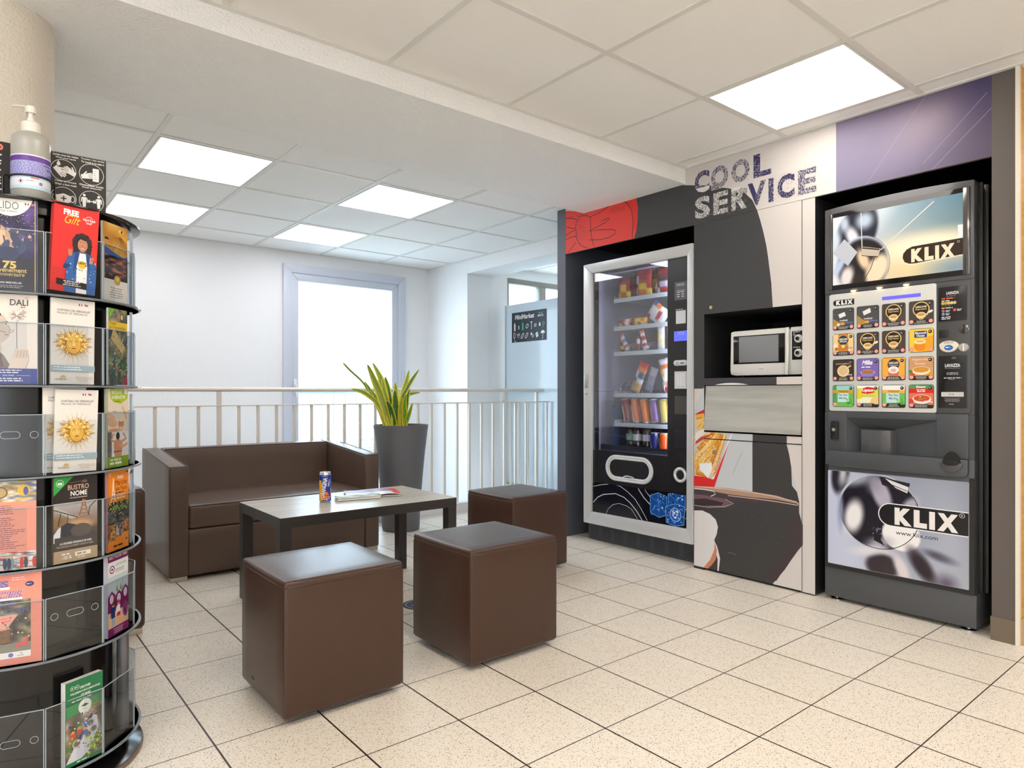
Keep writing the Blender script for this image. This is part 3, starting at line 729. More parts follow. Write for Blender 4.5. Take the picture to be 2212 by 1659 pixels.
face('printed_face', UD, 2.1495, 1.6015, 1.4095, 1.9165)
face('printed_face', LD, 2.1495, 1.6015, .012, .722)
face('printed_face', CB, 2.2155, 2.151, .012, 1.918, 3.185)
face('printed_face', CB, 1.600, 1.537, .008, 1.918, 3.185)
face('printed_rail', CB, 2.1495, 1.6015, .727, .762, 3.184)
p = Print(clip=(-2.151, 1.019, -1.60, 1.057)); p.rect(-2.2, 1, -1.6, 1.06, (62, 58, 64)); p.rect(-1.73, 1, -1.6, 1.06, LIGHT); p.disc(-1.985, 1.008, .115, (226, 224, 224), .022)
p.build('shelf_edge', M_PRINT, CB, (3.183, 0, 0), U_, V_)
b = B(); b.lathe([(.012, 0), (.012, -.003)], 2.083, .655, 16, True, 'x', 3.1815); obj('lock', b, mat('chrome', (220, 220, 222), .15, 1.0), LD, world=True)

# microwave
t = thing('microwave', 'white microwave oven with two round dials in the cabinet niche', 'microwave', (3.40, 1.80, 1.057))
M_WH = mat('white_enamel', (222, 221, 216), .35)
mx0, mx1 = 3.235, 3.58
b = B(); b.box(mx0+.012, 1.615, 1.069, mx1, 2.008, 1.300, .008); obj('body', b, M_WH, t, world=True)
b = B()
pts = [(2.016, 1.075), (2.020, 1.095), (2.016, 1.302), (2.0, 1.307), (1.703, 1.307), (1.703, 1.069), (1.99, 1.069)]
b.prism(pts, 'x', mx0-.004, mx0+.014, .004); obj('door', b, M_WH, t, world=True)
b = B(); b.box(mx0-.006, 1.712, 1.130, mx0, 2.000, 1.280, .002); dw = obj('door_window', b, mat('black_gloss', (18, 18, 20), .1), t, world=True)
b = B(); b.box(mx0-.0075, 1.745, 1.138, mx0-.0055, 1.966, 1.274, .002); obj('mesh_screen', b, mat('grey_mesh_screen', (132, 134, 138), .35, bump=(900, .4, .0006)), dw, world=True)
b = B(); b.tube([(mx0-.012, 1.694, 1.305), (mx0-.02, 1.692, 1.25), (mx0-.022, 1.690, 1.18), (mx0-.02, 1.694, 1.12), (mx0-.012, 1.700, 1.07)], .009, 10); obj('handle', b, M_WH, t, world=True)
b = B(); b.box(mx0-.004, 1.560, 1.069, mx0+.014, 1.6895, 1.307, .004) if False else b.box(mx0-.003, 1.6025, 1.069, mx0+.014, 1.684, 1.307, .004); obj('control_panel', b, M_WH, t, world=True)
b = B(); b.box(mx0-.005, 1.604, 1.142, mx0, 1.676, 1.286, .002); cp = obj('dial_panel', b, mat('black_gloss'), t, world=True)
for z in (1.247, 1.176):
    b = B(); b.lathe([(.021, 0), (.020, -.006), (.013, -.007), (.012, -.014)], 1.641, z, 24, True, 'x', mx0-.004); k = obj('dial', b, M_WH, t, world=True)
    b = B(); b.lathe([(.010, 0), (.010, -.002)], 1.641, z, 20, True, 'x', mx0-.018); obj('dial_cap', b, mat('black_gloss'), k, world=True)
p = Print(); p.lines(-1.668, 1.282, -1.618, 1, .01, .003, (220, 220, 220)); p.lines(-1.668, 1.206, -1.618, 1, .01, .003, (220, 220, 220)); p.lines(-1.85, 1.103, -1.82, 1, .01, .003, (120, 120, 130))
p.build('markings', M_PRINT, t, (mx0-.0055, 0, 0), U_, V_)
for y in (1.65, 1.97):
    for x in (mx0+.04, 3.54):
        b = B(); b.cyl(x, y, 1.057, .012, .013, 12); obj('foot', b, mat('black_rubber', (24, 24, 24), .7), t, world=True)

# ------------------------------------------------------------------ snack machine
SM = thing('snack_machine', 'tall snack vending machine with silver frame and glass front', 'vending machine', (3.6, 2.63, 0))
M_SIL = mat('silver_frame', (204, 205, 207), .3, .25); M_NAVY = mat('blue_black_gloss', (16, 17, 28), .12); M_INT = mat('machine_interior', (186, 186, 204), .5)
M_VBLK = mat('satin_black', (26, 26, 28), .35)
Y0, Y1, Z0_, Z1_ = 2.219, 3.057, .127, 1.815
b = B(); b.box(3.235, Y0+.004, .12, 3.95, Y1-.005, .60); b.box(3.235, Y0+.004, 1.75, 3.95, Y1-.005, Z1_); b.box(3.235, Y0+.004, .60, 3.95, 2.40, 1.75); b.box(3.235, 3.02, .60, 3.95, Y1-.005, 1.75); b.box(3.86, 2.40, .60, 3.95, 3.02, 1.75)
obj('casing', b, M_VBLK, SM, None, world=True)
b = B(); b.box(3.24, 2.404, .60, 3.86, 3.0, .604); b.box(3.24, 2.404, 1.746, 3.86, 3.0, 1.75); b.box(3.24, 2.997, .604, 3.86, 3.0, 1.746); b.box(3.24, 2.402, .604, 3.86, 2.405, 1.746); b.box(3.857, 2.405, .604, 3.86, 2.997, 1.746)
obj('interior', b, M_INT, SM, None, world=True)
b = B()
o = [(-Y1, Z0_), (-Y0, Z0_), (-Y0, Z1_), (-Y1, Z1_)]
ins = [(-2.990, .205), (-2.259, .208), (-2.253, 1.750), (-2.985, 1.753)]
for k in range(4):
    q = (k+1) % 4; b.prism([(-o[k][0], o[k][1]), (-o[q][0], o[q][1]), (-ins[q][0], ins[q][1]), (-ins[k][0], ins[k][1])], 'x', 3.172, 3.235, .003)
DR = obj('door_frame', b, M_SIL, SM, world=True)
b = B(); b.box(3.195, 2.975, .60, 3.232, 2.992, 1.756); b.box(3.195, 2.396, .6, 3.232, 2.404, 1.75); b.box(3.2, 2.396, 1.742, 3.232, 2.99, 1.756); obj('glass_surround', b, M_NAVY, SM, None, world=True)
b = B(); b.box(3.188, 2.398, .607, 3.193, 2.988, 1.75); obj('glass_front', b, clear('machine_glass', (238, 240, 246), 1.6, 0, .04), SM, None, world=True)
b = B(); b.box(3.190, 2.25, .398, 3.235, 2.398, 1.755); b.box(3.190, 2.398, .398, 3.235, 2.99, .606); CPN = obj('control_column', b, mat('black_brushed_column', (30, 30, 34), .25, bump=(300, .05, .0003)), SM, None, world=True)
b = B(); b.box(3.188, 2.25, .2, 3.235, 2.99, .396); LOW = obj('lower_panel', b, M_NAVY, SM, None, world=True)
Z1b = zone(3.771, 1240, 800)
p = Print(clip=(-2.988, .205, -2.262, .396))
for pl, w in (([(150, 945), (215, 932), (300, 925), (370, 945), (430, 990), (490, 1050), (540, 1130), (590, 1225)], .0035), ([(150, 1075), (185, 1035), (230, 1012), (330, 1005), (400, 1035), (450, 1080), (505, 1150), (550, 1225)], .005),
              ([(255, 1165), (275, 1125), (310, 1095), (360, 1085), (420, 1105), (460, 1130), (510, 1210)], .0025), ([(505, 940), (525, 980), (560, 1035), (590, 1070), (618, 1098)], .005), ([(562, 950), (580, 990), (615, 1035)], .003), ([(900, 1135), (930, 1125)], .003), ([(900, 1210), (930, 1208)], .003)):
    p.stroke([Z1b(*q) for q in pl], w, (206, 208, 214))
def ice(pts, seed):
    P_ = [Z1b(*q) for q in pts]; p.poly(P_, (20, 74, 150)); cx_ = sum(q[0] for q in P_)/len(P_); cz = sum(q[1] for q in P_)/len(P_)
    r = random.Random(seed)
    for i in range(len(P_)): a, c = P_[i], P_[(i+1) % len(P_)]; p.stroke([a, c], .003, (120, 176, 232)); p.stroke([a, (cx_, cz+.012)], .002, (80, 140, 210))
    x0, x1 = min(q[0] for q in P_)+.006, max(q[0] for q in P_)-.006; z0, z1 = min(q[1] for q in P_)+.006, max(q[1] for q in P_)-.006
    p.speckle(x0, z0, x1, z1, 46, .002, .008, [(38, 104, 190), (28, 86, 170), (90, 150, 220), (12, 48, 110), (190, 214, 240)], seed)
ice(((760, 1010), (820, 988), (900, 1012), (898, 1150), (830, 1165), (762, 1140)), 5); ice(((614, 1020), (680, 998), (750, 1030), (746, 1180), (690, 1200), (616, 1160)), 6); ice(((742, 1110), (815, 1088), (898, 1115), (888, 1262), (820, 1270), (745, 1240)), 7)
g = Z1b(820, 1178); p.disc(g[0], g[1], .038, (40, 100, 190)); p.speckle(g[0]-.024, g[1]-.026, g[0]+.024, g[1]+.026, 16, .005, .012, [(214, 230, 246), (170, 200, 235)], 8); p.ring(g[0], g[1], .038, .003, (190, 214, 240))
p.build('ice_graphic', M_GLOSSY, LOW, (3.188, 0, 0), U_, V_)
# delivery openings
def stadium(cy_, cz, hw, hh, n=12):
    pts = []
    for k in range(n+1): a = -pi/2+pi*k/n; pts.append((cy_+hw-hh+hh*cos(a), cz+hh*sin(a)))
    for k in range(n+1): a = pi/2+pi*k/n; pts.append((cy_-hw+hh+hh*cos(a), cz+hh*sin(a)))
    return pts
b = B(); b.tube([(3.186, y, z) for y, z in stadium(2.687, .506, .178, .074)], .0085, 10, closed=True); b.tube([(3.19, y, z) for y, z in stadium(2.687, .506, .165, .061)], .009, 8, closed=True); obj('delivery_frame', b, M_SIL, SM, world=True)
b = B(); b.prism(stadium(2.687, .506, .168, .064), 'x', 3.1885, 3.1905); fl = obj('delivery_flap', b, mat('dark_smoked_flap', (34, 34, 38), .3), SM, world=True)
b = B(); b.tube([(3.184, 2.73, .452), (3.180, 2.71, .462), (3.179, 2.68, .464), (3.180, 2.65, .459), (3.184, 2.633, .447)], .0035, 8); b.tube([(3.184, 2.73, .452), (3.181, 2.68, .444), (3.184, 2.633, .447)], .003, 8); obj('flap_handle', b, M_SIL, fl, world=True)
b = B(); b.tube([(3.186, 2.309+.036*cos(a*pi/16), .508+.036*sin(a*pi/16)) for a in range(32)], .0085, 10, closed=True); obj('change_ring', b, M_SIL, SM, world=True)
b = B(); b.cyl(2.309, .508, 3.1885, .030, .002, 24, 'x'); obj('change_cup', b, mat('dark_smoked_flap'), SM, world=True)
def zb(a0, b0, a1, b1, Z=Z8): l, tt = Z(a0, b0); r, bb = Z(a1, b1); return -l, -r, (tt+Z(a1, b0)[1])/2, (bb+Z(a0, b1)[1])/2     # y left, y right, top, bottom
yl, yr, zt, zbm = zb(1060, 780, 1170, 945)
b = B(); b.box(3.187, yr, zbm, 3.191, yl, zt, .0008, 1); pl_ = obj('instruction_plate', b, mat('grey_plate', (92, 92, 96), .35), SM, None, world=True)
p = Print(); p.lines(-yl+.006, zt-.012, -yr-.006, 2, .007, .003, (210, 210, 212), centre=True); p.lines(-yl+.006, zt-.048, -yr-.006, 2, .008, .0025, (210, 210, 212), centre=True)
for r in range(3):
    for c in range(2): p.rect(-yl+.018+c*.03, zbm+.018+r*.013, -yl+.034+c*.03, zbm+.023+r*.013, (210, 210, 212))
p.ring((-yl-yr)/2, (zt+zbm)/2, .0, .0, (0, 0, 0)) if False else None
p.build('plate_print', M_PRINT, pl_, (3.187, 0, 0), U_, V_)
yl, yr, zt, zbm = zb(1062, 1020, 1165, 1165)
p = Print(); p.rect(-yl, zbm, -yr, zt, (40, 40, 44)); p.rect(-yl+.006, zbm+.006, -yr-.006, zt-.012, (214, 214, 218)); p.lines(-yl+.004, zt-.003, -yr-.004, 1, .01, .004, (200, 200, 204)); p.build('contact_sticker', M_PRINT, SM, (3.19, 0, 0), U_, V_)
yl, yr, zt, zbm = zb(1055, 1222, 1182, 1312)
b = B(); b.box(3.1875, yr-.002, zbm-.003, 3.191, yl+.004, zt+.003, .001, 1); ds = obj('display', b, M_VBLK, SM, None, world=True)
M_DISP = light_mat('blue_display', (84, 92, 200), .9); MATS['blue_display'].node_tree.nodes['Principled BSDF'].inputs['Base Color'].default_value = rgb(60, 70, 170)
b = B(); b.box(3.1868, yr, zbm, 3.1876, yl, zt); obj('display_screen', b, M_DISP, ds, None, world=True)
p = Print(); p.lines(-yl+.018, zt-.007, -yr-.018, 2, .010, .003, (200, 205, 240), centre=True); p.build('display_text', M_PRINT, ds, (3.1866, 0, 0), U_, V_)
yl, yr, zt, zbm = zb(1052, 1484, 1175, 1534)
b = B(); b.prism(stadium((yl+yr)/2, (zt+zbm)/2, (yl-yr)/2, (zt-zbm)/2), 'x', 3.184, 3.191, .001); cs_ = obj('coin_slot', b, M_SIL, SM, world=True)
p = Print(); c0 = -(yl+yr)/2; zz = (zt+zbm)/2; p.rect(c0+.001, zz-.003, c0+.024, zz+.002, (30, 30, 34)); p.ring(c0-.020, zz, .007, .002, (110, 110, 114)); p.build('slot_marks', M_PRINT, cs_, (3.184, 0, 0), U_, V_)
yl, yr, zt, zbm = zb(812, 8, 910, 150, Z1b)
b = B(); b.box(3.186, yr, zbm, 3.191, yl, zt, .001, 1); kp = obj('keypad', b, mat('keypad_grey', (206, 206, 204), .35), SM, None, world=True)
for r in range(4):
    for c in range(3):
        yy = yl-.012-(yl-yr-.024)*(c+.5)/3; z_ = zt-.014-(zt-zbm-.028)*(r+.5)/4; b = B(); b.box(3.184, yy-.0075, z_-.009, 3.1865, yy+.0075, z_+.009, .001, 1); obj('key', b, mat('steel_key', (224, 224, 230), .3, .4), kp, None, world=True)
yl, yr, zt, zbm = zb(812, 210, 912, 358, Z1b)
b = B(); b.box(3.186, yr, zbm, 3.191, yl, zt, .001, 1); obj('bill_window', b, mat('smoked_window', (70, 66, 64), .08), SM, None, world=True)
yl, yr, zt, zbm = zb(812, 484, 912, 636, Z1b)
b = B(); b.box(3.186, yr, zbm, 3.191, yl, zt, .001, 1); obj('card_window', b, mat('dark_window', (44, 44, 50), .1), SM, None, world=True)
yl, yr, zt, zbm = zb(92, 28, 124, 145, Z1b)
b = B(); b.box(3.166, yr, zbm, 3.174, yl, zt, .004); b.box(3.162, yr+.008, zbm+.01, 3.168, yl-.008, zt-.01, .003); obj('door_handle', b, mat('worn_silver', (176, 178, 174), .35, .5), SM, world=True)
c = Z1b(108, 183); b = B(); b.lathe([(.012, 0), (.011, -.005), (.005, -.006)], -c[0], c[1], 20, True, 'x', 3.172); obj('lock', b, mat('chrome'), SM, world=True)
b = B(); b.box(3.265, 2.23, 0.004, 3.29, 3.10, .122, .002); KG = obj('kick_grille', b, mat('slate_grille', (66, 68, 74), .5), SM, None, world=True)
p = Print()
for k in range(8):
    x0 = -3.085+.106*k
    for r in range(8): p.rect(x0, .018+.012*r, x0+.078, .0215+.012*r, (22, 22, 24))
p.build('grille_slots', M_PRINT, KG, (3.265, 0, 0), U_, V_)
b = B(); b.box(3.3, 2.25, 0, 3.9, 3.03, .12); obj('base', b, mat('black_interior'), SM, None, world=True)

# shelves, price strips and coils
SHX = 3.275
M_SHELF = mat('pale_shelf_strip', (206, 216, 214), .3, .2); M_COIL = mat('coil_wire', (190, 192, 196), .3, .7)
SZ = [1.578, 1.398, 1.236, .970, .782]
for i, z in enumerate(SZ):
    b = B(); b.box(SHX, 2.41, z-.022, SHX+.006, 2.885, z+.004); b.box(SHX+.006, 2.41, z-.004, 3.84, 2.885, z, 0); b.box(SHX+.006, 2.882, z-.01, 3.84, 2.885, z+.02)
    obj('shelf', b, M_SHELF, SM, None, world=True)
b = B(); b.box(3.27, 2.41, .604, 3.84, 2.985, .618); b.box(3.262, 2.41, .604, 3.27, 2.985, .640); obj('bottle_tray', b, mat('dark_tray', (52, 56, 66), .3), SM, None, world=True)
b = B(); b.box(3.27, 2.886, .618, 3.86, 2.889, .9); obj('lift_guide', b, mat('steel_blue_panel', (60, 84, 120), .3), SM, None, world=True)
def coil(y, z, r, n=8):
    b = B(); pts = [(SHX+.004+.05*k/16, y+r*sin(2*pi*k/16), z+r+.002-r*cos(2*pi*k/16)) for k in range(n*16)]
    b.tube(pts, .0014, 5); return obj('coil', b, M_COIL, SM, world=True)
# interior light strips
b = B(); b.box(3.245, 2.4055, .64, 3.262, 2.412, 1.73); obj('light_strip', b, light_mat('machine_strip_light', (236, 240, 255), 26), SM, None, world=True)

# products: packets
def packet(name, cat, label, group, w, h, d, cols, seed, loc, lean=0.0, roll=0.0, crimp=True, parent=None, boxy=2.2):
    """pillow pack standing at loc (front bottom middle); front faces the room"""
    r = random.Random(seed); nu, nv = 20, 14; grid = []; cc = []
    for j in range(nv+1):
        v = j/nv; th = d*.5*(1-abs(2*v-1)**boxy)**.5 if 0 < v < 1 else .0006; row = []; cr = []
        for i in range(nu):
            a = 2*pi*i/nu; x = cos(a); y = sin(a)
            yy = w/2*(abs(x)**.8)*(1 if x >= 0 else -1)*(1-.06*(1-abs(2*v-1))); xx = th*(abs(y)**.9)*(1 if y >= 0 else -1)
            q = Vector((xx+r.uniform(-1, 1)*.0015*(0 < v < 1), yy, v*h)); row.append(q)
            k = int(v*len(cols)); base = cols[min(k, len(cols)-1)]
            if isinstance(base, list): base = base[int((x+1)/2*.999*len(base))]
            cr.append(tuple(min(255, max(0, c+r.uniform(-22, 22))) for c in base))
        grid.append(row); cc.append(cr)
    M = Matrix.Translation(Vector(loc)) @ Matrix.Rotation(roll, 4, 'X') @ Matrix.Rotation(lean, 4, 'Y') @ Matrix.Translation(Vector((d/2, 0, 0)))
    grid = [[M @ q for q in row] for row in grid]
    base = Vector(loc)
    grid = [[q-base for q in row] for row in grid]
    o = coloured(name, grid, cc, True, printed('foil_packet', .3), None, label=label, cat=cat, group=group)
    o.location = base
    return o
RD, YL, WHT, OR_, BRN, GRN = (176, 22, 30), (240, 206, 60), (228, 224, 220), (226, 120, 40), (120, 60, 34), (60, 120, 60)
fr = SHX+.012
# top shelf: crisps
for y in (2.815, 2.665, 2.52): coil(y, SZ[0], .042)
packet('crisp_packet', 'crisps', 'small yellow and red crisp packet, leftmost on the top machine shelf', 'packets on the top shelf', .10, .13, .04, [[YL, OR_, YL], [RD, YL, RD], RD], 1, (fr, 2.82, SZ[0]+.002))
packet('crisp_packet', 'crisps', 'red crisp packet with a yellow disc in the middle of the top shelf', 'packets on the top shelf', .12, .17, .045, [[YL, OR_, RD], [RD, YL, RD], [RD, RD, WHT], RD], 2, (fr, 2.665, SZ[0]+.002))
packet('crisp_packet', 'crisps', 'dark red crisp packet with white window, right end of the top shelf', 'packets on the top shelf', .12, .155, .045, [[WHT, RD, WHT], [WHT, (190, 190, 190), RD], (90, 20, 30), RD], 3, (fr, 2.505, SZ[0]+.002))
packet('crisp_packet', 'crisps', 'second row dark red crisp packet behind the small yellow one', 'packets behind the top shelf front row', .12, .15, .05, [(120, 20, 34), RD, (100, 18, 30)], 4, (fr+.1, 2.80, SZ[0]+.002))
packet('crisp_packet', 'crisps', 'second row red crisp packet behind the middle one, lettered white', 'packets behind the top shelf front row', .13, .165, .05, [RD, [WHT, YL, WHT], RD], 5, (fr+.1, 2.65, SZ[0]+.002))
packet('crisp_packet', 'crisps', 'second row maroon crisp packet at the right end of the shelf', 'packets behind the top shelf front row', .13, .16, .05, [(80, 16, 40), (140, 24, 40), (70, 16, 50)], 6, (fr+.1, 2.50, SZ[0]+.002))
# second shelf: flat sweets and a leaning bag
for y in (2.81, 2.68, 2.51): coil(y, SZ[1], .034)
packet('sweet_bag', 'sweets', 'low red and yellow sweet bag, left end of the second shelf', 'sweet bags on the second shelf', .11, .05, .035, [[RD, (240, 230, 200), RD, YL, RD], [OR_, WHT, RD, (60, 40, 30), RD]], 7, (fr, 2.815, SZ[1]+.002))
packet('sweet_bag', 'sweets', 'low orange and yellow sweet bag, second on the second shelf', 'sweet bags on the second shelf', .11, .05, .035, [[OR_, YL, RD, YL, (30, 26, 24)], [YL, OR_, YL, YL, OR_]], 8, (fr, 2.69, SZ[1]+.002))
packet('sweet_bag', 'sweets', 'large leaning white and red bag on the second shelf', 'sweet bags on the second shelf', .12, .14, .035, [[WHT, WHT, YL], [WHT, RD, WHT], [OR_, WHT, WHT], [(60, 90, 170), WHT, RD]], 9, (fr, 2.50, SZ[1]+.018), roll=-.9)
# third shelf: bars
for y in (2.83, 2.75, 2.67, 2.59, 2.50, 2.44): coil(y, SZ[2], .026)
packet('snack_bar', 'snack bar', 'thin brown snack bar standing at the left of the third shelf', 'bars on the third shelf', .025, .10, .015, [BRN, YL, BRN, OR_, BRN], 10, (fr, 2.83, SZ[2]+.002))
packet('snack_bar', 'snack bar', 'white snack bar leaning right, left one of two on the third shelf', 'bars on the third shelf', .035, .12, .02, [WHT, (200, 60, 60), WHT, (90, 150, 190), WHT, OR_], 11, (fr, 2.785, SZ[2]+.010), roll=-.5)
packet('snack_bar', 'snack bar', 'brown snack bar standing between the two leaning white ones', 'bars on the third shelf', .028, .10, .018, [BRN, RD, WHT, BRN], 12, (fr, 2.70, SZ[2]+.002))
packet('snack_bar', 'snack bar', 'white and red snack bar leaning right beside the boxes', 'bars on the third shelf', .035, .13, .02, [WHT, RD, WHT, RD, WHT, OR_], 13, (fr, 2.64, SZ[2]+.008), roll=-.3)
packet('biscuit_box', 'biscuits', 'tall cream biscuit pack at the right of the third shelf', 'packs at the right of the third shelf', .05, .15, .03, [WHT, (240, 220, 150), [WHT, YL], WHT], 14, (fr, 2.53, SZ[2]+.002))
packet('biscuit_box', 'biscuits', 'green and white biscuit pack at the far right of the third shelf', 'packs at the right of the third shelf', .05, .14, .03, [(40, 44, 50), (40, 44, 50), GRN, WHT], 15, (fr, 2.46, SZ[2]+.002))
# fourth shelf
for y in (2.80, 2.46): coil(y, SZ[3], .04)
packet('nut_bag', 'snack bag', 'long brown and white bag leaning left on the fourth shelf', 'bags on the fourth shelf', .07, .20, .03, [(220, 190, 130), (190, 160, 110), [WHT, BRN], [(40, 90, 100), WHT], OR_, RD], 16, (fr, 2.735, SZ[3]+.014), roll=.42)
packet('nut_bag', 'snack bag', 'grey foil bag leaning left in the middle of the fourth shelf', 'bags on the fourth shelf', .06, .16, .02, [(140, 142, 156), (160, 162, 176), (200, 202, 214)], 17, (fr+.04, 2.66, SZ[3]+.012), roll=.35)
packet('nut_bag', 'snack bag', 'tall orange and white bag at the right of the fourth shelf', 'bags on the fourth shelf', .085, .21, .04, [RD, [OR_, WHT], [YL, WHT, GRN], [WHT, YL], OR_, WHT], 18, (fr, 2.47, SZ[3]+.010), roll=-.2)

def can(name, label, group, loc, r, h, colfn, material, cat='drink can', lean=0.0):
    prof = [(.78, 0, 'm'), (.86, .01, 'm'), (1, .035, 'b'), (1, .2, 'b'), (1, .4, 'b'), (1, .6, 'b'), (1, .8, 'b'), (1, .93, 'b'), (.84, .985, 'm'), (.86, 1, 'm'), (.78, 1, 'm'), (.76, .985, 'm')]
    n = 24; grid = []; cc = []
    for rr, z, k in prof:
        grid.append([Vector((rr*r*cos(2*pi*i/n), rr*r*sin(2*pi*i/n), z*h)) for i in range(n)])
        cc.append([(206, 208, 212) if k == 'm' else colfn(i/n, z) for i in range(n)])
    M = Matrix.Rotation(lean, 4, 'X'); grid = [[M @ q for q in row] for row in grid]
    o = coloured(name, grid, cc, True, material, None, label=label, cat=cat, group=group); o.location = loc
    return o
M_CAN = printed('printed_can', .22, .3)
cols5 = [((150, 36, 46), (222, 210, 200), 'maroon and white'), ((228, 120, 60), (236, 226, 214), 'orange and white'), ((226, 120, 30), (180, 40, 30), 'orange'), ((120, 90, 150), (230, 140, 60), 'violet and orange'), ((196, 176, 70), (210, 206, 180), 'olive yellow'), ((196, 24, 28), (226, 200, 200), 'red')]
for i, (c1, c2, nm) in enumerate(cols5):
    y = 2.812-.0745*i
    can('drink_can', f'{nm} tall can leaning in the fifth shelf row behind glass', 'cans on the fifth shelf', (fr+.045, y, SZ[4]+.012), .029, .145, (lambda c1, c2: lambda a, z: c1 if (int(a*8) % 3 or z > .7) else c2)(c1, c2), M_CAN, lean=-.18)
M_BOT = clear('bottle_plastic', (176, 200, 196), 1.8, .04, .08)
for i, (y, x, lab) in enumerate(((2.79, 3.33, 'green'), (2.73, 3.325, 'white'), (2.655, 3.325, 'white'), (2.70, 3.42, 'white'), (2.62, 3.42, 'none'), (2.55, 3.42, 'none'))):
    nm = ['green water bottle at the left of the bottom tray', 'clear water bottle with white label, left of the pair in front', 'clear water bottle with white label, right of the pair in front', 'tall clear bottle behind the two labelled ones', 'clear bottle behind, left of the blue can', 'clear bottle behind the orange can'][i]
    t = thing('water_bottle', nm, 'bottle', (x, y, .618), 0, 'bottles in the bottom tray')
    b = B(); b.lathe([(.026, 0), (.030, .006), (.030, .05), (.028, .055), (.030, .06), (.030, .11), (.022, .135), (.011, .155), (.011, .17)], 0, 0, 20); obj('bottle_body', b, M_BOT if lab != 'green' else clear('green_bottle_plastic', (96, 150, 110), 1.6, .04, .06), t)
    b = B(); b.cyl(0, 0, .17, .0135, .014, 16); obj('cap', b, mat('white_cap', (225, 225, 228), .4) if lab != 'green' else mat('green_cap', (30, 110, 60), .4), t)
    if lab != 'none':
        b = B(); b.lathe([(.0305, .058), (.0305, .098)], 0, 0, 20, cap=False); obj('bottle_label', b, mat('white_label', (226, 224, 222), .5) if lab == 'white' else mat('mint_label', (150, 190, 160), .5), t)
for i, (y, c1, c2, nm) in enumerate(((2.585, (24, 40, 120), (206, 208, 216), 'blue and silver'), (2.515, (232, 92, 20), (240, 160, 50), 'bright orange'), (2.445, (200, 30, 34), (230, 226, 224), 'red and white'))):
    can('drink_can', f'{nm} can standing in the bottom tray of the snack machine', 'cans in the bottom tray', (3.315, y, .618), .031, .115, (lambda c1, c2: lambda a, z: c2 if .42 < (a*3+z*.6) % 1 < .6 else c1)(c1, c2), M_CAN)
# ------------------------------------------------------------------ hot drinks dispenser
DM = thing('drinks_machine', 'black hot drinks dispenser with sixteen picture buttons and glass ball poster', 'vending machine', (3.55, 1.19, 0))
M_SLATE = mat('slate_plastic', (70, 73, 78), .42, bump=(600, .08, .0004)); M_CASE = mat('machine_black_side', (20, 20, 21), .4); M_GUN = mat('gunmetal_housing', (84, 84, 88), .3, .2)
YA, YB = 1.492, .893
Z5 = zone(5.184, 1770, 600); Z6 = zone(3.073, 1770, 860); Z4 = zone(4.894, 1760, 380)
def boxp(bb, x0, x1, a, c, bev=0):   # box from print corners a (left bottom) c (right top)
    return bb.box(x0, -c[0], a[1], x1, -a[0], c[1], bev)
b = B(); b.box(3.25, YB-.012, .158, 3.92, YA+.002, 1.842, .003); obj('casing', b, M_CASE, DM, world=True)
b = B(); b.box(3.255, YB-.03, .16, 3.80, YB-.012, 1.83, .002); obj('side_panel', b, mat('side_panel_black', (26, 26, 27), .3), DM, world=True)
b = B(); b.box(3.197, .888, .018, 3.9, 1.497, .155, .004); BS = obj('base', b, mat('charcoal_base', (78, 79, 82), .5, bump=(500, .15, .0006)), DM, world=True)
for y in (1.455, .925):
    b = B(); b.lathe([(.027, 0), (.027, .004), (.01, .007), (.006, .02)], 3.235, y, 20); obj('foot', b, mat('chrome'), DM, world=True)
def klix(p, x0, z0, x1, z1, col):
    w = x1-x0
    for ch, a, c in (('K', 0, .285), ('L', .315, .525), ('I', .56, .65), ('X', .685, 1.0)): p.text(ch, x0+w*a, z0, x0+w*c, z1, col, .075)
# sign housing with gently arched top
def arch(y0, y1, z0, z1, rise, n=14, r=.012):
    pts = [(y0, z0), (y1, z0)]
    for i in range(n+1):
        t_ = i/n; pts.append((y1+(y0-y1)*t_, z1+rise*(1-(2*t_-1)**2)))
    return pts
b = B(); b.prism(arch(YA, YB, 1.442, 1.842, .012), 'x', 3.186, 3.26, .004); obj('sign_housing', b, M_GUN, DM, world=True)
b = B(); b.prism(arch(1.470, .906, 1.459, 1.816, .006), 'x', 3.183, 3.188, .001); SG = obj('sign_surround', b, mat('black_gloss'), DM, world=True)
for y0, y1 in ((1.470, 1.455), (.931, .908)):
    b = B(); b.box(3.180, min(y0, y1), 1.46, 3.186, max(y0, y1), 1.815, .002); obj('chrome_strip', b, mat('dark_chrome', (120, 118, 118), .15, .9), SG, world=True)
x0, x1, z0, z1 = -1.452, -.931, 1.481, 1.797
p = Print()
def bg1(a, c):
    k = min(1, max(0, (a-.1)/.9)); return [206-120*k+60*c*k+10, 224-88*k+20*c*k, 232-76*k-10*c*k]
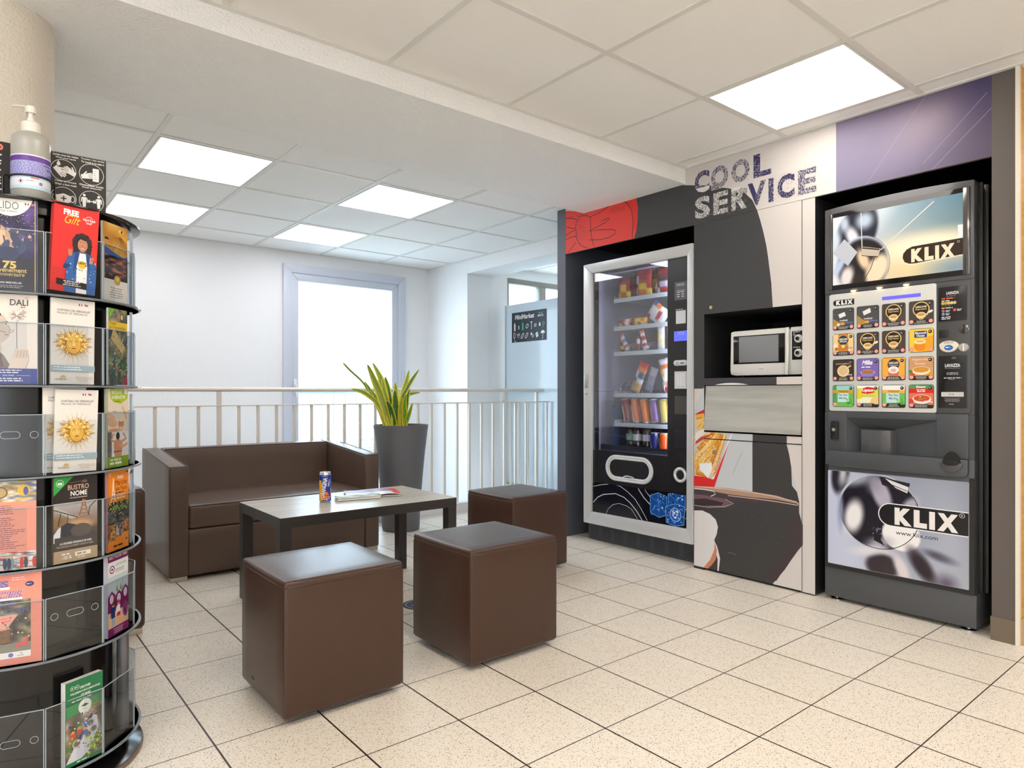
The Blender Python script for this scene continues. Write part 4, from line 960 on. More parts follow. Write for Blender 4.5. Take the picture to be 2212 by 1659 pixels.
p.raster(x0, z0, x1, z1, 150, 96, blobs(bg1, [
    (.30, .22, .10, .5, .5, (230, 240, 246), .9, .6), (.62, .85, .40, .34, 0, (232, 214, 170), .8, .95), (.78, .62, .36, .16, 0, (255, 244, 214), .8, 1), (.95, .95, .2, .14, 0, (120, 150, 176), .8, .7),
    (.20, .28, .17, .40, .15, (40, 42, 56), .12, 1), (.02, .35, .05, .2, 0, (210, 222, 240), .6, .9), (.17, .33, .05, .16, -.2, (226, 226, 236), .5, .95), (.27, .12, .07, .12, 0, (190, 206, 226), .6, .9), (.10, .12, .04, .12, 0, (200, 214, 234), .6, .8),
    (.245, .76, .225, .42, 0, (196, 208, 228), .03, 1), (.25, .77, .205, .395, 0, (36, 32, 38), .10, 1), (.37, .85, .085, .22, .2, (240, 220, 190), .3, 1), (.26, .68, .045, .16, -.2, (236, 206, 170), .5, .95), (.12, .90, .055, .15, .1, (232, 226, 226), .5, 1), (.06, .72, .035, .22, .3, (190, 206, 236), .6, .9),
    (.33, .60, .03, .1, -.3, (90, 66, 46), .6, .6), (.22, .97, .05, .1, 0, (50, 40, 36), .5, .8), (0, 1.0, .04, .15, 0, (236, 240, 246), .5, .9)]))
w_, h_ = x1-x0, z1-z0
def N_(a, c): return x0+w_*a, z0+h_*(1-c)
p.stroke([N_(.24, .0), N_(.25, .55)], .004, (214, 210, 214)); p.stroke([N_(.40, .58), N_(.80, .04)], .004, (232, 226, 220)); p.stroke([N_(.40, .58), N_(.81, .06)], .001, (150, 140, 130))
p.poly([N_(.0, .52), N_(.10, .34), N_(.21, .56), N_(.13, .74)], (190, 195, 206)); p.poly([N_(.25, .49), N_(.40, .56), N_(.38, .66), N_(.24, .62)], (196, 186, 170)); p.stroke([N_(.25, .51), N_(.39, .57)], .006, (60, 44, 36)); p.stroke([N_(.245, .62), N_(.38, .67)], .003, (70, 50, 36))
p.stroke([N_(.35, .68), N_(.32, .82), N_(.27, .96)], .003, (60, 44, 34)); p.poly([N_(.965, .41), N_(1, .41), N_(1, .62), N_(.97, .6)], (236, 240, 244))
p.ring(*N_(.245, .76), .118, .0015, (70, 60, 60), ry=.132, a0=-.4, a1=1.3)
pill = [N_(1, .585), N_(.64, .60), N_(.60, .63), N_(.575, .68), N_(.57, .74), N_(.585, .80), N_(.62, .83), N_(.66, .835), N_(1, .80)]
p.stroke(pill, .007, (255, 248, 224)); p.poly(pill, (50, 36, 26)); p.stroke(pill[1:-1], .0015, (226, 170, 70))
a = N_(.635, .815); c = N_(.945, .635); klix(p, a[0], a[1], c[0], c[1], (246, 226, 196)); p.ring(*N_(.97, .625), .004, .001, (230, 220, 200))
p.clip = (x0, z0, x1, z1)
p.build('lit_picture', M_GLOSSY, SG, (3.1825, 0, 0), U_, V_)
p.z = 0

# control area
b = B(); b.box(3.190, YB, .158, 3.255, YA, .704, .003); b.box(3.190, YB, .886, 3.255, YA, 1.445, .003); b.box(3.190, 1.474, .704, 3.255, YA, .886); b.box(3.190, YB, .704, 3.255, .912, .886); FR = obj('front_frame', b, M_SLATE, DM, world=True)
b = B(); b.prism(rrect(1.0265, .893, 1.470, 1.439, .010), 'x', 3.184, 3.192, .001); BP = obj('button_panel', b, mat('pale_grey_panel', (206, 207, 204), .35), DM, world=True)
b = B(); b.prism(rrect(.905, .893, 1.0262, 1.434, .010), 'x', 3.184, 3.192, .001); SP = obj('payment_panel', b, mat('dark_payment_panel', (70, 70, 72), .4), DM, world=True)
for u_ in (1843, 1899, 1957):
    y, _ = on_x(u_, 620, 3.18); b = B(); b.lathe([(.011, 0), (.010, -.004), (.003, -.006)], 3.181, y, 16, True, 'z', 1.447); obj('downlight', b, light_mat('warm_downlight', (255, 214, 150), 5), DM, world=True)
p = Print(); p.poly([(-1.452, 1.398), (-1.449, 1.388), (-1.440, 1.383), (-1.357, 1.3835), (-1.357, 1.4105), (-1.440, 1.4105), (-1.449, 1.407)], (24, 24, 26)); klix(p, -1.438, 1.387, -1.364, 1.408, (238, 238, 238)); p.build('maker_badge', M_PRINT, BP, (3.184, 0, 0), U_, V_)
b = B(); b.box(3.1832, 1.085, 1.389, 3.1845, 1.238, 1.404); obj('display_strip', b, light_mat('violet_display', (90, 84, 214), .8), BP, None, world=True)
MATS['violet_display'].node_tree.nodes['Principled BSDF'].inputs['Base Color'].default_value = rgb(70, 66, 170)
HW, HH = .0475, .0505
K_, RDc = (44, 42, 42), (226, 132, 122)
def btn_art(i, j):
    p = Print(clip=(-HW+.002, -HH+.002, HW-.002, HH-.002)); R0 = (-HW+.002, -HH+.002, HW-.002, HH-.002)
    def T(s, a, c, d, e, col, bold=.02, **k): p.text(s, a, c, d, e, col, bold, **k)
    def esp(bgc, spoon):
        p.rect(*R0, bgc)
        for k in range(16): p.stroke([(-.045+.006*k, -.03), (-.045+.006*k, .05)], .0015, (120, 108, 106))
        p.disc(0, .014, .031, (46, 34, 30)); p.ring(0, .014, .030, .004, (226, 196, 120)); p.disc(0, -.012, .019, (236, 212, 160), .014); p.disc(0, -.009, .014, (198, 150, 90), .006); p.ring(0, -.02, .010, .003, (214, 180, 120), a0=pi, a1=2*pi)
        T('NESCAFE', -.021, .020, .021, .028, (236, 226, 214), .03); T('Espresso', -.021, .009, .021, .018, (226, 192, 96), .02)
        if spoon: p.disc(.036, .002, .009, (236, 234, 230), .005, rot=.5); p.stroke([(.03, 0), (.022, -.014)], .002, (236, 234, 230))
    foot = True; reds = 2
    if i == 0 and j < 2:
        p.rect(*R0, (76, 78, 82)); p.poly([(-.046, .012 if j else .004), (-.006, -.022), (-.02, -.034), (-.046, -.034)], (176, 140, 72)); p.poly([(-.022, .022), (.006, .032), (.012, .014), (-.016, .004)] if j == 0 else [(-.022, .026), (.010, .040), (.014, .020), (-.016, .008)], (232, 230, 228))
        T('CLASSIQUE', -.016, -.012, .020, -.004, (236, 234, 232), .03); p.disc(-.004, -.022, .012, (214, 160, 84), .007); p.disc(-.022, -.026, .007, (236, 226, 212)) if j == 0 else None; T('KlixCup', .010, -.024, .042, -.014, (110, 130, 200), .03)
    elif (i == 0) or (i == 1 and j in (1, 2)): esp((58, 44, 46) if i else (54, 48, 46), (i, j) in ((0, 3), (1, 1)))
    elif i == 1 and j == 0:
        p.rect(*R0, (240, 208, 150)); p.rect(-.022, -.046, .022, .05, (206, 128, 46)); p.disc(0, .020, .024, (54, 62, 70)); p.ring(0, .020, .024, .003, (220, 170, 70)); T('NESCAFE', -.019, .020, .019, .029, (236, 236, 232), .03); T('SPECIAL', -.017, .010, .017, .018, (236, 236, 232), .02); p.disc(0, -.008, .008, (246, 214, 90)); p.disc(-.03, -.020, .008, (190, 110, 40)); p.disc(-.036, -.004, .010, (246, 226, 190)); T('KlixCup', .008, -.022, .042, -.012, (80, 110, 200), .03)
    elif i == 1 and j == 3:
        p.rect(*R0, (246, 204, 66)); p.disc(.05, -.03, .05, (238, 168, 44)); p.disc(-.006, -.024, .022, (232, 140, 40)); p.disc(-.004, -.006, .022, (248, 226, 170), .010); p.disc(-.004, -.004, .015, (226, 180, 110), .005); p.rect(-.026, .012, .022, .040, (58, 62, 120), .002); T('Maxwell', -.023, .027, .019, .037, (246, 246, 250), .02); T('House', -.017, .015, .013, .026, (246, 246, 250), .02); foot = False
    elif i == 2 and j == 0:
        p.rect(*R0, (60, 46, 42)); T('CHOCAMENTO', -.034, .026, .034, .033, (206, 178, 130)); p.disc(0, -.004, .027, (232, 206, 160)); p.disc(0, -.003, .020, (222, 190, 140)); p.stroke([(.02, .012), (.034, .020)], .006, (232, 206, 160)); T('KlixCup', .010, -.026, .040, -.017, (226, 230, 240), .03)
    elif i == 2 and j == 1:
        p.rect(*R0, (126, 104, 186)); T('Milka', -.022, .022, .022, .042, (244, 244, 250), .04, shear=.3); p.lines(-.026, .014, .026, 1, .01, .005, (240, 240, 250)); p.disc(0, -.012, .030, (240, 238, 246), .011); p.disc(0, -.012, .026, (176, 112, 60), .009); p.disc(0, -.011, .012, (222, 180, 120), .004); p.poly([(-.028, -.016), (.028, -.016), (.022, -.036), (-.022, -.036)], (146, 128, 206)); p.disc(0, -.010, .028, (176, 112, 60), .008)
    elif i == 2 and j == 2:
        p.rect(*R0, (238, 176, 74)); p.disc(0, .020, .024, (58, 54, 56)); T('NESCAFE', -.019, .022, .019, .031, (238, 230, 220), .03); T('Cappuccino', -.018, .013, .018, .019, (238, 230, 220), .01); p.disc(0, -.020, .022, (210, 120, 90)); p.disc(0, -.004, .021, (246, 236, 236), .016); p.disc(0, -.006, .012, (222, 180, 160), .008)
    elif i == 2 and j == 3:
        p.rect(*R0, (214, 160, 112)); 
        for k in range(5): p.stroke([(-.047, .010+.008*k), (.047, .006+.009*k)], .0012, (176, 120, 80))
        T('Cappuccino', -.034, .032, .030, .042, (244, 226, 206), .01, shear=.3); T('Tomate', -.026, .016, .016, .026, (236, 214, 190), .01, shear=.3)
        p.disc(.0, -.010, .034, (244, 226, 196), .018); p.disc(0, -.006, .030, (214, 150, 60), .012); p.disc(-.034, -.030, .010, (206, 70, 40)); p.disc(.036, -.026, .010, (224, 160, 50)); p.disc(-.040, -.014, .008, (90, 140, 60)); p.disc(.03, -.034, .006, (100, 140, 50))
    elif i == 3 and j in (0, 2):
        p.rect(*R0, (110, 190, 90)); p.rect(-.046, .026, .046, .05, (150, 214, 210) if j == 0 else (240, 240, 240)); p.rect(-.046, -.046, -.030, .05, (70, 160, 90)) if j == 0 else None; p.rect(-.024 if j == 0 else -.030, -.028, .024, .02, (196, 226, 232)); p.rect(-.046, .014, .046, .028, (206, 160, 50) if j == 0 else (232, 182, 90)); T('TWININGS', -.022, .017, .024, .025, (120, 84, 20), .02)
        T('The Vert', -.022, .000, .020, .010, (90, 120, 110)); T('Menthe', -.018, -.014, .016, -.004, (90, 120, 110)); p.speckle(.012, -.04, .042, -.012, 26, .002, .006, [(80, 170, 60), (50, 140, 50), (120, 200, 80)], 3); foot = j == 2; reds = 1
    elif i == 3 and j == 1:
        p.rect(*R0, (214, 224, 80)); p.rect(-.046, .036, .046, .05, (246, 246, 242)); p.rect(-.046, -.034, .046, -.002, (238, 240, 210)); p.disc(.04, -.03, .03, (240, 200, 140)); p.disc(-.04, .01, .024, (226, 214, 50)); p.poly([(-.026, .014), (-.022, .036), (.0, .042), (.026, .038), (.028, .016), (0, .010)], (214, 40, 44)); T('Lipton', -.022, .016, .024, .034, (246, 244, 240), .04); T('THE CITRON', -.028, -.006, .028, .003, (206, 176, 40), .01); reds = 1
    else:
        p.rect(*R0, (222, 120, 84)); p.rect(-.046, .034, .046, .05, (70, 160, 90)); T('Knorr', -.018, .036, .018, .046, (240, 244, 240), .04); p.rect(-.046, .014, .046, .034, (212, 44, 40)); p.lines(-.024, .030, .024, 2, .007, .004, (246, 230, 226), centre=True)
        p.disc(.002, -.012, .036, (238, 232, 228), .020); p.disc(.002, -.008, .031, (206, 82, 44), .014); p.speckle(-.01, -.016, .016, .0, 14, .001, .003, [(246, 236, 200), (120, 160, 60)], 4); p.disc(-.040, -.022, .012, (210, 70, 50)); T('KlixCup', .012, -.028, .044, -.018, (226, 230, 246), .03); reds = 1
    if foot: p.rect(-.047, -.05, .047, -.036, K_); p.poly([(-.03, -.036), (.03, -.036), (.024, -.032), (-.024, -.032)], K_); p.lines(-.026, -.035, .026, 3, .0045, .0022, (190, 186, 182), random.Random(i*4+j), True)
    p.disc(-.037, -.038, .0085, RDc); p.ring(-.037, -.038, .004, .0015, (246, 226, 220))
    if reds == 2: p.disc(.037, -.038, .0085, RDc); p.ring(.037, -.038, .004, .0015, (246, 226, 220))
    p.disc(.034, .036, .0075, K_); p.lines(.029, .0385, .039, 1, .01, .003, (210, 208, 206))
    return p
for i, z in enumerate((1.3205, 1.2015, 1.0825, .9625)):
    for j, y in enumerate((1.405, 1.298, 1.191, 1.083)):
        b = B(); b.prism([(y+q[0], z+q[1]) for q in rrect(-HW, -HH, HW, HH, .009)], 'x', 3.1815, 3.185, .0005)
        k = obj('drink_button', b, mat('button_rim', (40, 39, 40), .3), BP, world=True)
        pp = btn_art(i, j); pp.build('button_picture', M_GLOSSY, k, (3.1815, y, z), U_, V_, off=.0002)
# payment side: cards, slots, knob
def card(z0, z1, nm, art):
    b = B(); b.prism(rrect(.9165, z0, 1.0190, z1, .004), 'x', 3.182, 3.1855, .0006); o = obj(nm, b, mat('black_card', (28, 28, 32), .2), SP, world=True)
    p = Print(); art(p); p.build('card_text', M_PRINT, o, (3.182, 0, 0), U_, V_)
GL = (206, 206, 208)
def art1(p):
    p.text('LAVAZZA', -.990, 1.385, -.945, 1.397, GL, .05); p.lines(-.990, 1.380, -.945, 1, .01, .003, (120, 120, 122)); p.lines(-1.007, 1.372, -.942, 1, .01, .005, (214, 90, 50)); p.lines(-1.007, 1.362, -.968, 1, .01, .004, GL)
    for k, c in enumerate(((206, 160, 60), (196, 150, 60), (200, 190, 70), (190, 186, 180), (214, 180, 90))): p.disc(-1.002+.0105*k, 1.350, .0065, c)
    p.lines(-1.007, 1.340, -.960, 1, .01, .002, (130, 130, 130)); p.lines(-1.007, 1.332, -.952, 1, .01, .004, GL)
    p.disc(-1.001, 1.318, .006, (200, 84, 74)); p.disc(-.960, 1.320, .006, (200, 84, 74)); p.disc(-1.001, 1.305, .006, (90, 150, 210)); p.lines(-.992, 1.321, -.970, 2, .005, .003, GL); p.lines(-.951, 1.323, -.930, 2, .005, .003, GL); p.lines(-.992, 1.308, -.972, 2, .005, .003, GL); p.lines(-1.007, 1.294, -.958, 2, .007, .004, GL)
def art2(p):
    p.text('LAVAZZA', -.995, 1.084, -.940, 1.098, GL, .05); p.text('PROFESSIONAL', -.995, 1.077, -.940, 1.081, (150, 150, 152)); p.ring(-.963, 1.122, .007, .001, (190, 190, 190), .003)
    p.lines(-.996, 1.062, -.940, 2, .006, .003, (170, 170, 174), centre=True); p.lines(-1.010, 1.041, -.924, 1, .01, .0035, GL, centre=True); p.lines(-.982, 1.034, -.952, 1, .01, .002, (150, 150, 150))
    p.rect(-1.008, .962, -.928, .981, (198, 196, 194)); p.lines(-.982, .973, -.955, 1, .01, .003, (110, 110, 110)); p.lines(-1.008, .956, -.930, 4, .0045, .002, (140, 140, 144), centre=True); p.lines(-.98, .932, -.956, 1, .01, .002, (190, 190, 190))
card(1.275, 1.418, 'price_card', art1); card(.915, 1.131, 'service_card', art2)
b = B(); b.prism(rrect(.985, 1.207, 1.017, 1.239, .004), 'x', 3.178, 3.185, .002); o = obj('key_socket', b, M_VBLK, SP, world=True)
b = B(); b.prism(rrect(.993, 1.215, 1.009, 1.231, .002), 'x', 3.176, 3.179, .001); obj('socket_recess', b, M_BLACK, o, world=True)
b = B(); b.lathe([(.019, 0), (.018, -.004), (.015, -.005)], .927, 1.239, 24, True, 'x', 3.184); o = obj('coin_slot', b, mat('dark_chrome'), SP, world=True)
b = B(); b.box(3.178, .9245, 1.221, 3.180, .9295, 1.257); obj('slot_gap', b, M_BLACK, o, None, world=True)
b = B(); b.prism([(.981+.036*cos(a)*(1 if sin(a) > 0 else .92), 1.172+(.022 if sin(a) > 0 else .026)*sin(a)) for a in [2*pi*k/30 for k in range(30)]], 'x', 3.180, 3.185, .0015); o = obj('cash_badge', b, mat('cream_badge', (224, 218, 200), .35), SP, world=True)
p = Print(); p.lines(-1.004, 1.190, -.957, 2, .005, .0022, (120, 116, 110), centre=True); p.disc(-.981, 1.165, .016, (40, 100, 190), .011); p.lines(-.992, 1.168, -.970, 1, .01, .004, (230, 236, 246)); p.build('badge_print', M_PRINT, o, (3.180, 0, 0), U_, V_)
b = B(); b.lathe([(.018, 0), (.018, -.006), (.015, -.010)], .928, 1.163, 24, True, 'x', 3.184); o = obj('return_knob', b, mat('silver_knob', (206, 204, 200), .25, .6), SP, world=True)
b = B(); b.box(3.168, .9245, 1.147, 3.176, .9315, 1.179, .002); obj('knob_bar', b, mat('silver_knob'), o, world=True)

# dispensing bay: real recess
z_top, z_lip, z_bot = .889, .706, .634
b = B()
b.box(3.182, 1.390, .706, 3.26, 1.474, .890, .002); b.box(3.182, .912, .706, 3.26, 1.026, .890, .002); b.box(3.182, 1.026, .862, 3.26, 1.39, .890, .002)
obj('bay_surround', b, M_SLATE, DM, world=True)
b = B()     # sloped cheeks, back and ceiling of the recess, seen through the front opening
def qd(*pts): b.quad(*pts)
bk = 3.245
qd((3.184, 1.39, .862), (3.184, 1.39, .706), (3.235, 1.355, .706), (3.235, 1.355, .830))
qd((3.235, 1.355, .706), (3.235, 1.20, .706), (3.235, 1.20, .812), (3.235, 1.355, .812)); qd((3.235, 1.20, .706), (3.190, 1.026, .706), (3.190, 1.026, .862), (3.235, 1.20, .815))
qd((3.184, 1.39, .862), (3.235, 1.355, .812), (3.235, 1.20, .815), (3.184, 1.026, .862)); qd((3.184, 1.39, .707), (3.235, 1.355, .707), (3.235, 1.20, .707), (3.184, 1.026, .707))
obj('bay_recess', b, M_SLATE, DM, None, world=True)
b = B(); pts = []
b.prism([(3.232, 1.352), (3.214, 1.34), (3.205, 1.30), (3.205, 1.25), (3.212, 1.215), (3.232, 1.204)], 'z', .704, .809, .002); obj('cup_guard', b, mat('grey_cup_guard', (84, 85, 88), .3), DM, world=True)
b = B(); b.prism([(YA-.018, z_lip+.001), (YA-.018, z_bot+.02), (YA-.026, z_bot+.004), (YA-.04, z_bot), (.935, z_bot-.004), (.917, z_bot+.002), (.911, z_bot+.016), (.911, z_lip-.001)], 'x', 3.170, 3.255, .004); obj('bay_lip', b, M_SLATE, DM, world=True)
b = B(); b.prism(rrect(1.4245, .760, 1.457, .846, .007), 'x', 3.166, 3.183, .004); o = obj('door_handle', b, M_VBLK, DM, world=True)
b = B(); b.lathe([(.009, 0), (.008, -.003)], 1.441, .806, 18, True, 'x', 3.166); obj('lock', b, mat('chrome'), o, world=True)
b = B(); b.prism([(.967+.033*cos(a)*(1-.15*max(0, sin(a))), .690+.046*sin(a)) for a in [pi*k/14 for k in range(15)]], 'x', 3.168, 3.171); o = obj('change_bay', b, M_BLACK, DM, world=True)
b = B(); b.prism([(.967+.041*cos(a), .690+.040*sin(a)) for a in [pi+pi*k/14 for k in range(15)]], 'x', 3.158, 3.171, .003); obj('change_scoop', b, M_GUN, o, world=True)
b = B(); b.prism([(.967+.030*cos(a), .691+.012*sin(a)) for a in [2*pi*k/20 for k in range(20)]], 'x', 3.155, 3.158, .0005); obj('scoop_hollow', b, M_BLACK, o, world=True)

# lower picture
x0, x1, z0, z1 = -1.476, -.913, .176, .612
p = Print(clip=(x0, z0, x1, z1))
def bg2(a, c):
    k = min(1, max(0, a)); s = sin(a*9)*8
    return [196-52*k+40*max(0, c-.5)*k+s, 202-52*k+40*max(0, c-.5)*k+s, 226-60*k+30*max(0, c-.5)*k+s]
p.raster(x0, z0, x1, z1, 168, 132, blobs(bg2, [
    (.10, .02, .07, .22, .1, (40, 36, 48), .25, 1), (.12, .02, .03, .12, .1, (220, 218, 226), .7, .8),
    (.385, .385, .305, .385, 0, (222, 224, 236), .012, 1), (.390, .390, .297, .377, 0, (28, 26, 38), .02, 1),
    (.24, .06, .14, .07, -.5, (190, 196, 214), .6, .7), (.205, .46, .070, .17, .12, (238, 236, 238), .45, 1), (.415, .20, .065, .17, -.25, (178, 172, 190), .35, 1), (.36, .10, .06, .10, 0, (150, 146, 166), .7, .7),
    (.555, .585, .135, .16, -.15, (242, 240, 240), .08, 1), (.62, .28, .05, .10, .5, (190, 188, 200), .5, .8), (.40, .70, .10, .06, -.4, (180, 178, 192), .7, .8),
    (.10, .42, .025, .2, 0, (150, 156, 190), .6, .8), (.40, .78, .10, .05, .0, (206, 204, 216), .5, .9),
    (.42, .93, .12, .12, 0, (52, 42, 50), .25, 1), (.70, .86, .06, .17, -.45, (44, 34, 44), .5, 1), (.82, .74, .10, .04, .35, (60, 54, 72), .7, .9), (.56, .92, .045, .14, -.3, (226, 214, 220), .5, .9), (.86, .98, .07, .08, 0, (90, 78, 100), .8, .8), (.90, .55, .12, .3, 0, (178, 182, 198), .9, .6), (.30, .80, .12, .05, -.3, (226, 224, 230), .7, .8)]))
w_, h_ = x1-x0, z1-z0
p.poly([N_(.40, .02), N_(.62, .06), N_(.60, .17), N_(.50, .13), N_(.42, .10)], (40, 36, 42)); p.poly([N_(.44, .03), N_(.61, .10), N_(.60, .16), N_(.52, .12)], (226, 226, 230)); p.stroke([N_(.42, .06), N_(.60, .14)], .003, (20, 20, 24)); p.poly([N_(.36, .60), N_(.42, .54), N_(.41, .66), N_(.44, .72), N_(.36, .68)], (26, 26, 34))
p.speckle(*N_(.35, .62), *N_(.42, .54), 30, .001, .004, [(110, 116, 170), (60, 60, 90), (200, 200, 220)], 9)
p.ring(*N_(.39, .385), .1665, .003, (44, 42, 60), ry=.163, a0=-1.9, a1=.55, n=50)
# long pill logo
T0, T1, B1_, B0 = Z6(480, 703), Z6(1010, 766), Z6(1010, 912), Z6(462, 848)
zt0, zb0 = T0[1], B0[1]; rr = (zt0-zb0)/2; cxp, czp = Z6(468, 775)[0], (zt0+zb0)/2
pl = [(x1+.01, zt0), (cxp, zt0)]+[(cxp-rr*sin(a*pi/12), czp+rr*cos(a*pi/12)) for a in range(1, 12)]+[(cxp, zb0), (x1+.01, zb0)]
p.poly(pl, (24, 24, 28)); p.stroke(pl, .004, (240, 240, 244))
a = Z6(495, 835); c = Z6(918, 752); klix(p, a[0], Z6(495, 840)[1], c[0], Z6(495, 726)[1], (236, 232, 230))
g = Z6(944, 783); p.ring(g[0], g[1], .009, .0014, (230, 230, 234)); p.text('R', g[0]-.003, g[1]-.004, g[0]+.003, g[1]+.004, (230, 230, 234))
a = Z6(503, 890); c = Z6(782, 918); p.text('www.klix.com', a[0], a[1]-.010, c[0], a[1]+.008, (52, 52, 70), .004)
b = B(); b.prism(rrect(-x1-.002, z0-.002, -x0+.002, z1+.002, .006), 'x', 3.187, 3.191, .0008); o = obj('poster_board', b, mat('grey_board', (150, 150, 156), .3), DM, world=True)
p.build('poster_picture', M_GLOSSY, o, (3.187, 0, 0), U_, V_)
b = B(); b.box(3.188, YB, .156, 3.192, YA, .176, .001); b.box(3.188, YB, .176, 3.1905, .911, .630); b.box(3.188, 1.478, .176, 3.1905, YA, .64); obj('poster_frame', b, mat('black_satin_frame', (34, 34, 36), .35), DM, None, world=True)
# ------------------------------------------------------------------ seating
def leather(name, col, col2, rough):
    m = mat(name, col, rough, bump=(260, .22, .0014), spec=.35, coat=.2); m.node_tree.nodes['Principled BSDF'].inputs['Coat Roughness'].default_value = .32
    return m
M_LEA = leather('brown_faux_leather', (68, 46, 36), None, .34)
M_SEAM = mat('brown_seam_piping', (70, 52, 44), .4)
def soft_box(bb, x0, y0, z0, x1, y1, z1, r=.02, seg=3, puff=.0, rnd=0):
    """upholstered block: rounded, faces very slightly swollen"""
    bm = bmesh.new(); bmesh.ops.create_cube(bm, size=1)
    for v in bm.verts: v.co = Vector((x0+(v.co.x+.5)*(x1-x0), y0+(v.co.y+.5)*(y1-y0), z0+(v.co.z+.5)*(z1-z0)))
    bmesh.ops.bevel(bm, geom=list(bm.edges)+list(bm.verts), offset=r, segments=seg, profile=.5, affect='EDGES')
    bmesh.ops.subdivide_edges(bm, edges=[e for e in bm.edges if e.calc_length() > .1], cuts=6, use_grid_fill=True)
    c = Vector(((x0+x1)/2, (y0+y1)/2, (z0+z1)/2)); h = Vector(((x1-x0)/2, (y1-y0)/2, (z1-z0)/2)); rr = random.Random(rnd)
    for v in bm.verts:
        d = v.co-c; n = [abs(d[i])/h[i] for i in range(3)]
        for i in range(3):
            j, k = (i+1) % 3, (i+2) % 3
            if n[i] > .9: v.co[i] += (1 if d[i] > 0 else -1)*puff*max(0, 1-n[j]**2)*max(0, 1-n[k]**2)
    me = bpy.data.meshes.new('tmp'); bm.to_mesh(me); bm.free(); bb.m.from_mesh(me); bpy.data.meshes.remove(me)
    return bb
def ottoman(x0, y0, x1, y1, label, seed):
    cx, cy = (x0+x1)/2, (y0+y1)/2; hx, hy = (x1-x0)/2, (y1-y0)/2
    t = thing('cube_stool', label, 'stool', (cx, cy, 0), 0, None)
    b = B(); soft_box(b, -hx, -hy, .022, hx, hy, .412, .012, 3, .006, seed); obj('body', b, M_LEA, t, 60)
    b = B(); soft_box(b, -hx+.0005, -hy+.0005, .400, hx-.0005, hy-.0005, .426, .010, 3, .004, seed); obj('seat', b, M_LEA, t, 60)
    b = B(); q = .003
    pts = [(s*(hx-q-.012*(1-abs(c_))), 0) for s in (1,) for c_ in (1,)]
    loop = [(p_[0], p_[1], .409) for p_ in rrect(-hx+.002, -hy+.002, hx-.002, hy-.002, .014)]
    b.tube(loop, .0035, 8, closed=True); obj('piping', b, M_SEAM, t, 60)
    for k, (sx, sy) in enumerate(((-1, -1), (1, -1), (1, 1), (-1, 1))):
        b = B(); b.tube([(sx*(hx-.0035), sy*(hy-.0035), .03), (sx*(hx-.0028), sy*(hy-.0028), .2), (sx*(hx-.0035), sy*(hy-.0035), .402)], .0022, 6); obj('seam', b, M_SEAM, t, 60)
    b = B(); b.box(-hx+.05, -hy+.05, 0, hx-.05, hy-.05, .03, .002); obj('base', b, mat('black_plinth', (22, 20, 20), .6), t)
    b = B(); b.box(-hx-.002, .06, .06, -hx+.003, .085, .085) if seed == 1 else b.box(hx-.003, -.06, .06, hx+.002, -.04, .09); obj('tag', b, mat('dark_tag', (30, 28, 30), .6), t, None)
    return t
ottoman(.722, 1.892, 1.122, 2.272, 'brown cube stool nearest the camera, left one of the front pair', 1)
ottoman(1.375, 1.864, 1.788, 2.250, 'brown cube stool on the right of the front pair, between table and camera', 2)
ottoman(2.232, 2.660, 2.630, 3.060, 'brown cube stool farther back, right of the table near the snack machine', 3)

# two-seat sofa
M_SOFA = leather('lightened_taupe_leather', (92, 74, 64), None, .36)  # taupe tone, lightened to stand in for light on back and side
SX0, SX1, SY0, SY1 = .812, 2.018, 3.700, 4.375
t = thing('sofa', 'brown two-seat faux leather sofa with sloping arms in front of the railing', 'sofa', ((SX0+SX1)/2, (SY0+SY1)/2, 0))
def arm(x0, x1, y0, y1, zf, zb, z0=.022):
    b = B(); soft_box(b, x0, y0, z0, x1, y1, .6, .011, 3, .003)
    for v in b.m.verts:
        if v.co.z > .3: v.co.z += (zf+(zb-zf)*(v.co.y-y0)/(y1-y0)-.6)*min(1, (v.co.z-.3)/.27)
    return b
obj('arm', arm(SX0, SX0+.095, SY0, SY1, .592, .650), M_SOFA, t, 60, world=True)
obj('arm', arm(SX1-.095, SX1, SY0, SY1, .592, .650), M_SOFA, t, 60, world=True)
b = B(); soft_box(b, SX0+.095, SY1-.13, .022, SX1-.095, SY1, .648, .012, 3, .003)
for v in b.m.verts:
    if v.co.y < SY1-.06: v.co.y -= .06*max(0, (.5-v.co.z)/.5)
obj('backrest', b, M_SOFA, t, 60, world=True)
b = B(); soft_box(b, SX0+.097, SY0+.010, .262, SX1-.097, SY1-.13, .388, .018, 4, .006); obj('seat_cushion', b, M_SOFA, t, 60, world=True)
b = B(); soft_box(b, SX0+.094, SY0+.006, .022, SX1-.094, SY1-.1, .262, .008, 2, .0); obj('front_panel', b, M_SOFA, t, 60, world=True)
for x in (SX0, SX1-.095):
    b = B(); zz = lambda y: .592+.058*(y-SY0)/(SY1-SY0)+.0005
    b.tube([(x+.004, SY0+.004, .594), (x+.004, SY1-.01, zz(SY1))], .0022, 6); b.tube([(x+.091, SY0+.004, .594), (x+.091, SY1-.13, zz(SY1-.13))], .0022, 6)
    b.tube([(x+.004, SY0+.003, .594), (x+.091, SY0+.003, .594)], .0022, 6); obj('piping', b, M_SEAM, t, 60, world=True)
b = B(); b.tube([(SX0+.1, SY0+.012, .384), (SX1-.1, SY0+.012, .384)], .002, 6); obj('seam', b, M_SEAM, t, 60, world=True)
b = B(); b.tube([(SX0+.1, SY1-.127, .646), (SX1-.1, SY1-.127, .646)], .002, 6); obj('seam', b, M_SEAM, t, 60, world=True)
M_FOOT = mat('pale_metal_foot', (196, 188, 172), .35, .3)
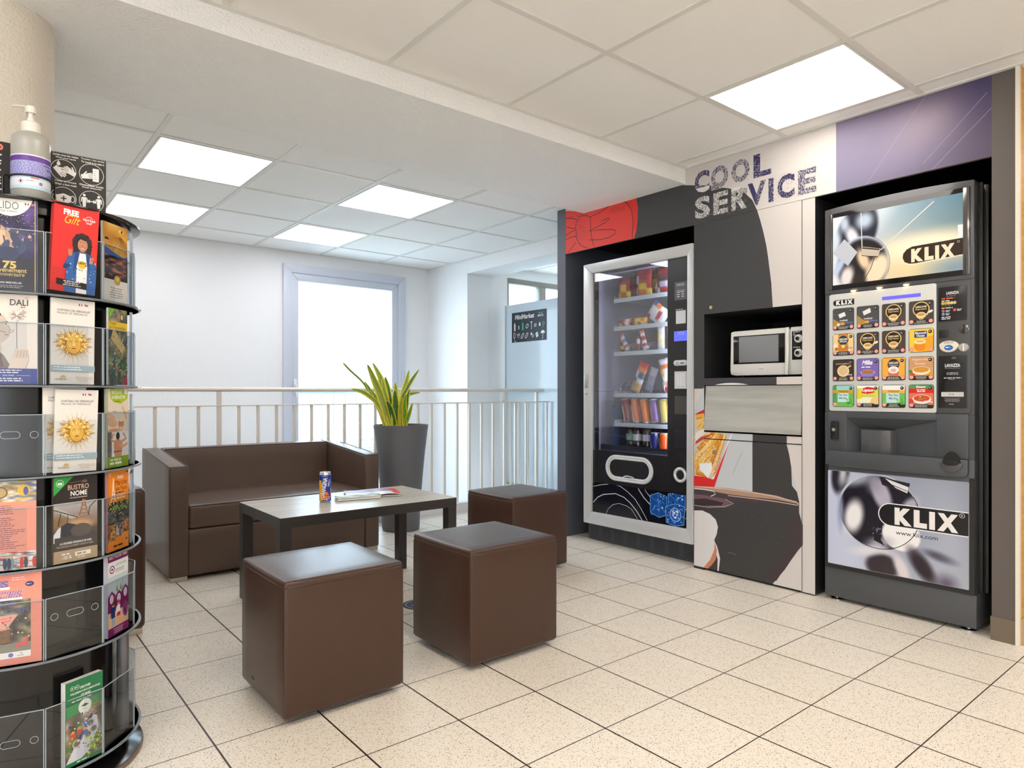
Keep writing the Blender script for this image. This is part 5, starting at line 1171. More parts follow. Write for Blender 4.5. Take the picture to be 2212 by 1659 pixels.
for x in (SX0+.01, SX1-.085):
    for y in (SY0+.008, SY1-.08):
        b = B(); b.box(x, y, 0, x+.08, y+.06, .023, .002); obj('foot', b, M_FOOT, t, world=True)
# second seat, only its side shows behind the leaflet rack
AX = .572
t = thing('armchair', 'brown armchair mostly hidden behind the leaflet rack, only its edge showing', 'armchair', (.41, 3.3, 0))
b = B(); soft_box(b, .252, 3.0, .022, AX, 3.095, .592, .02, 4, .003)
obj('arm', b, M_LEA, t, 60, world=True)
b = B(); soft_box(b, .252, 3.505, .022, AX, 3.60, .592, .02, 4, .003); obj('arm', b, M_LEA, t, 60, world=True)
b = B(); soft_box(b, .245, 3.095, .022, .345, 3.505, .62, .015, 3, .003); obj('backrest', b, M_LEA, t, 60, world=True)
b = B(); soft_box(b, .345, 3.1, .12, AX-.01, 3.5, .38, .02, 3, .005); obj('seat_cushion', b, M_LEA, t, 60, world=True)
for x in (.26, AX-.07):
    for y in (3.01, 3.53):
        b = B(); b.box(x, y, 0, x+.06, y+.05, .023, .002); obj('foot', b, M_FOOT, t, world=True)

# ------------------------------------------------------------------ low table
TX0, TX1, TY0, TY1, TZ = 1.022, 1.918, 2.722, 3.252, .455
M_TT = mat('grey_wood_top', (200, 195, 184), .3, vary=((1.6, 34, 1), (176, 170, 158)))
M_TB = mat('black_brown_laminate', (44, 40, 40), .35, bump=(200, .1, .0005))
t = thing('coffee_table', 'low rectangular table with pale wood-grain top and black legs', 'table', ((TX0+TX1)/2, (TY0+TY1)/2, 0))
b = B(); b.box(TX0, TY0, TZ-.046, TX1, TY1, TZ-.001, .001, 1); obj('apron', b, M_TB, t, None, world=True)
b = B(); b.box(TX0+.0005, TY0+.0005, TZ-.0015, TX1-.0005, TY1-.0005, TZ, 0); obj('tabletop', b, M_TT, t, None, world=True)
for x in (TX0, TX1-.05):
    for y in (TY0, TY1-.05):
        b = B(); b.box(x+.001, y+.001, 0, x+.05, y+.05, TZ-.044, .001, 1); obj('leg', b, M_TB, t, None, world=True)

# can of fizzy orange
cx_, cy_ = 1.345, 3.000
t = thing('drink_can', 'blue and orange slim drink can standing on the table', 'drink can', (cx_, cy_, TZ))
n = 32; rC, hC = .0275, .143
b = B(); b.lathe([(rC*.78, 0), (rC*.9, .002), (rC, .008), (rC, hC-.010), (rC*.88, hC-.002), (rC*.9, hC), (rC*.84, hC), (rC*.82, hC-.004)], 0, 0, n); obj('can_body', b, mat('bare_aluminium', (214, 216, 220), .25, .9), t)
p = Print(step=4e-5); C_ = 2*pi*rC; p.clip = (-C_/2, .008, C_/2, hC-.012)
p.raster(-C_/2, .008, C_/2, hC-.012, 8, 1, lambda a, c: (24, 60, 168)); p.rect(-.038, .015, -.018, .105, (250, 176, 30)); p.disc(-.022, .045, .012, (250, 176, 30), .05)
p.disc(.000, .034, .017, (244, 124, 24), .020); p.stroke([(-.016, .040), (.018, .032)], .003, (24, 60, 168)); p.rect(.030, .02, .044, .07, (244, 176, 60))
p.text('ORANGINA', -.056, .059, .042, .083, (16, 30, 90), .08, rot=1.40); p.text('ORANGINA', -.055, .060, .041, .082, (246, 246, 248), .035, rot=1.40)
p.text('ZERO', .002, .088, .036, .097, (235, 238, 246), .02, rot=1.36); p.speckle(-.018, .012, .022, .020, 30, .001, .0025, (220, 230, 246), 3); p.lines(-.018, hC-.016, .020, 1, .01, .002, (190, 210, 240)); p.rect(.016, .014, .024, .03, (150, 180, 230))
psi = math.atan2(-cy_, -cx_)
def wrap(x, y, z):
    a = psi + x/rC; r_ = rC+z; return Vector((cx_+r_*cos(a), cy_+r_*sin(a), TZ+y))
# long strips must follow the curve, so cut wide shapes first
def build_wrapped(p, name, m, parent, warp, cell=.004):
    bm = bmesh.new(); lay = None; me = bpy.data.meshes.new('w'); me.from_pydata(p.v, [], p.f)
    at = me.color_attributes.new('ink', 'FLOAT_COLOR', 'CORNER'); flat = []
    for poly, cs in zip(me.polygons, p.c):
        for c in cs: flat += list(c)
    at.data.foreach_set('color', flat); bm.from_mesh(me)
    xs = [v[0] for v in p.v]; x = min(xs)+cell
    while x < max(xs):
        bmesh.ops.bisect_plane(bm, geom=list(bm.verts)+list(bm.edges)+list(bm.faces), plane_co=(x, 0, 0), plane_no=(1, 0, 0)); x += cell
    for v in bm.verts: v.co = warp(*v.co)
    bm.to_mesh(me); bm.free(); me.materials.append(m); me.name = name; me.transform(wmat(parent).inverted())
    return link(bpy.data.objects.new(name, me), parent)
build_wrapped(p, 'can_print', M_CAN, t, lambda x, y, z: wrap(x, y, z+.0003), .0012)

# magazines on the table
t = thing('magazine', 'folded magazine with blue, pink and red cover lying on the table', 'magazine', (1.665, 3.07, TZ))
def bentsheet(name, o, du, dv, lu, lv, hfun, th, m, colfn, parent, nu=24, nv=10):
    g = []; c = []
    for side in (0, 1):
        for j in range(nv+1):
            row = []; cr = []
            for i in range(nu+1):
                a, q = i/nu, j/nv; P_ = Vector(o)+Vector(du)*lu*a+Vector(dv)*lv*q; P_.z += hfun(a, q)-(th if side else 0); row.append(P_); cr.append(colfn(a, q) if side == 0 else (236, 236, 236))
            g.append(row); c.append(cr)
    nr = nv+1; vs = [tuple(q) for r in g for q in r]; nc = nu+1; fs = []; I = lambda s, j, i: (s*nr+j)*nc+i
    for j in range(nv):
        for i in range(nu): fs.append((I(0, j, i), I(0, j, i+1), I(0, j+1, i+1), I(0, j+1, i))); fs.append((I(1, j, i), I(1, j+1, i), I(1, j+1, i+1), I(1, j, i+1)))
    for i in range(nu): fs.append((I(0, 0, i), I(1, 0, i), I(1, 0, i+1), I(0, 0, i+1))); fs.append((I(0, nv, i), I(0, nv, i+1), I(1, nv, i+1), I(1, nv, i)))
    for j in range(nv): fs.append((I(0, j, 0), I(0, j+1, 0), I(1, j+1, 0), I(1, j, 0))); fs.append((I(0, j, nu), I(1, j, nu), I(1, j+1, nu), I(0, j+1, nu)))
    me = bpy.data.meshes.new(name); me.from_pydata(vs, [], fs); at = me.color_attributes.new('ink', 'FLOAT_COLOR', 'CORNER'); cc = [rgb(*k) for r in c for k in r]; flat = []
    ne = nu*nv*2
    for k, f in enumerate(fs):
        for i in f: flat += list(cc[i] if k < ne else rgb(232, 230, 228))
    at.data.foreach_set('color', flat); me.materials.append(m); me.transform(wmat(parent).inverted())
    return link(bpy.data.objects.new(name, me), parent)
def magcol(a, q):
    if a > .86: return (222, 60, 66)
    if q < .42 and a < .86: return (236, 236, 240)
    k = noise_pic(5, [(90, 110, 160), (120, 150, 196), (200, 120, 170), (226, 110, 140), (150, 170, 210), (60, 80, 140)], 5)(a, q)
    return [k[0]*(1-a*.3)+60*a*.3*3, k[1], k[2]]
dU = Vector((.94, -.34, 0)); dV = Vector((.34, .94, 0))
bentsheet('cover', (1.470, 3.02, TZ+.008), dU, dV, .27, .19, lambda a, q: .004+.016*max(0, a-.55)*(1-a)*8*(1-q*.3), .003, M_PAPER, magcol, t)
bentsheet('pages', (1.474, 3.022, TZ+.0035), dU, dV, .262, .186, lambda a, q: .002, .003, M_PAPER, lambda a, q: (240, 240, 240), t)
t = thing('rolled_leaflet', 'narrow pale green and blue folded leaflet lying in front of the magazine', 'leaflet', (1.50, 2.96, TZ))
bentsheet('cover', (1.395, 2.965, TZ+.014), Vector((.985, -.17, 0)), Vector((.17, .985, 0)), .215, .065, lambda a, q: .007*math.sin(pi*q)+.002, .004, M_PAPER, noise_pic(9, [(226, 232, 236), (120, 160, 150), (150, 180, 190), (236, 240, 240), (70, 110, 110), (170, 200, 120)], 9), t)
bentsheet('pages', (1.395, 2.966, TZ+.0085), Vector((.985, -.17, 0)), Vector((.17, .985, 0)), .213, .063, lambda a, q: .0015, .008, M_PAPER, lambda a, q: (226, 222, 206), t)

# dark round sticker on the floor between the front stools
gx, gy = on_z(905, 1306, 0)
t = thing('floor_sticker', 'dark blue floor sticker glimpsed between the two front stools', 'sticker', (gx, gy, .0))
b = B(); b.cyl(0, 0, .0005, .075, .0015, 40); obj('disc', b, mat('navy_vinyl', (40, 46, 78), .4), t)
p = Print(); p.ring(0, 0, .062, .004, (190, 196, 214)); p.lines(-.04, .03, .04, 4, .016, .007, (190, 196, 214), centre=True); p.build('sticker_print', M_PRINT, t, (gx, gy, .002), (.77, -.63, 0), (.63, .77, 0))

# ------------------------------------------------------------------ potted plant
PX, PY = 2.436, 4.150
M_POT = mat('charcoal_planter', (104, 104, 108), .5, bump=(220, .1, .0006))
t = thing('potted_plant', 'snake plant with yellow-edged leaves in a tall grey tapering planter', 'plant', (PX, PY, 0))
b = B(); prof = [(.120, 0), (.131, .004), (.134, .02), (.137, .12), (.146, .25), (.158, .40), (.172, .55), (.190, .70), (.196, .748), (.186, .748), (.176, .66), (.02, .62)]
b.lathe(prof, 0, 0, 56); obj('planter', b, M_POT, t, 50)
b = B(); b.cyl(0, 0, .60, .172, .06, 32); obj('soil', b, mat('dark_soil', (60, 46, 36), .9, bump=(60, .8, .01)), t)
ZP = zone(7.2125, 720, 770)
def plant_pt(a, c, dy):
    """point of the leaf plane through the pot, pushed dy along the view"""
    u, v = 720+a/7.2125, 770+c/7.2125; x_, y_, z_ = _ray(u, v)
    k = (PX*FW[0]+PY*FW[1]+dy)/1.0; return Vector((x_*k, y_*k, EYE+z_*k))
leaves = [([(145, 90), (260, 215), (430, 370), (520, 490), (620, 640), (700, 780), (800, 1080)], 34, .10, 'g', .15), ([(480, 385), (560, 500), (620, 640), (720, 860), (800, 1090)], 46, .06, 'g', .5), ([(285, 508), (430, 545), (560, 620), (700, 760), (860, 1080)], 72, -.02, 'y', .7),
    ([(530, 120), (600, 280), (700, 520), (790, 780), (880, 1090)], 118, -.04, 'y', 1), ([(612, 95), (690, 240), (760, 400), (830, 700), (890, 1090)], 104, .05, 'y', 1), ([(765, 330), (790, 520), (850, 760), (910, 1090)], 84, .02, 'y', 1), ([(805, 310), (850, 480), (890, 760), (940, 1090)], 96, .07, 'g', 1),
    ([(575, 500), (660, 640), (760, 820), (860, 1090)], 80, 0, 'y', 1), ([(960, 525), (966, 640), (975, 850), (985, 1100)], 156, -.06, 'g', 1.6), ([(962, 408), (975, 560), (980, 800), (975, 1090)], 120, .05, 'y', 1.1), ([(1180, 215), (1140, 400), (1080, 640), (1010, 1090)], 92, .05, 'y', 1), ([(1338, 202), (1230, 360), (1130, 540), (1060, 700), (1010, 1090)], 62, .02, 'g', .6),
    ([(1192, 505), (1160, 620), (1130, 820), (1090, 1090)], 70, -.02, 'g', 1), ([(1355, 563), (1250, 575), (1170, 610), (1120, 760), (1090, 1090)], 54, .06, 'y', .8), ([(1235, 722), (1200, 840), (1160, 960), (1120, 1100)], 66, -.05, 'l', 1), ([(1130, 580), (1110, 760), (1115, 1100)], 74, -.06, 'l', 1), ([(1075, 640), (1050, 800), (1045, 1100)], 78, -.08, 'p', 1), ([(830, 690), (890, 820), (960, 1090)], 104, -.08, 'g', 1), ([(650, 720), (740, 880), (810, 1090)], 40, .02, 'y', .7)]
for k, (pl, wpx, dy, kind, shape) in enumerate(leaves):
    sc_ = (PX*FW[0]+PY*FW[1])/FPX/7.2125; ctrl = [plant_pt(a, c, dy*(1-i/(len(pl)-1))) for i, (a, c) in enumerate(pl)]
    base_t = Vector((PX, PY, .64)); ctrl.append(ctrl[-1]*.5+base_t*.5); ctrl[-1].z = .63
    n = 26; P_ = []
    for i in range(n+1):
        s = i/n*(len(ctrl)-1); j = min(int(s), len(ctrl)-2); f = s-j
        p0, p1, p2, p3 = ctrl[max(j-1, 0)], ctrl[j], ctrl[j+1], ctrl[min(j+2, len(ctrl)-1)]
        P_.append(.5*((2*p1)+(p2-p0)*f+(2*p0-5*p1+4*p2-p3)*f*f+(3*p1-p0-3*p2+p3)*f**3))
    grid = []; cc = []; r = random.Random(k); view = Vector((-FW[0], -FW[1], 0))
    for i, q in enumerate(P_):
        d = (P_[min(i+1, n)]-P_[max(i-1, 0)]).normalized(); side = d.cross(view).normalized(); nn = side.cross(d).normalized()
        v = i/n; wd = wpx*sc_/2*min(1, (v*2.6/shape)**.6 if v > 0 else .02)*(1-.28*max(0, v-.5)*2); row = []; cr = []
        for x in (-1, -.8, -.62, -.3, 0, .3, .62, .8, 1): 
            row.append(q+side*x*wd+nn*(x*x)*wd*.35)
            edge = abs(x) > .7; g1, g2 = ((96, 140, 60), (60, 104, 50)) if kind != 'l' else ((140, 190, 60), (96, 160, 46))
            if kind == 'p': g1, g2 = (190, 190, 70), (170, 170, 60)
            if edge: c = (236, 220, 60)
            else:
                mx = .5+.5*sin(v*70+x*3+r.random()); c = [g1[m_]*mx+g2[m_]*(1-mx) for m_ in range(3)]
                if kind == 'y': wgt = .35+.35*(v); c = [c[m_]*(1-wgt)+(216, 206, 64)[m_]*wgt for m_ in range(3)]
            cr.append(tuple(c))
        grid.append(row); cc.append(cr)
    front = grid; back = [[q-Vector((FW[0], FW[1], 0))*-.0015 for q in row] for row in grid]
    o = coloured('leaf', [[q-Vector((PX, PY, 0)) for q in row] for row in grid], cc, False, M_LEAF, t)
    so = o.modifiers.new('thickness', 'SOLIDIFY'); so.thickness = .0022; so.offset = 0
# ------------------------------------------------------------------ leaflet rack
RC = Vector((.1273, 2.1399, 0)); RR = .26
TIERS = [1.213, .997, .783, .567, .348, .070]
M_RB = mat('gloss_black_rack', (20, 20, 21), .15); M_ACR = clear('clear_acrylic', (246, 248, 250), 1.0, 0, .0); M_ACE = mat('acrylic_edge', (170, 182, 192), .2)
t = thing('leaflet_rack', 'round black leaflet rack with clear acrylic pockets on six tiers', 'leaflet rack', (RC.x, RC.y, 0))
def ring_(name, prof, m, par=t, n=64):
    b = B(); b.lathe(prof, 0, 0, n); return obj(name, b, m, par, 40)
ring_('base', [(.250, 0), (.266, .004), (.266, .016), (.235, .030), (.19, .046), (.1, .05)], M_RB)
ring_('base_rim', [(.267, .001), (.270, .004), (.270, .010), (.267, .014)], mat('brown_rim', (120, 104, 92), .4))
ring_('core', [(.205, .05), (.205, 1.405)], M_RB)
ring_('top_collar', [(.205, 1.400), (.224, 1.404), (.224, 1.428), (.1, 1.428)], M_RB)
ring_('top_plate', [(.258, 1.428), (.262, 1.430), (.262, 1.433), (.258, 1.4345), (.01, 1.4345)], M_RB)
for z in TIERS:
    ring_('tier_plate', [(.205, z-.006), (.258, z-.006), (.258, z), (.205, z)], M_RB)
    ring_('tier_lip', [(.258, z-.006), (.264, z-.004), (.264, z-.001), (.258, z)], mat('clear_lip', (120, 128, 136), .1))
ch = 2*.255*sin(R_(15))
for ti, z in enumerate(TIERS):
    hp = .145 if ti < 5 else .165
    for k in range(12):
        ph = R_(-101+30*k); n = Vector((cos(ph), sin(ph), 0)); u = Vector((-sin(ph), cos(ph), 0))
        M = Matrix(((u.x, 0, n.x, 0), (u.y, 0, n.y, 0), (0, 1, 0, 0), (0, 0, 0, 1)))
        b = B(); rF = .255*cos(R_(15)); w = ch/2-.001
        b.box(-w, z+.001, rF, w, z+hp, rF+.002, 0, rot=M); b.box(-w, z+.001, .208, -w+.0016, z+hp, rF, 0, rot=M)
        pk = obj('pocket', b, M_ACR, t, None)
        b = B(); b.box(-w, z+hp-.0012, rF-.0002, w, z+hp+.0003, rF+.0022, 0, rot=M); b.box(-w-.0003, z+.001, rF-.0003, -w+.0014, z+hp, rF+.0023, 0, rot=M); b.box(w-.0014, z+.001, rF-.0003, w+.0003, z+hp, rF+.0023, 0, rot=M)
        if (ti, k) in ((2, 0), (4, 1), (5, 0)):
            for cx_, hw in ((-.046, .008), (0, .019), (.046, .008)):
                pp = stadium(cx_, z+.098, hw, .008, 8) if hw > .008 else [(cx_+.008*cos(a*pi/8), z+.098+.008*sin(a*pi/8)) for a in range(16)]
                b.tube([M @ Vector((q[0], q[1], rF+.002)) for q in pp], .0006, 5, closed=True)
        obj('pocket_rim', b, M_ACE, pk, None)
b = B(); q = Vector((cos(R_(-24)), sin(R_(-24)), 0))*.226; b.cyl(q.x, q.y, .05, .015, .30, 20); obj('support_tube', b, mat('grey_tube', (110, 110, 114), .3, .3), t)

def leaflet(phi, z, w, h, th, art, label, cat='leaflet', ds=0.0, dz=.002, roll=0.0, lean=0.0, r=.2455, edge=(232, 230, 226), name='leaflet', group=None):
    ph = R_(phi); n = Vector((cos(ph), sin(ph), 0)); u = Vector((-sin(ph), cos(ph), 0)); v = Vector((0, 0, 1))
    v = (v*cos(lean)+n*sin(lean)).normalized(); nn = u.cross(v)
    U = u*cos(roll)+v*sin(roll); V = v*cos(roll)-u*sin(roll)
    o = RC+n*r+u*ds+Vector((0, 0, z+dz+abs(sin(roll))*w/2))
    t = thing(name, label, cat, tuple(o), 0, group)
    M = Matrix(((U.x, V.x, nn.x, o.x), (U.y, V.y, nn.y, o.y), (U.z, V.z, nn.z, o.z), (0, 0, 0, 1)))
    b = B(); k = max(1, int(th/.003)); rr = random.Random(int(z*1000)+int(phi))
    for i in range(k):
        j = rr.uniform(-.0012, .0012) if i < k-1 else 0; jz = rr.uniform(0, .002) if i < k-1 else 0
        b.box(-w/2+j, 0, -th+th/k*i, w/2+j, h-jz, -th+th/k*(i+.8), 0, rot=M)
    obj('pages', b, mat('page_edges_%d_%d_%d' % edge, edge, .6), t, None, world=True)
    p = Print(clip=(-w/2, 0, w/2, h)); art(p, w/2, h); p.build('cover', M_PAPER, t, o, U, V, off=.0002)
    return t
WT = (240, 238, 234)
def flags(p, x, y):
    for i, c in enumerate(((50, 60, 140), (240, 240, 240), (214, 50, 60))): p.rect(x+.002*i*1.3, y, x+.002*(i+1)*1.3, y+.005, c)
    p.rect(x+.013, y, x+.021, y+.005, (120, 90, 140)); p.stroke([(x+.013, y), (x+.021, y+.005)], .001, (230, 220, 226)); p.stroke([(x+.013, y+.0025), (x+.021, y+.0025)], .001, (214, 60, 70))
def a_show(p, x, h):
    r = noise_pic(2, [(50, 36, 96), (70, 50, 120), (30, 24, 64), (96, 70, 140), (24, 20, 50)], 6); p.raster(-x, 0, x, h, 40, 80, r)
    p.speckle(-x, .10, x, h-.03, 240, .0003, .0012, [(240, 226, 200), (200, 180, 220)], 3)
    p.disc(0, h+.012, .046, (238, 234, 228), .052); p.text('LIDO', -.020, h-.024, .018, h-.007, (30, 28, 30), -.01); p.text('DE PARIS', -.016, h-.031, .016, h-.027, (50, 48, 50)); flags(p, .030, h-.012)
    g = random.Random(8)
    for i in range(16):
        cx_, cy_ = g.uniform(-x+.01, x-.012), g.uniform(.085, .125); s = g.choice([(226, 178, 140), (210, 160, 126), (236, 196, 160), (60, 70, 110), (50, 56, 90)]); p.disc(cx_, cy_, .007, s, .018, rot=g.uniform(-.6, .6)); p.disc(cx_+.002, cy_+.019, .0036, (222, 176, 140)); p.stroke([(cx_, cy_+.01), (cx_+g.uniform(-.014, .014), cy_+.026)], .003, s)
    for k in range(7): p.stroke([(-.032, .118), (-.05+.006*k, .15)], .0015, (190, 140, 90))
    p.rect(-x, 0, x, .075, (28, 24, 40)); p.disc(-.002, .085, .022, (44, 52, 90), .016)
    GO = (226, 196, 110); p.text('75', -.012, .050, .014, .068, GO, .04); p.text("L'evenement", -.034, .042, .034, .053, GO, .01); p.text('Anniversaire', -.026, .033, .030, .042, GO, 0, shear=.3); p.text('PARIS MERVEILLES', -.022, .016, .024, .020, (226, 220, 214), .02); p.lines(-.032, .012, .036, 2, .004, .0018, (170, 160, 160), centre=True)
    p.stroke([(x-.004, 0), (x-.004, h)], .0015, (214, 190, 110))
def a_gift(p, x, h):
    p.rect(-x, 0, x, h, (226, 52, 50)); p.text('FREE', -.030, h-.028, .004, h-.014, (246, 244, 240), .05); p.text('Gift', -.026, h-.048, .008, h-.027, (246, 206, 60), .0, shear=.35)
    p.ring(.028, h-.030, .0085, .001, WT); p.rect(.015, h-.033, .042, h-.027, (226, 52, 50)); p.text('Hard Rock', .014, h-.033, .043, h-.027, WT, .03); p.text('CAFE', .022, h-.040, .034, h-.036, WT, .03)
    cx_ = .016; HAIR, SK = (42, 32, 36), (196, 134, 102)
    p.disc(cx_-.001, .1225, .0185, HAIR, .0205)
    for i in range(30):
        a = 2*pi*i/30; p.disc(cx_-.001+.0185*cos(a), .1225+.020*sin(a), .0036+.0008*(i % 3), HAIR if i % 2 else (58, 44, 48))
    for sx in (-1, 1):
        for k in range(5): p.disc(cx_+sx*(.0165-.0006*k), .112-.0045*k, .0052, HAIR if k % 2 else (54, 42, 46))
    p.poly([(cx_-.006, .103), (cx_+.006, .103), (cx_+.008, .090), (cx_-.008, .090)], (160, 102, 74))
    p.disc(cx_, .118, .0115, SK, .0155); p.disc(cx_+.002, .1335, .0085, HAIR, .0034, rot=-.25)
    for sx in (-1, 1): p.disc(cx_+sx*.0045, .121, .0018, (240, 236, 230), .0010); p.disc(cx_+sx*.0045, .121, .0009, (30, 20, 20)); p.stroke([(cx_+sx*.0025, .1238), (cx_+sx*.0065, .1240)], .0007, (40, 26, 24))
    p.stroke([(cx_, .120), (cx_-.001, .1155), (cx_+.001, .1152)], .0007, (140, 86, 62)); p.disc(cx_, .1105, .0048, (246, 240, 236), .0021, a0=pi, a1=2*pi); p.stroke([(cx_-.005, .1107), (cx_, .1085), (cx_+.005, .1107)], .0006, (150, 60, 60))
    DN, D2 = (54, 100, 166), (36, 74, 132)
    p.poly([(cx_-.034, .070), (cx_-.022, .096), (cx_-.008, .101), (cx_+.008, .101), (cx_+.022, .096), (cx_+.036, .064), (cx_+.034, .0), (cx_-.036, .0)], DN); p.poly([(cx_-.012, .098), (cx_+.012, .098), (cx_+.014, .0), (cx_-.010, .0)], (236, 236, 238))
    p.poly([(cx_-.016, .100), (cx_-.006, .098), (cx_-.010, .07), (cx_-.018, .05)], D2); p.poly([(cx_+.016, .100), (cx_+.008, .098), (cx_+.012, .07), (cx_+.02, .05)], D2)
    p.disc(cx_+.001, .070, .0095, (236, 186, 50)); p.text('DRIVE', cx_-.008, .071, cx_+.010, .077, (40, 36, 40), .03); p.lines(cx_-.006, .058, cx_+.007, 1, .01, .0016, (90, 90, 96))
    for sx, hx, hy in ((-1, -.028, .098), (1, .022, .086)):
        p.stroke([(cx_+sx*.030, .066), (cx_+sx*.036, .056), (cx_+hx*.9, hy-.014)], .013, DN); p.stroke([(cx_+hx*.95, hy-.010), (cx_+hx, hy)], .008, SK)
        for f in range(4): p.stroke([(cx_+hx-.004+.0024*f, hy-.002), (cx_+hx-.003+.0024*f+.001, hy+.006)], .0021, SK)
    p.speckle(cx_-.034, .01, cx_+.034, .09, 50, .0008, .002, [(230, 226, 214), (226, 190, 90), (40, 60, 110)], 5)
    p.poly([(-.038, .016), (.030, .010), (.030, .026), (-.038, .030)], (36, 34, 36)); p.lines(-.030, .0265, .022, 3, .0045, .002, (230, 228, 226), centre=True)
def a_gold(p, x, h):
    p.raster(-x, 0, x, h, 30, 50, noise_pic(12, [(226, 170, 50), (214, 150, 36), (240, 196, 96), (190, 128, 40)], 4)); g = random.Random(3)
    for i in range(40): a = .2+g.random()*2.6; p.stroke([(.020, .172), (.020-.05*cos(a), .172-.06*sin(a))], .0006, (150, 92, 30))
    p.disc(.022, .186, .010, (250, 214, 140), .005); p.disc(.024, .186, .004, (80, 50, 30)); p.poly([(-x, .14), (-.01, .128), (.03, .120), (x, .124), (x, .06), (-x, .06)], (60, 96, 170)); p.raster(-x, .056, x, .118, 24, 24, noise_pic(13, [(24, 22, 26), (36, 34, 40), (206, 120, 84), (20, 20, 24), (60, 60, 70)], 7))
    p.disc(-.036, .158, .008, (40, 30, 28), .004); p.disc(-.036, .150, .006, (200, 140, 100)); p.poly([(-.01, .10), (.012, .07), (.03, .05), (.02, .06), (.0, .085)], (214, 110, 70)); p.rect(-x, 0, x, .056, (226, 224, 218)); p.disc(.006, .056, .013, (190, 160, 60)); p.text('75', .001, .054, .011, .062, (240, 230, 190), .03); p.lines(-.03, .036, .034, 5, .006, .0022, (130, 126, 120), centre=True)
def a_white(p, x, h): p.rect(-x, 0, x, h, (226, 230, 236)); p.rect(-x, h*.45, x, h, (170, 190, 220)); p.text('PARIS', x-.05, h*.30, x-.01, h*.36, (50, 50, 60), .02)
def a_sepia(p, x, h):
    p.rect(-x, 0, x, h, (226, 216, 206)); CO, SK, HA = (150, 126, 110), (206, 188, 172), (56, 46, 42)
    p.poly([(-x, .044), (-.020, .050), (-.004, .036), (-x, .036)], CO); p.poly([(-x, .100), (-.030, .088), (-.010, .066), (.006, .036), (-x, .036)], (138, 116, 102)); p.poly([(-.030, .090), (-.016, .070), (-.010, .04), (-.022, .04)], (110, 92, 84))
    p.poly([(-.040, .10), (-.016, .10), (-.014, .074), (-.034, .082)], SK)
    p.poly([(-.046, .150), (-.030, .160), (-.010, .158), (-.004, .146), (-.002, .134), (.004, .124), (.001, .120), (.002, .112), (-.004, .104), (-.012, .096), (-.030, .098), (-.044, .118)], SK)
    p.poly([(-x, .166), (-.036, .170), (-.018, .166), (-.014, .158), (-.030, .152), (-.040, .140), (-x, .132)], HA); p.disc(-.041, .126, .005, (196, 176, 160), .009)
    for ex in (-.022, -.006): p.disc(ex, .138, .0034, (240, 236, 230), .0017); p.disc(ex, .138, .0015, (40, 30, 28)); p.stroke([(ex-.005, .143), (ex+.004, .144)], .0016, HA)
    p.stroke([(-.002, .136), (.004, .124), (-.001, .122)], .0008, (130, 108, 94)); p.stroke([(-.008, .113), (-.001, .114)], .0014, (130, 80, 74)); p.stroke([(-.006, .118), (-.012, .121), (-.030, .124)], .0008, HA); p.stroke([(.0, .118), (.006, .120), (.009, .126)], .0009, HA)
    p.stroke([(.015, .080), (.014, .145)], .0012, (120, 108, 100)); g = random.Random(4)
    for i in range(60): a = g.random()*6.28; q = g.uniform(.004, .022); p.stroke([(.014, .158), (.014+q*cos(a), .160+q*sin(a)*.8)], .0016, g.choice([(236, 230, 222), (160, 146, 136), (206, 196, 186)]))
    p.poly([(-.002, .036), (.010, .072), (.014, .082), (.030, .080), (.038, .066), (.036, .050), (.030, .036)], (214, 198, 184))
    for f in range(4): p.stroke([(.012+.006*f, .060), (.014+.006*f, .080)], .0052, (206, 188, 172)); p.stroke([(.015+.006*f, .062), (.017+.006*f, .078)], .0006, (120, 100, 90))
    p.text('DALI', .002, h-.026, .036, h-.012, (40, 38, 44), .0); p.poly([(.031, h-.010), (.035, h-.005), (.033, h-.010)], (210, 40, 50)); p.lines(.022, h-.029, .034, 1, .01, .0016, (90, 90, 90)); p.ring(-.040, h-.018, .007, .001, (110, 140, 110)); p.disc(-.040, h-.019, .004, (150, 160, 70))
    p.rect(-x, 0, x, .036, (62, 72, 140)); p.lines(-.044, .033, .034, 2, .0052, .0022, (226, 228, 240), centre=True); p.text('DALI PARIS', -.012, .0185, .010, .0215, (226, 228, 240), .01); p.stroke([(-.036, .020), (-.016, .020)], .0005, WT); p.stroke([(.014, .020), (.040, .020)], .0005, WT); p.lines(-.044, .014, .034, 2, .0050, .0024, (226, 228, 240), centre=True)
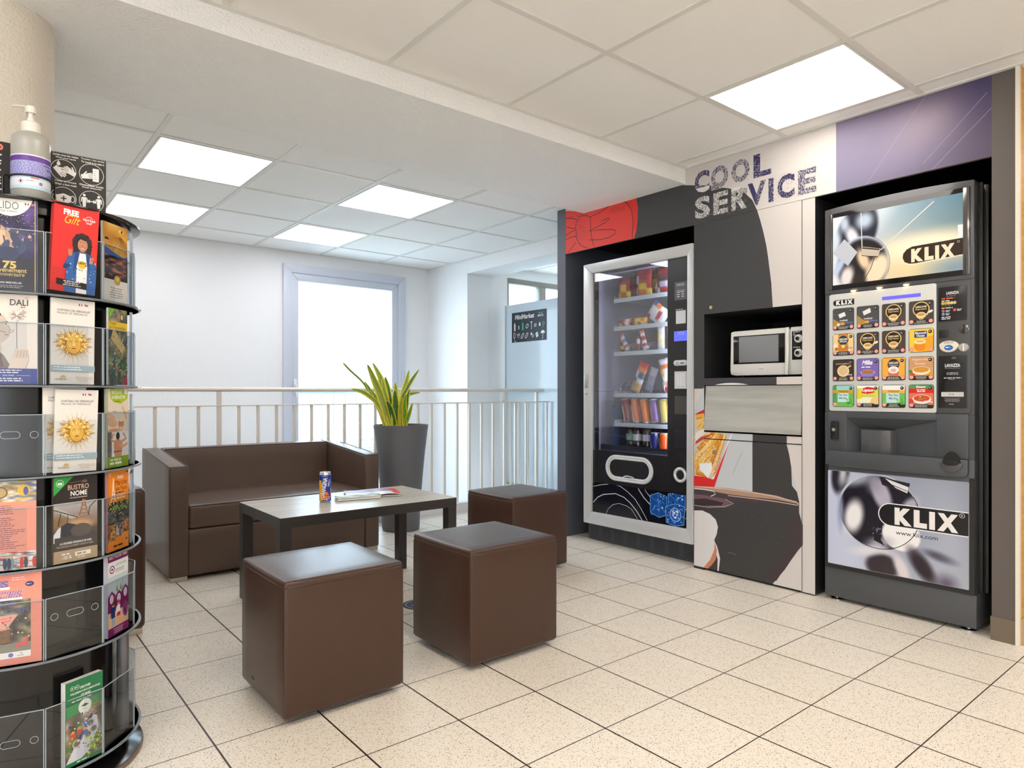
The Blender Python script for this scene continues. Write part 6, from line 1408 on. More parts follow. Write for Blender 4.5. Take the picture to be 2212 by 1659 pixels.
def a_sun(p, x, h):
    p.rect(-x, 0, x, h, (232, 228, 222)); flags(p, .012, h-.014); p.text('CHÂTEAU DE VERSAILLES', -.036, h-.030, .038, h-.024, (50, 50, 54), .01, shear=.2); p.text('PALACE OF VERSAILLES', -.036, h-.037, .032, h-.032, (70, 70, 74), 0, shear=.2)
    g = random.Random(6); cy = .098; G1, G2, G3 = (216, 170, 74), (176, 124, 40), (240, 210, 130)
    for i in range(44):
        a = 2*pi*i/44; L = (.050 if i % 2 else .038)*(1+g.uniform(-.08, .05)); w = .0018
        p.poly([(-w*sin(a)*1.2, cy+w*cos(a)*1.2), (L*cos(a)*.94, cy+L*sin(a)), (w*sin(a)*1.2, cy-w*cos(a)*1.2)], G1 if i % 2 else G2)
    for i in range(34):
        a = i/34*2*pi; q = .020+.006*(i % 3)/2; p.disc(q*cos(a)*1.15, cy+.004+q*sin(a)*.9, .0052, (G1, G2, G3)[i % 3], .003, rot=a+.5)
        p.stroke([(q*cos(a)*1.15, cy+.004+q*sin(a)*.9), ((q+.011)*cos(a)*1.2, cy+.004+(q+.008)*sin(a)*.8+.003*sin(i))], .0018, (G3, G1, G2)[i % 3])
    p.disc(0, cy-.002, .0175, G2, .0235); p.disc(0, cy-.001, .016, G1, .022); p.disc(-.003, cy+.003, .010, (228, 186, 96), .014)
    for k in range(9): p.disc(-.016+.004*k, cy+.021-.0006*(k-4)**2, .0042, (G3, G1)[k % 2], .0034)
    for sx in (-1, 1): p.disc(sx*.0066, cy+.003, .0040, G2, .0018); p.disc(sx*.0066, cy+.0028, .0026, G3, .0010); p.stroke([(sx*.003, cy+.0068), (sx*.0105, cy+.0062)], .0009, (140, 96, 30))
    p.poly([(-.0014, cy+.006), (.0014, cy+.006), (.0026, cy-.0058), (-.0026, cy-.0058)], (236, 200, 116)); p.stroke([(-.0030, cy-.0062), (.0030, cy-.0062)], .0008, (140, 96, 30)); p.disc(0, cy-.0108, .0050, (160, 104, 40), .0016); p.stroke([(-.004, cy-.0108), (.004, cy-.0108)], .0005, (110, 70, 26)); p.stroke([(-.006, cy-.0175), (0, cy-.0195), (.006, cy-.0175)], .0006, G2)
    p.rect(-x, .031, x, .045, (142, 164, 176)); p.lines(-.044, .042, .036, 2, .0056, .0018, (226, 232, 236)); p.text('VERSAILLES', .004, .013, .044, .019, (190, 160, 130), 0); p.disc(-.022, .016, .006, (190, 160, 90), a0=0, a1=pi); p.lines(-.040, .013, -.004, 1, .01, .002, (130, 126, 120)); p.lines(.010, .010, .040, 1, .01, .0012, (160, 156, 150))
def a_castle(p, x, h):
    p.raster(-x, 0, x, h, 30, 60, noise_pic(21, [(90, 100, 96), (60, 74, 84), (170, 150, 100), (196, 170, 110), (110, 120, 60), (44, 54, 60)], 7)); p.poly([(-x, h), (-x, h-.03), (-.01, h)], (110, 180, 50)); p.disc(.016, h-.022, .008, (80, 60, 50), .012); p.disc(.016, h-.020, .005, (220, 180, 150), .007)
    p.rect(-x, h-.056, x, h-.034, (226, 190, 40)); p.text('Château', -.036, h-.042, -.008, h-.034, (60, 50, 40), 0); p.text('de Fontainebleau', -.036, h-.053, .034, h-.044, (60, 50, 40), 0); flags(p, -.036, h-.018)
    p.poly([(-x, .065), (x, .055), (x, .058), (-x, .069)], (90, 170, 140)); p.poly([(-.02, .15), (.03, .10), (.02, .08), (-.03, .12)], (214, 184, 120)); p.poly([(0, .055), (.03, .075), (x, .05), (x, .03), (.01, .045)], (50, 96, 60)); p.speckle(-x, .01, x, .13, 160, .001, .004, [(226, 206, 150), (40, 50, 56), (130, 150, 150), (70, 110, 70)], 22); p.rect(x-.014, 0, x, .02, (190, 40, 60))
def a_spa(p, x, h):
    p.rect(-x, 0, x, h, (228, 216, 200)); p.poly([(-.034, h), (x-.002, h), (x-.004, h-.026), (.01, h-.040), (-.02, h-.034), (-.034, h-.024)], (176, 200, 40)); p.text('MASSAGE', -.028, h-.014, .016, h-.004, (240, 246, 220), .02); p.text('de BIEN-ETRE', -.028, h-.026, .030, h-.017, (240, 246, 220), .02); p.lines(-.018, h-.032, .02, 1, .01, .002, (80, 90, 30)); p.rect(.026, h-.014, .04, h-.002, WT)
    p.disc(-.028, .118, .022, (226, 176, 140), .012, rot=-.3); p.disc(.012, .112, .012, (206, 130, 70), .014); p.disc(.012, .122, .010, (240, 220, 180), .004); p.disc(.010, .100, .012, (236, 214, 180), .007); p.ring(.010, .100, .006, .002, (190, 130, 80)); p.stroke([(-.045, .142), (-.02, .130), (-.014, .112)], .009, (232, 186, 150)); p.stroke([(.016, .158), (.030, .136), (.036, .124)], .009, (232, 186, 150)); p.disc(-.02, .095, .024, (220, 160, 120), .006)
    p.rect(-x, .028, -.028, .092, (110, 104, 104)); p.rect(-.028, .028, x, .092, (232, 228, 226)); p.poly([(-.016, .028), (.014, .028), (.018, .062), (.006, .072), (-.012, .072), (-.020, .060)], (214, 150, 110)); p.disc(-.002, .081, .008, (50, 38, 34), .010); p.stroke([(-.016, .066), (-.030, .072), (-.020, .088)], .007, (214, 150, 110)); p.stroke([(.014, .066), (.034, .072), (.02, .088)], .007, (214, 150, 110)); p.stroke([(.04, .06), (.02, .052), (.004, .058)], .007, (226, 170, 136)); p.text('en duo...', -.024, .142, -.004, .148, (70, 60, 50)); p.lines(-.02, .042, .03, 1, .01, .003, (90, 80, 80))
    p.rect(-x, 0, x, .028, (140, 170, 40)); p.lines(-.034, .022, .03, 1, .01, .004, (236, 244, 214)); p.text('www.massage.fr', -.036, .004, .034, .014, (240, 246, 220), .01, shear=.2) if False else p.lines(-.036, .014, .034, 1, .01, .006, (240, 246, 220))
def a_coral(p, x, h):
    CR = (240, 152, 128); p.rect(-x, 0, x, h, CR); p.raster(-x, h-.048, x, h, 40, 20, noise_pic(31, [(190, 170, 110), (150, 130, 100), (226, 220, 200), (214, 170, 60), (90, 110, 170), (240, 236, 230)], 9)); p.disc(-.014, h-.026, .012, (190, 160, 110)); p.ring(-.014, h-.026, .012, .003, (120, 100, 70)); p.disc(.030, h-.022, .012, (226, 180, 60)); p.disc(.034, h-.024, .005, (80, 90, 160), .010)
    for n_, y in ((5, h-.056), (5, h-.084), (11, h-.108)): p.lines(-x+.002, y, x-.016, n_, .0046, .0018, (150, 80, 96), random.Random(int(y*999)))
    p.lines(-x+.002, h-.101, -.01, 1, .01, .0024, (246, 226, 220)); p.raster(-x, 0, x, .042, 40, 16, noise_pic(32, [(214, 224, 230), (190, 60, 50), (226, 226, 226), (60, 70, 100), (120, 160, 140), (230, 200, 190)], 10)); g = random.Random(33)
    for i in range(9): cx_ = g.uniform(-x, x); p.disc(cx_, .016, .004, g.choice([(40, 46, 80), (90, 140, 150), (60, 60, 66), (200, 60, 50)]), .013); p.disc(cx_, .031, .0026, (206, 160, 130))
def a_bus(p, x, h):
    p.rect(-x, 0, x, h, (36, 32, 32)); p.poly([(-x, h), (-x+.044, h), (-x, h-.044)], (50, 160, 70)); p.ring(-x+.014, h-.014, .008, .001, (226, 240, 226)); p.rect(-x+.009, h-.018, -x+.019, h-.012, (226, 240, 226)); p.text('BUSTRO', -.018, h-.032, .030, h-.020, (214, 176, 150), .01); p.text('NOME', -.012, h-.047, .026, h-.035, (240, 236, 230), .02); p.text('VOYAGE GOURMAND', -.014, h-.053, .026, h-.050, (214, 196, 180), .02); p.stroke([(-.016, h-.014), (.014, h-.013)], .0008, (150, 120, 100)); p.rect(.014, h-.017, .026, h-.010, (110, 90, 80), .003)
    p.raster(-x, .055, x, h-.062, 40, 40, blobs(lambda a, c: [206-90*c, 200-120*c, 196-140*c], [(.5, 1, .7, .35, 0, (60, 54, 54), .4, 1), (.15, .55, .3, .2, .4, (150, 110, 70), .6, .8), (.6, .62, .3, .12, .1, (226, 170, 120), .5, 1), (.3, .7, .1, .1, 0, (226, 190, 150), .5, .8)]))
    T = (.018, .100); EC = (176, 120, 84)
    for sx in (-1, 1): p.stroke([(T[0]+sx*.017, T[1]), (T[0]+sx*.009, T[1]+.014), (T[0]+sx*.004, T[1]+.032), (T[0]+sx*.0018, T[1]+.048)], .0032, EC)
    for dy, w in ((.006, .015), (.014, .010), (.024, .006), (.034, .004), (.042, .003)): p.stroke([(T[0]-w, T[1]+dy), (T[0]+w, T[1]+dy)], .0024, EC)
    for dy in (0, .008, .018, .028): p.stroke([(T[0]-.008, T[1]+dy), (T[0]+.006, T[1]+dy+.008)], .0008, EC); p.stroke([(T[0]+.008, T[1]+dy), (T[0]-.006, T[1]+dy+.008)], .0008, EC)
    p.poly([(-x, h-.066), (-.006, .112), (.008, .108), (-.01, .104), (-x, .128)], (206, 196, 184)); p.stroke([(-x, .130), (.004, .106)], .0022, (50, 44, 42)); p.stroke([(x, .145), (.032, .128), (.028, .108)], .0022, (50, 44, 42)); p.stroke([(-.034, .120), (-.040, .09)], .0022, (50, 44, 42)); p.stroke([(-.018, .114), (-.02, .096)], .0016, (50, 44, 42)); p.poly([(-.034, .088), (-.02, .096), (.002, .088), (-.006, .066), (-.03, .06)], (40, 46, 60)); p.poly([(-x, .07), (-.04, .084), (-.034, .088), (-.036, .05), (-x, .05)], (220, 220, 226)); p.rect(-x+.002, .034, x, .062, (66, 62, 62)); p.disc(.012, .074, .024, (90, 82, 78), .016)
    p.text('LA CROISIERE ORIGINALE DE PARIS', -.036, .044, .036, .049, (236, 232, 228), .02); p.text('THE ORIGINAL GOURMET CRUISE OF PARIS', -.044, .037, .040, .041, (190, 166, 140), .01); p.rect(-x, 0, x, .030, (176, 152, 122)); p.text('-10 %', -.032, .008, -.010, .016, (240, 236, 230), .02); p.lines(-.032, .022, -.008, 1, .01, .003, (240, 236, 230)); p.rect(-.002, .012, .034, .022, (236, 232, 224)); p.lines(.002, .019, .030, 1, .01, .004, (150, 130, 110)); p.lines(.004, .009, .030, 1, .01, .002, (230, 226, 214))
def a_flea(p, x, h):
    OR = (240, 140, 30); p.rect(-x, 0, x, h, OR); T = (-.022, h-.082)
    for sx in (-1, 1): p.stroke([(T[0]+sx*.010, T[1]), (T[0]+sx*.005, T[1]+.016), (T[0]+sx*.002, T[1]+.036), (T[0], T[1]+.062)], .0028, (248, 240, 226))
    for dy, w in ((.010, .007), (.020, .005), (.030, .004)): p.stroke([(T[0]-w, T[1]+dy), (T[0]+w, T[1]+dy)], .0024, (248, 240, 226))
    p.text('PARIS', -.004, h-.024, .020, h-.015, (250, 240, 224), .02); BK = (56, 40, 30); p.text('Marché', -.014, h-.040, .036, h-.026, BK, .0); p.text('aux Puces', -.012, h-.054, .036, h-.043, BK, 0); p.lines(-.012, h-.058, .036, 1, .01, .003, BK); p.lines(-.008, h-.066, .036, 2, .006, .003, (250, 236, 214)); p.poly([(.030, h-.010), (.036, h-.004), (.042, h-.010)], (50, 60, 90)); p.ring(-.036, h-.010, .004, .001, (250, 236, 214))
    p.raster(-x, .068, x, h-.082, 30, 24, noise_pic(41, [(60, 64, 64), (40, 44, 50), (90, 100, 80), (120, 110, 100), (30, 34, 40)], 9)); p.speckle(-x, h-.105, x, h-.082, 80, .001, .004, [(150, 180, 60), (110, 150, 50), (200, 210, 90)], 42); p.speckle(-x, .070, x, .105, 120, .0008, .003, [(30, 32, 40), (70, 80, 110), (206, 170, 140), (50, 50, 50)], 43)
    for sx in (-.03, -.012, .006, .024): p.stroke([(sx, .1), (sx+.001, .13)], .0012, (60, 56, 50))
    p.raster(-x, .026, -.012, .066, 14, 14, noise_pic(44, [(190, 130, 60), (120, 70, 40), (220, 180, 120), (60, 40, 30)], 6)); p.raster(-.010, .034, .016, .070, 10, 12, noise_pic(45, [(40, 44, 56), (120, 130, 150), (200, 190, 180)], 5)); p.raster(.018, .040, x, .074, 10, 12, noise_pic(46, [(170, 90, 50), (90, 60, 40), (220, 160, 100)], 5)); p.lines(-.028, .014, .024, 1, .01, .005, (60, 40, 30), centre=True); p.disc(.034, .022, .005, (90, 90, 160), .003)
def a_puces(p, x, h):
    CR = (244, 150, 130); p.rect(-x, 0, x, h, CR); ST = [(110, 120, 170), (200, 120, 170), (240, 240, 240)]
    p.text('LES', -.046, h-.034, -.004, h-.018, (120, 120, 180), .05); p.text('PUCES', -.058, h-.060, .022, h-.043, (150, 120, 180), .05)
    for i in range(16): p.stroke([(-.058+.005*i, h-.062), (-.052+.005*i, h-.042)], .0009, (244, 190, 190))
    p.rect(-x, h-.039, -.002, h-.033, (236, 232, 230)); p.rect(-x, h-.064, .022, h-.059, (236, 232, 230)); p.lines(.002, h-.012, .036, 2, .005, .002, (240, 220, 214)); p.disc(.036, h-.030, .0085, (70, 60, 110), .006); p.lines(.030, h-.029, .042, 1, .01, .002, (226, 220, 240))
    p.raster(-x, .030, .038, h-.064, 40, 50, noise_pic(51, [(90, 80, 70), (60, 56, 56), (140, 120, 100), (190, 170, 140), (110, 110, 90), (44, 42, 46)], 9)); p.rect(-x, .030, .038, .050, (150, 140, 126))
    p.text('DE PARIS', -.058, h-.078, .010, h-.067, (96, 100, 140), .03); p.text('SAINT-OUEN', -.060, h-.094, .034, h-.084, (96, 100, 140), .03); p.rect(-x, h-.104, .02, h-.098, (236, 226, 216)) if False else None
    p.poly([(-x, h-.098), (.014, h-.098), (-.022, h-.150)], (246, 176, 160)); p.disc(-.016, h-.110, .016, (236, 120, 110), .005, rot=.1); p.stroke([(-.030, h-.110), (-.002, h-.108)], .0012, (246, 226, 220)); p.rect(-.030, .052, -.002, .082, (124, 92, 70)); p.stroke([(-.032, .083), (0, .084)], .002, (190, 150, 110)); p.poly([(.010, .040), (.030, .044), (.034, .062), (.028, .062), (.024, .050), (.010, .048)], (226, 90, 80)); p.speckle(-.04, .06, .036, .11, 50, .001, .003, [(200, 60, 50), (226, 200, 150), (50, 90, 60)], 52)
    p.rect(-x, .016, .038, .030, (236, 232, 228)); p.disc(-.028, .023, .005, (110, 110, 170)); p.rect(-.050, .019, -.042, .028, (120, 120, 180)); p.disc(.0, .023, .005, (120, 120, 190)); p.ring(.020, .025, .002, .0006, (60, 60, 70)); p.lines(.012, .021, .030, 1, .01, .0016, (150, 150, 160))
def a_village(p, x, h):
    PU = (122, 28, 96); p.rect(-x, 0, x, h, (196, 208, 216)); p.rect(-x, h-.020, x, h, PU); p.text('BERCY VILLAGE - PARIS', -.038, h-.013, .038, h-.006, (240, 230, 236), .02); p.rect(-x, h-.058, x, h-.020, (226, 230, 232)); p.ring(-.026, h-.040, .009, .003, PU); p.disc(-.026, h-.040, .004, PU, .003); p.text("L'ART DE VIVRE", -.012, h-.034, .034, h-.028, (110, 90, 110), 0); p.text('SON VILLAGE', -.012, h-.046, .024, h-.041, (110, 60, 100), .01); p.stroke([(-.012, h-.049), (.024, h-.049)], .001, PU)
    p.stroke([(.018, .10), (.018, .142)], .0012, (120, 160, 190)); p.poly([(.014, .10), (.018, .128), (.022, .10)], (120, 160, 190))
    for gx, gy in ((-.028, .100), (.002, .096), (.030, .104)): p.poly([(gx-.020, .06), (gx-.020, gy), (gx, gy+.018), (gx+.020, gy), (gx+.020, .06)], PU); p.disc(gx, gy-.004, .008, (214, 200, 214), .012); p.poly([(gx-.020, gy), (gx, gy+.018), (gx+.020, gy), (gx+.018, gy), (gx, gy+.015), (gx-.018, gy)], (170, 120, 160))
    for gx in (-.006, .010): p.poly([(gx-.004, .112), (gx, .130), (gx+.004, .112)], (110, 160, 80))
    p.rect(-x, .022, x, .062, (238, 196, 160)); p.disc(.030, .056, .012, (150, 70, 130), .02)
    for gx, top, leg, hair in ((-.022, (40, 50, 110), (150, 180, 220), (110, 60, 40)), (.0, (226, 230, 236), (240, 170, 110), (150, 60, 40))):
        p.stroke([(gx-.003, .026), (gx-.003, .048)], .005, leg); p.stroke([(gx+.004, .026), (gx+.004, .048)], .005, leg); p.poly([(gx-.008, .046), (gx+.008, .046), (gx+.007, .074), (gx-.007, .074)], top); p.stroke([(gx-.008, .070), (gx-.011, .05)], .003, top); p.disc(gx, .080, .005, (230, 180, 150), .006); p.disc(gx, .083, .0055, hair, .005)
    p.poly([(-.006, .056), (.008, .056), (.008, .046), (-.008, .046)], (206, 40, 50)); p.stroke([(.028, .06), (.028, .044)], .006, (70, 40, 90)); p.disc(.028, .068, .004, (120, 60, 50)); p.stroke([(.034, .05), (.030, .034)], .0012, (60, 50, 60)); p.stroke([(.030, .05), (.036, .034)], .0012, (60, 50, 60))
    p.rect(-x, 0, x, .022, PU); p.lines(-.028, .017, .028, 3, .005, .0016, (240, 226, 236), centre=True)
def a_garden(p, x, h):
    GG = (30, 120, 74); p.rect(-x, 0, x, h, GG)
    for k in range(-14, 30): p.stroke([(-x+.006*k, h-.06), (-x+.006*k+.06, h)], .0004, (60, 146, 100)); p.stroke([(-x+.006*k+.06, h-.06), (-x+.006*k, h)], .0004, (60, 146, 100))
    for gx in (-.030, -.019): p.ring(gx, h-.017, .005, .0009, (230, 240, 230)); p.lines(gx-.0025, h-.0155, gx+.0025, 1, .01, .0026, (230, 240, 230))
    p.text('DISCOVER', -.012, h-.024, .014, h-.018, (238, 244, 238), .03); p.text("THE JARDIN D'ACCLIMATATION", -.036, h-.034, .038, h-.028, (238, 244, 238), .03); p.text('OF PARIS', -.010, h-.043, .014, h-.037, (238, 244, 238), .03); p.lines(-.032, h-.048, .034, 1, .01, .003, (190, 220, 200))
    p.raster(-x, .010, x, h-.062, 50, 50, noise_pic(61, [(96, 86, 78), (120, 110, 100), (80, 110, 70), (190, 190, 200), (150, 130, 70), (70, 66, 66)], 6)); p.poly([(-x, h-.058), (x, h-.050), (x, h-.074), (-x, h-.086)], (70, 140, 90)); p.speckle(.0, .095, x, h-.07, 90, .0008, .003, [(206, 160, 60), (170, 120, 50), (120, 90, 50)], 62)
    p.disc(.0, h-.070, .016, (232, 236, 226), .018); p.poly([(-.010, h-.068), (0, h-.063), (.010, h-.068), (0, h-.071)], (50, 90, 70)); p.lines(-.006, h-.076, .006, 1, .01, .001, (110, 140, 110))
    p.poly([(-x, .01), (-.010, .07), (.014, .108), (.030, .10), (.034, .07), (.008, .02), (-.01, .01)], (206, 210, 222)); p.poly([(-.020, .055), (.016, .112), (.020, .105), (-.012, .05)], (60, 60, 110))
    for gx, gy in ((-.020, .05), (.008, .062), (.022, .07), (.014, .088)): p.ring(gx, gy, .009, .003, (190, 190, 180)); p.disc(gx, gy, .007, (110, 110, 100))
    for gx, gy in ((-.014, .085), (.002, .100), (-.030, .080), (.0, .078)): p.disc(gx, gy, .005, (222, 150, 100)); p.disc(gx, gy-.008, .006, (206, 80, 50) if gx < 0 else (70, 110, 190))
    p.speckle(.006, .012, x, .06, 60, .001, .005, [(170, 200, 50), (110, 160, 50), (226, 230, 60)], 63); p.speckle(-.04, .03, .02, .12, 90, .0006, .0026, [(40, 40, 50), (240, 240, 244), (70, 90, 140), (214, 110, 60)], 64); p.rect(-x, 0, x, .010, GG); p.lines(-.02, .007, .02, 1, .01, .003, (226, 240, 226))
T_ = TIERS
leaflet(-102, T_[0], .108, .212, .009, a_show, 'dark blue show leaflet with dancers and gold lettering, top tier of the rack', ds=.002)
leaflet(-71.5, T_[0], .102, .212, .012, a_gift, 'bright red leaflet with smiling person in denim jacket, top tier of the rack', ds=-.002, dz=.008, roll=-.03, lean=.05, edge=(206, 60, 56))
leaflet(-43, T_[0], .096, .200, .006, a_gold, 'golden leaflet with dancers and a round gold badge, right side of the top tier', ds=-.004)
leaflet(-12, T_[0], .10, .20, .006, a_white, 'pale blue and white leaflet at the right edge of the top tier', r=.243)
leaflet(-102, T_[1], .108, .208, .009, a_sepia, 'cream leaflet with sepia portrait holding a flower, second tier of the rack', ds=.002)
leaflet(-72, T_[1], .098, .206, .009, a_sun, 'cream leaflet with a golden sun face, second tier, the upper of the two fronts', ds=.0, roll=-.01)
leaflet(-41, T_[1], .080, .198, .006, a_castle, 'green and yellow castle leaflet, right side of the second tier', ds=-.002)
leaflet(-12, T_[1], .10, .20, .006, a_white, 'pale white leaflet at the right edge of the second tier', r=.243)
leaflet(-74.5, T_[2], .094, .206, .004, a_sun, 'golden sun face leaflet tucked behind the front one, third tier', ds=-.004, dz=.006, r=.2405)
leaflet(-71, T_[2], .098, .200, .003, a_sun, 'cream leaflet with a golden sun face, third tier, leaning in front of its twin', ds=.001, roll=-.02, lean=.015, r=.2462)
leaflet(-41, T_[2], .088, .204, .009, a_spa, 'green and cream massage leaflet with two photos, right side of the third tier', ds=-.001, edge=(214, 220, 190))
leaflet(-12, T_[2], .10, .19, .006, a_white, 'pale leaflet at the right edge of the third tier', r=.243)
leaflet(-102, T_[3], .108, .206, .009, a_coral, 'coral leaflet full of small print between two photo strips, fourth tier', ds=.0, edge=(60, 50, 50))
leaflet(-71, T_[3], .100, .206, .010, a_bus, 'black leaflet with tower seen from a bus and green corner, fourth tier', ds=.003, edge=(70, 60, 56))
leaflet(-41, T_[3], .088, .208, .009, a_flea, 'orange market leaflet with white tower and crowd photo, right side of the fourth tier', ds=.0, edge=(214, 150, 160))
leaflet(-12, T_[3], .10, .19, .006, a_white, 'pale leaflet at the right edge of the fourth tier', r=.243)
leaflet(-101, T_[4], .118, .214, .008, a_puces, 'coral flea market leaflet with large striped lettering, fifth tier', ds=.001, edge=(236, 150, 130))
leaflet(-41, T_[4], .086, .212, .012, a_village, 'purple and pale blue leaflet with cartoon couple, right side of the fifth tier', ds=-.001, edge=(200, 196, 210))
leaflet(-65, T_[5], .092, .205, .018, a_garden, 'green leaflet stack with a white badge and ride photo, bottom tier', ds=-.002, r=.245)

# notice board, hand gel and its wire holder on top
ZT = 1.4350
t = thing('notice_board', 'black hygiene notice board with white icons, standing on top of the leaflet rack', 'sign', (.105, 1.995, ZT))
b = B(); b.box(-.075, 1.993, ZT, .2865, 1.998, 1.5835, .0006, 1); obj('board', b, mat('black_board', (42, 38, 38), .5), t, None, world=True)
def Yp(u, v, Y=1.9925):
    a, b_, c = _ray(u, v); k = Y/b_; return k*a, EYE+k*c
Z1 = lambda a, c: Yp(a/3.606, 200+c/3.606)
p = Print(step=1e-5)
def ttl(s, a0, c0, a1, c1): l = Z1(a0, c0)[0]; r = Z1(a1, c1)[0]; z = Z1((a0+a1)/2, (c0+c1)/2)[1]; p.text(s, l, z-.0014, r, z+.0034, WT, .02)
ttl('Lavez-vous les mains', 412, 482, 610, 506); ttl('Wash your hands', 432, 507, 592, 527); ttl('Toucher c\'est garder', 630, 524, 815, 540); ttl('To touch is to take it', 632, 545, 812, 562)
ttl('Porter un masque', 430, 690, 595, 708); ttl('Wear a face mask', 426, 710, 598, 730); ttl('Distanciation sociale', 620, 722, 806, 738); ttl('Social distancing', 640, 742, 792, 758)
def cen(a, c): return Z1(a, c)
for a, c in ((493, 606), (713, 640), (496, 820), (713, 850)): x_, z_ = cen(a, c); p.ring(x_, z_, .0270, .0011, WT)
x_, z_ = cen(456, 552); p.disc(x_, z_, .004, WT, .005); p.poly([(x_-.003, z_+.002), (x_, z_+.009), (x_+.003, z_+.002)], WT)
def hand(x_, z_, rot, s, thumb=1):
    M2 = Matrix.Rotation(rot, 2); f = lambda q: tuple(Vector((x_, z_))+M2 @ Vector((q[0]*s, q[1]*s*thumb)))
    p.poly([f(q) for q in ((-.016, -.006), (.002, -.008), (.004, .007), (-.016, .006))], WT)
    for k, (yy, L) in enumerate(((-.0065, .014), (-.0022, .018), (.0022, .0175), (.0062, .014))): p.stroke([f((0, yy)), f((L, yy*1.1))], .0034*s, WT)
    p.stroke([f((-.008, .006)), f((.002, .0135))], .0034*s, WT)
x_, z_ = cen(470, 612); hand(x_-.001, z_, -.75, .92); x_, z_ = cen(525, 608); hand(x_+.005, z_-.001, 2.6, .88, -1)
x_, z_ = cen(680, 650); hand(x_, z_, .25, .85); l, tp = Z1(722, 592); r, bt = Z1(770, 700); p.rect(l, bt, r, tp, WT); p.lines(l+.002, tp-.006, r-.002, 5, .005, .001, (60, 60, 60))
x_, z_ = cen(496, 822); p.poly([(x_-.017, z_+.006), (x_, z_+.012), (x_+.017, z_+.006), (x_+.015, z_-.008), (x_, z_-.014), (x_-.015, z_-.008)], WT); p.ring(x_-.019, z_, .005, .0018, WT, .008); p.ring(x_+.019, z_, .005, .0018, WT, .008); p.rect(x_-.006, z_-.002, x_+.006, z_+.001, (42, 38, 38)); p.rect(x_-.0015, z_-.007, x_+.0015, z_+.006, (42, 38, 38))
x_, z_ = cen(713, 850)
for sx in (-.016, .016): p.disc(x_+sx, z_+.014, .0032, WT); p.poly([(x_+sx-.005, z_+.009), (x_+sx+.005, z_+.009), (x_+sx+.003, z_-.016), (x_+sx-.003, z_-.016)], WT); p.stroke([(x_+sx-.006, z_+.007), (x_+sx-.007, z_-.004)], .002, WT); p.stroke([(x_+sx+.006, z_+.007), (x_+sx+.007, z_-.004)], .002, WT)
p.stroke([(x_-.007, z_), (x_+.007, z_)], .0025, WT); p.poly([(x_-.010, z_), (x_-.004, z_+.005), (x_-.004, z_-.005)], WT); p.poly([(x_+.010, z_), (x_+.004, z_+.005), (x_+.004, z_-.005)], WT)
x_, z_ = Z1(-6, 422); p.disc(x_, z_, .008, (226, 70, 60)); p.ring(x_, z_, .006, .001, WT)
g = random.Random(2)
for c in (478, 500, 525, 548, 597, 655, 680, 703, 748): l, zz = Z1(-30, c); r, _ = Z1(14, c); p.lines(l, zz+.002, r, 1, .01, .0035, WT, g)
p.build('notice_print', M_PRINT, t, (0, 1.993, 0), (1, 0, 0), (0, 0, 1))
bx_, by_ = .1215, 1.935
t = thing('hand_gel_bottle', 'translucent pump bottle of hand gel with violet label on top of the rack', 'bottle', (bx_, by_, ZT))
M_GEL = mat('milky_plastic', (214, 212, 204), .3); MATS['milky_plastic'].node_tree.nodes['Principled BSDF'].inputs['Transmission Weight'].default_value = .45
b = B(); b.lathe([(.036, 0), (.0395, .004), (.0395, .135), (.037, .150), (.028, .160), (.018, .164), (.018, .168)], 0, 0, 40); obj('bottle_body', b, M_GEL, t, 50)
M_PW = mat('white_pump_plastic', (230, 226, 216), .35)
b = B(); b.lathe([(.0195, .163), (.0195, .185), (.017, .188), (.008, .190), (.008, .198), (.005, .200), (.005, .212)], 0, 0, 32); CPb = obj('pump_collar', b, M_PW, t, 40)
b = B(); b.lathe([(.0105, .211), (.0110, .213), (.0110, .224), (.009, .227), (.004, .228)], 0, 0, 28)
b.tube([(0, 0, .222), (-.012, .004, .2255), (-.026, .008, .2255), (-.036, .011, .223)], .0042, 10, flat=.6); obj('pump_head', b, M_PW, t, 40)
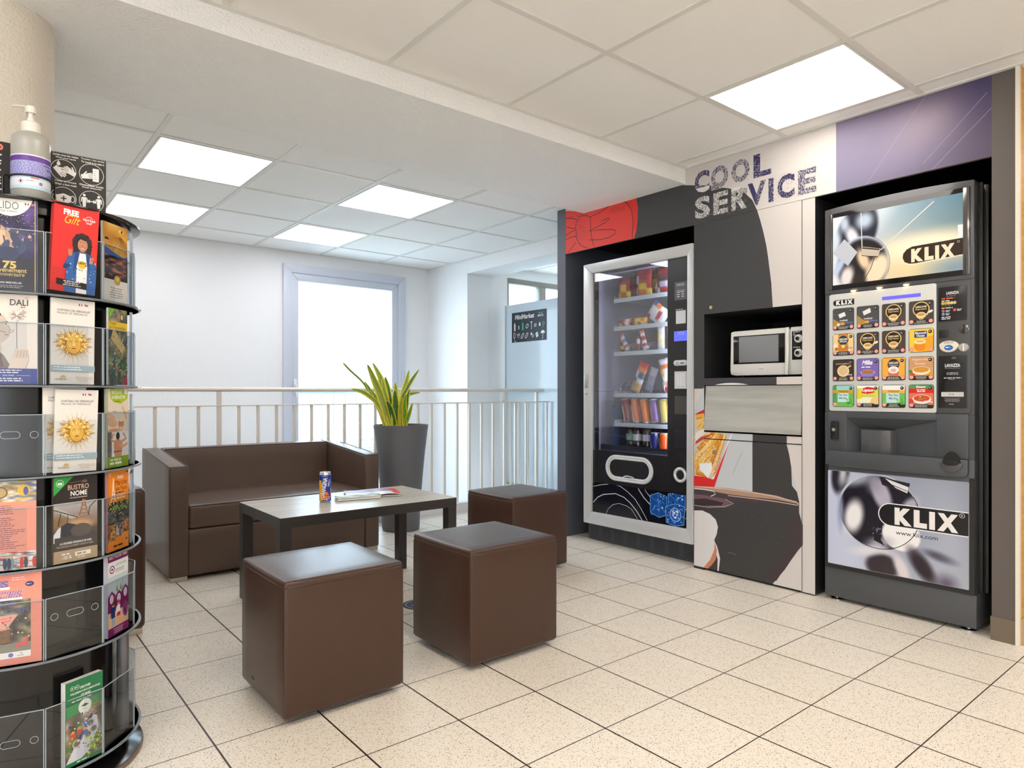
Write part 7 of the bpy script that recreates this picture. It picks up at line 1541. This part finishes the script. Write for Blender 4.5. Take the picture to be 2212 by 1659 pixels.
p = Print(step=2e-5); rG = .0396; psi2 = math.atan2(-by_, -bx_); hC2 = pi*rG*.95; VI = (96, 80, 160)
p.rect(-hC2, .022, hC2, .100, (214, 222, 236)); p.rect(-hC2, .054, hC2, .100, (110, 104, 190)); p.rect(-hC2, .088, hC2, .100, (100, 60, 150)); p.rect(-hC2, .099, hC2, .102, (226, 224, 236))
for k in range(9): p.lines(-hC2+.01, .086-.0034*k, hC2-.02, 1, .01, .0014, (214, 218, 240), random.Random(k))
p.rect(-hC2, .048, hC2, .053, (190, 216, 236)); p.rect(-hC2, .030, hC2, .046, (222, 228, 236)); p.poly([(-.026, .038), (-.020, .044), (-.014, .038), (-.020, .032)], (226, 226, 226)); p.stroke([(-.026, .038), (-.020, .044), (-.014, .038), (-.020, .032)], .001, (200, 60, 60), closed=True); p.disc(-.020, .038, .002, (40, 30, 30), .003); p.lines(-.008, .041, .012, 1, .01, .0014, (120, 130, 150)); p.rect(.0, .046, .016, .048, (214, 60, 60)); p.disc(.020, .036, .004, (110, 130, 190)); p.rect(-hC2, .022, hC2, .029, (190, 214, 232))
def wrap2(x, y, z):
    a = psi2+x/rG; r_ = rG+z+.0002; return Vector((bx_+r_*cos(a), by_+r_*sin(a), ZT+y))
build_wrapped(p, 'bottle_label', M_GLOSSY, t, wrap2, .002)
t = thing('wire_holder', 'black wire ring and bracket holding the gel bottle on the rack', 'holder', (bx_, by_+.02, ZT))
b = B(); b.tube([(bx_+.0425*cos(a*pi/20), by_+.0425*sin(a*pi/20), ZT+.052) for a in range(40)], .0018, 8, closed=True); obj('ring', b, mat('black_wire', (18, 18, 18), .3), t, world=True)
b = B(); b.tube([(bx_-.052, by_+.046, ZT), (bx_-.052, by_+.046, ZT+.062), (bx_-.046, by_+.046, ZT+.068), (bx_+.046, by_+.046, ZT+.068), (bx_+.052, by_+.046, ZT+.062), (bx_+.052, by_+.046, ZT)], .0022, 8); b.tube([(bx_, by_+.0425, ZT+.052), (bx_, by_+.046, ZT+.068)], .002, 6); obj('bracket', b, mat('black_wire'), t, world=True)
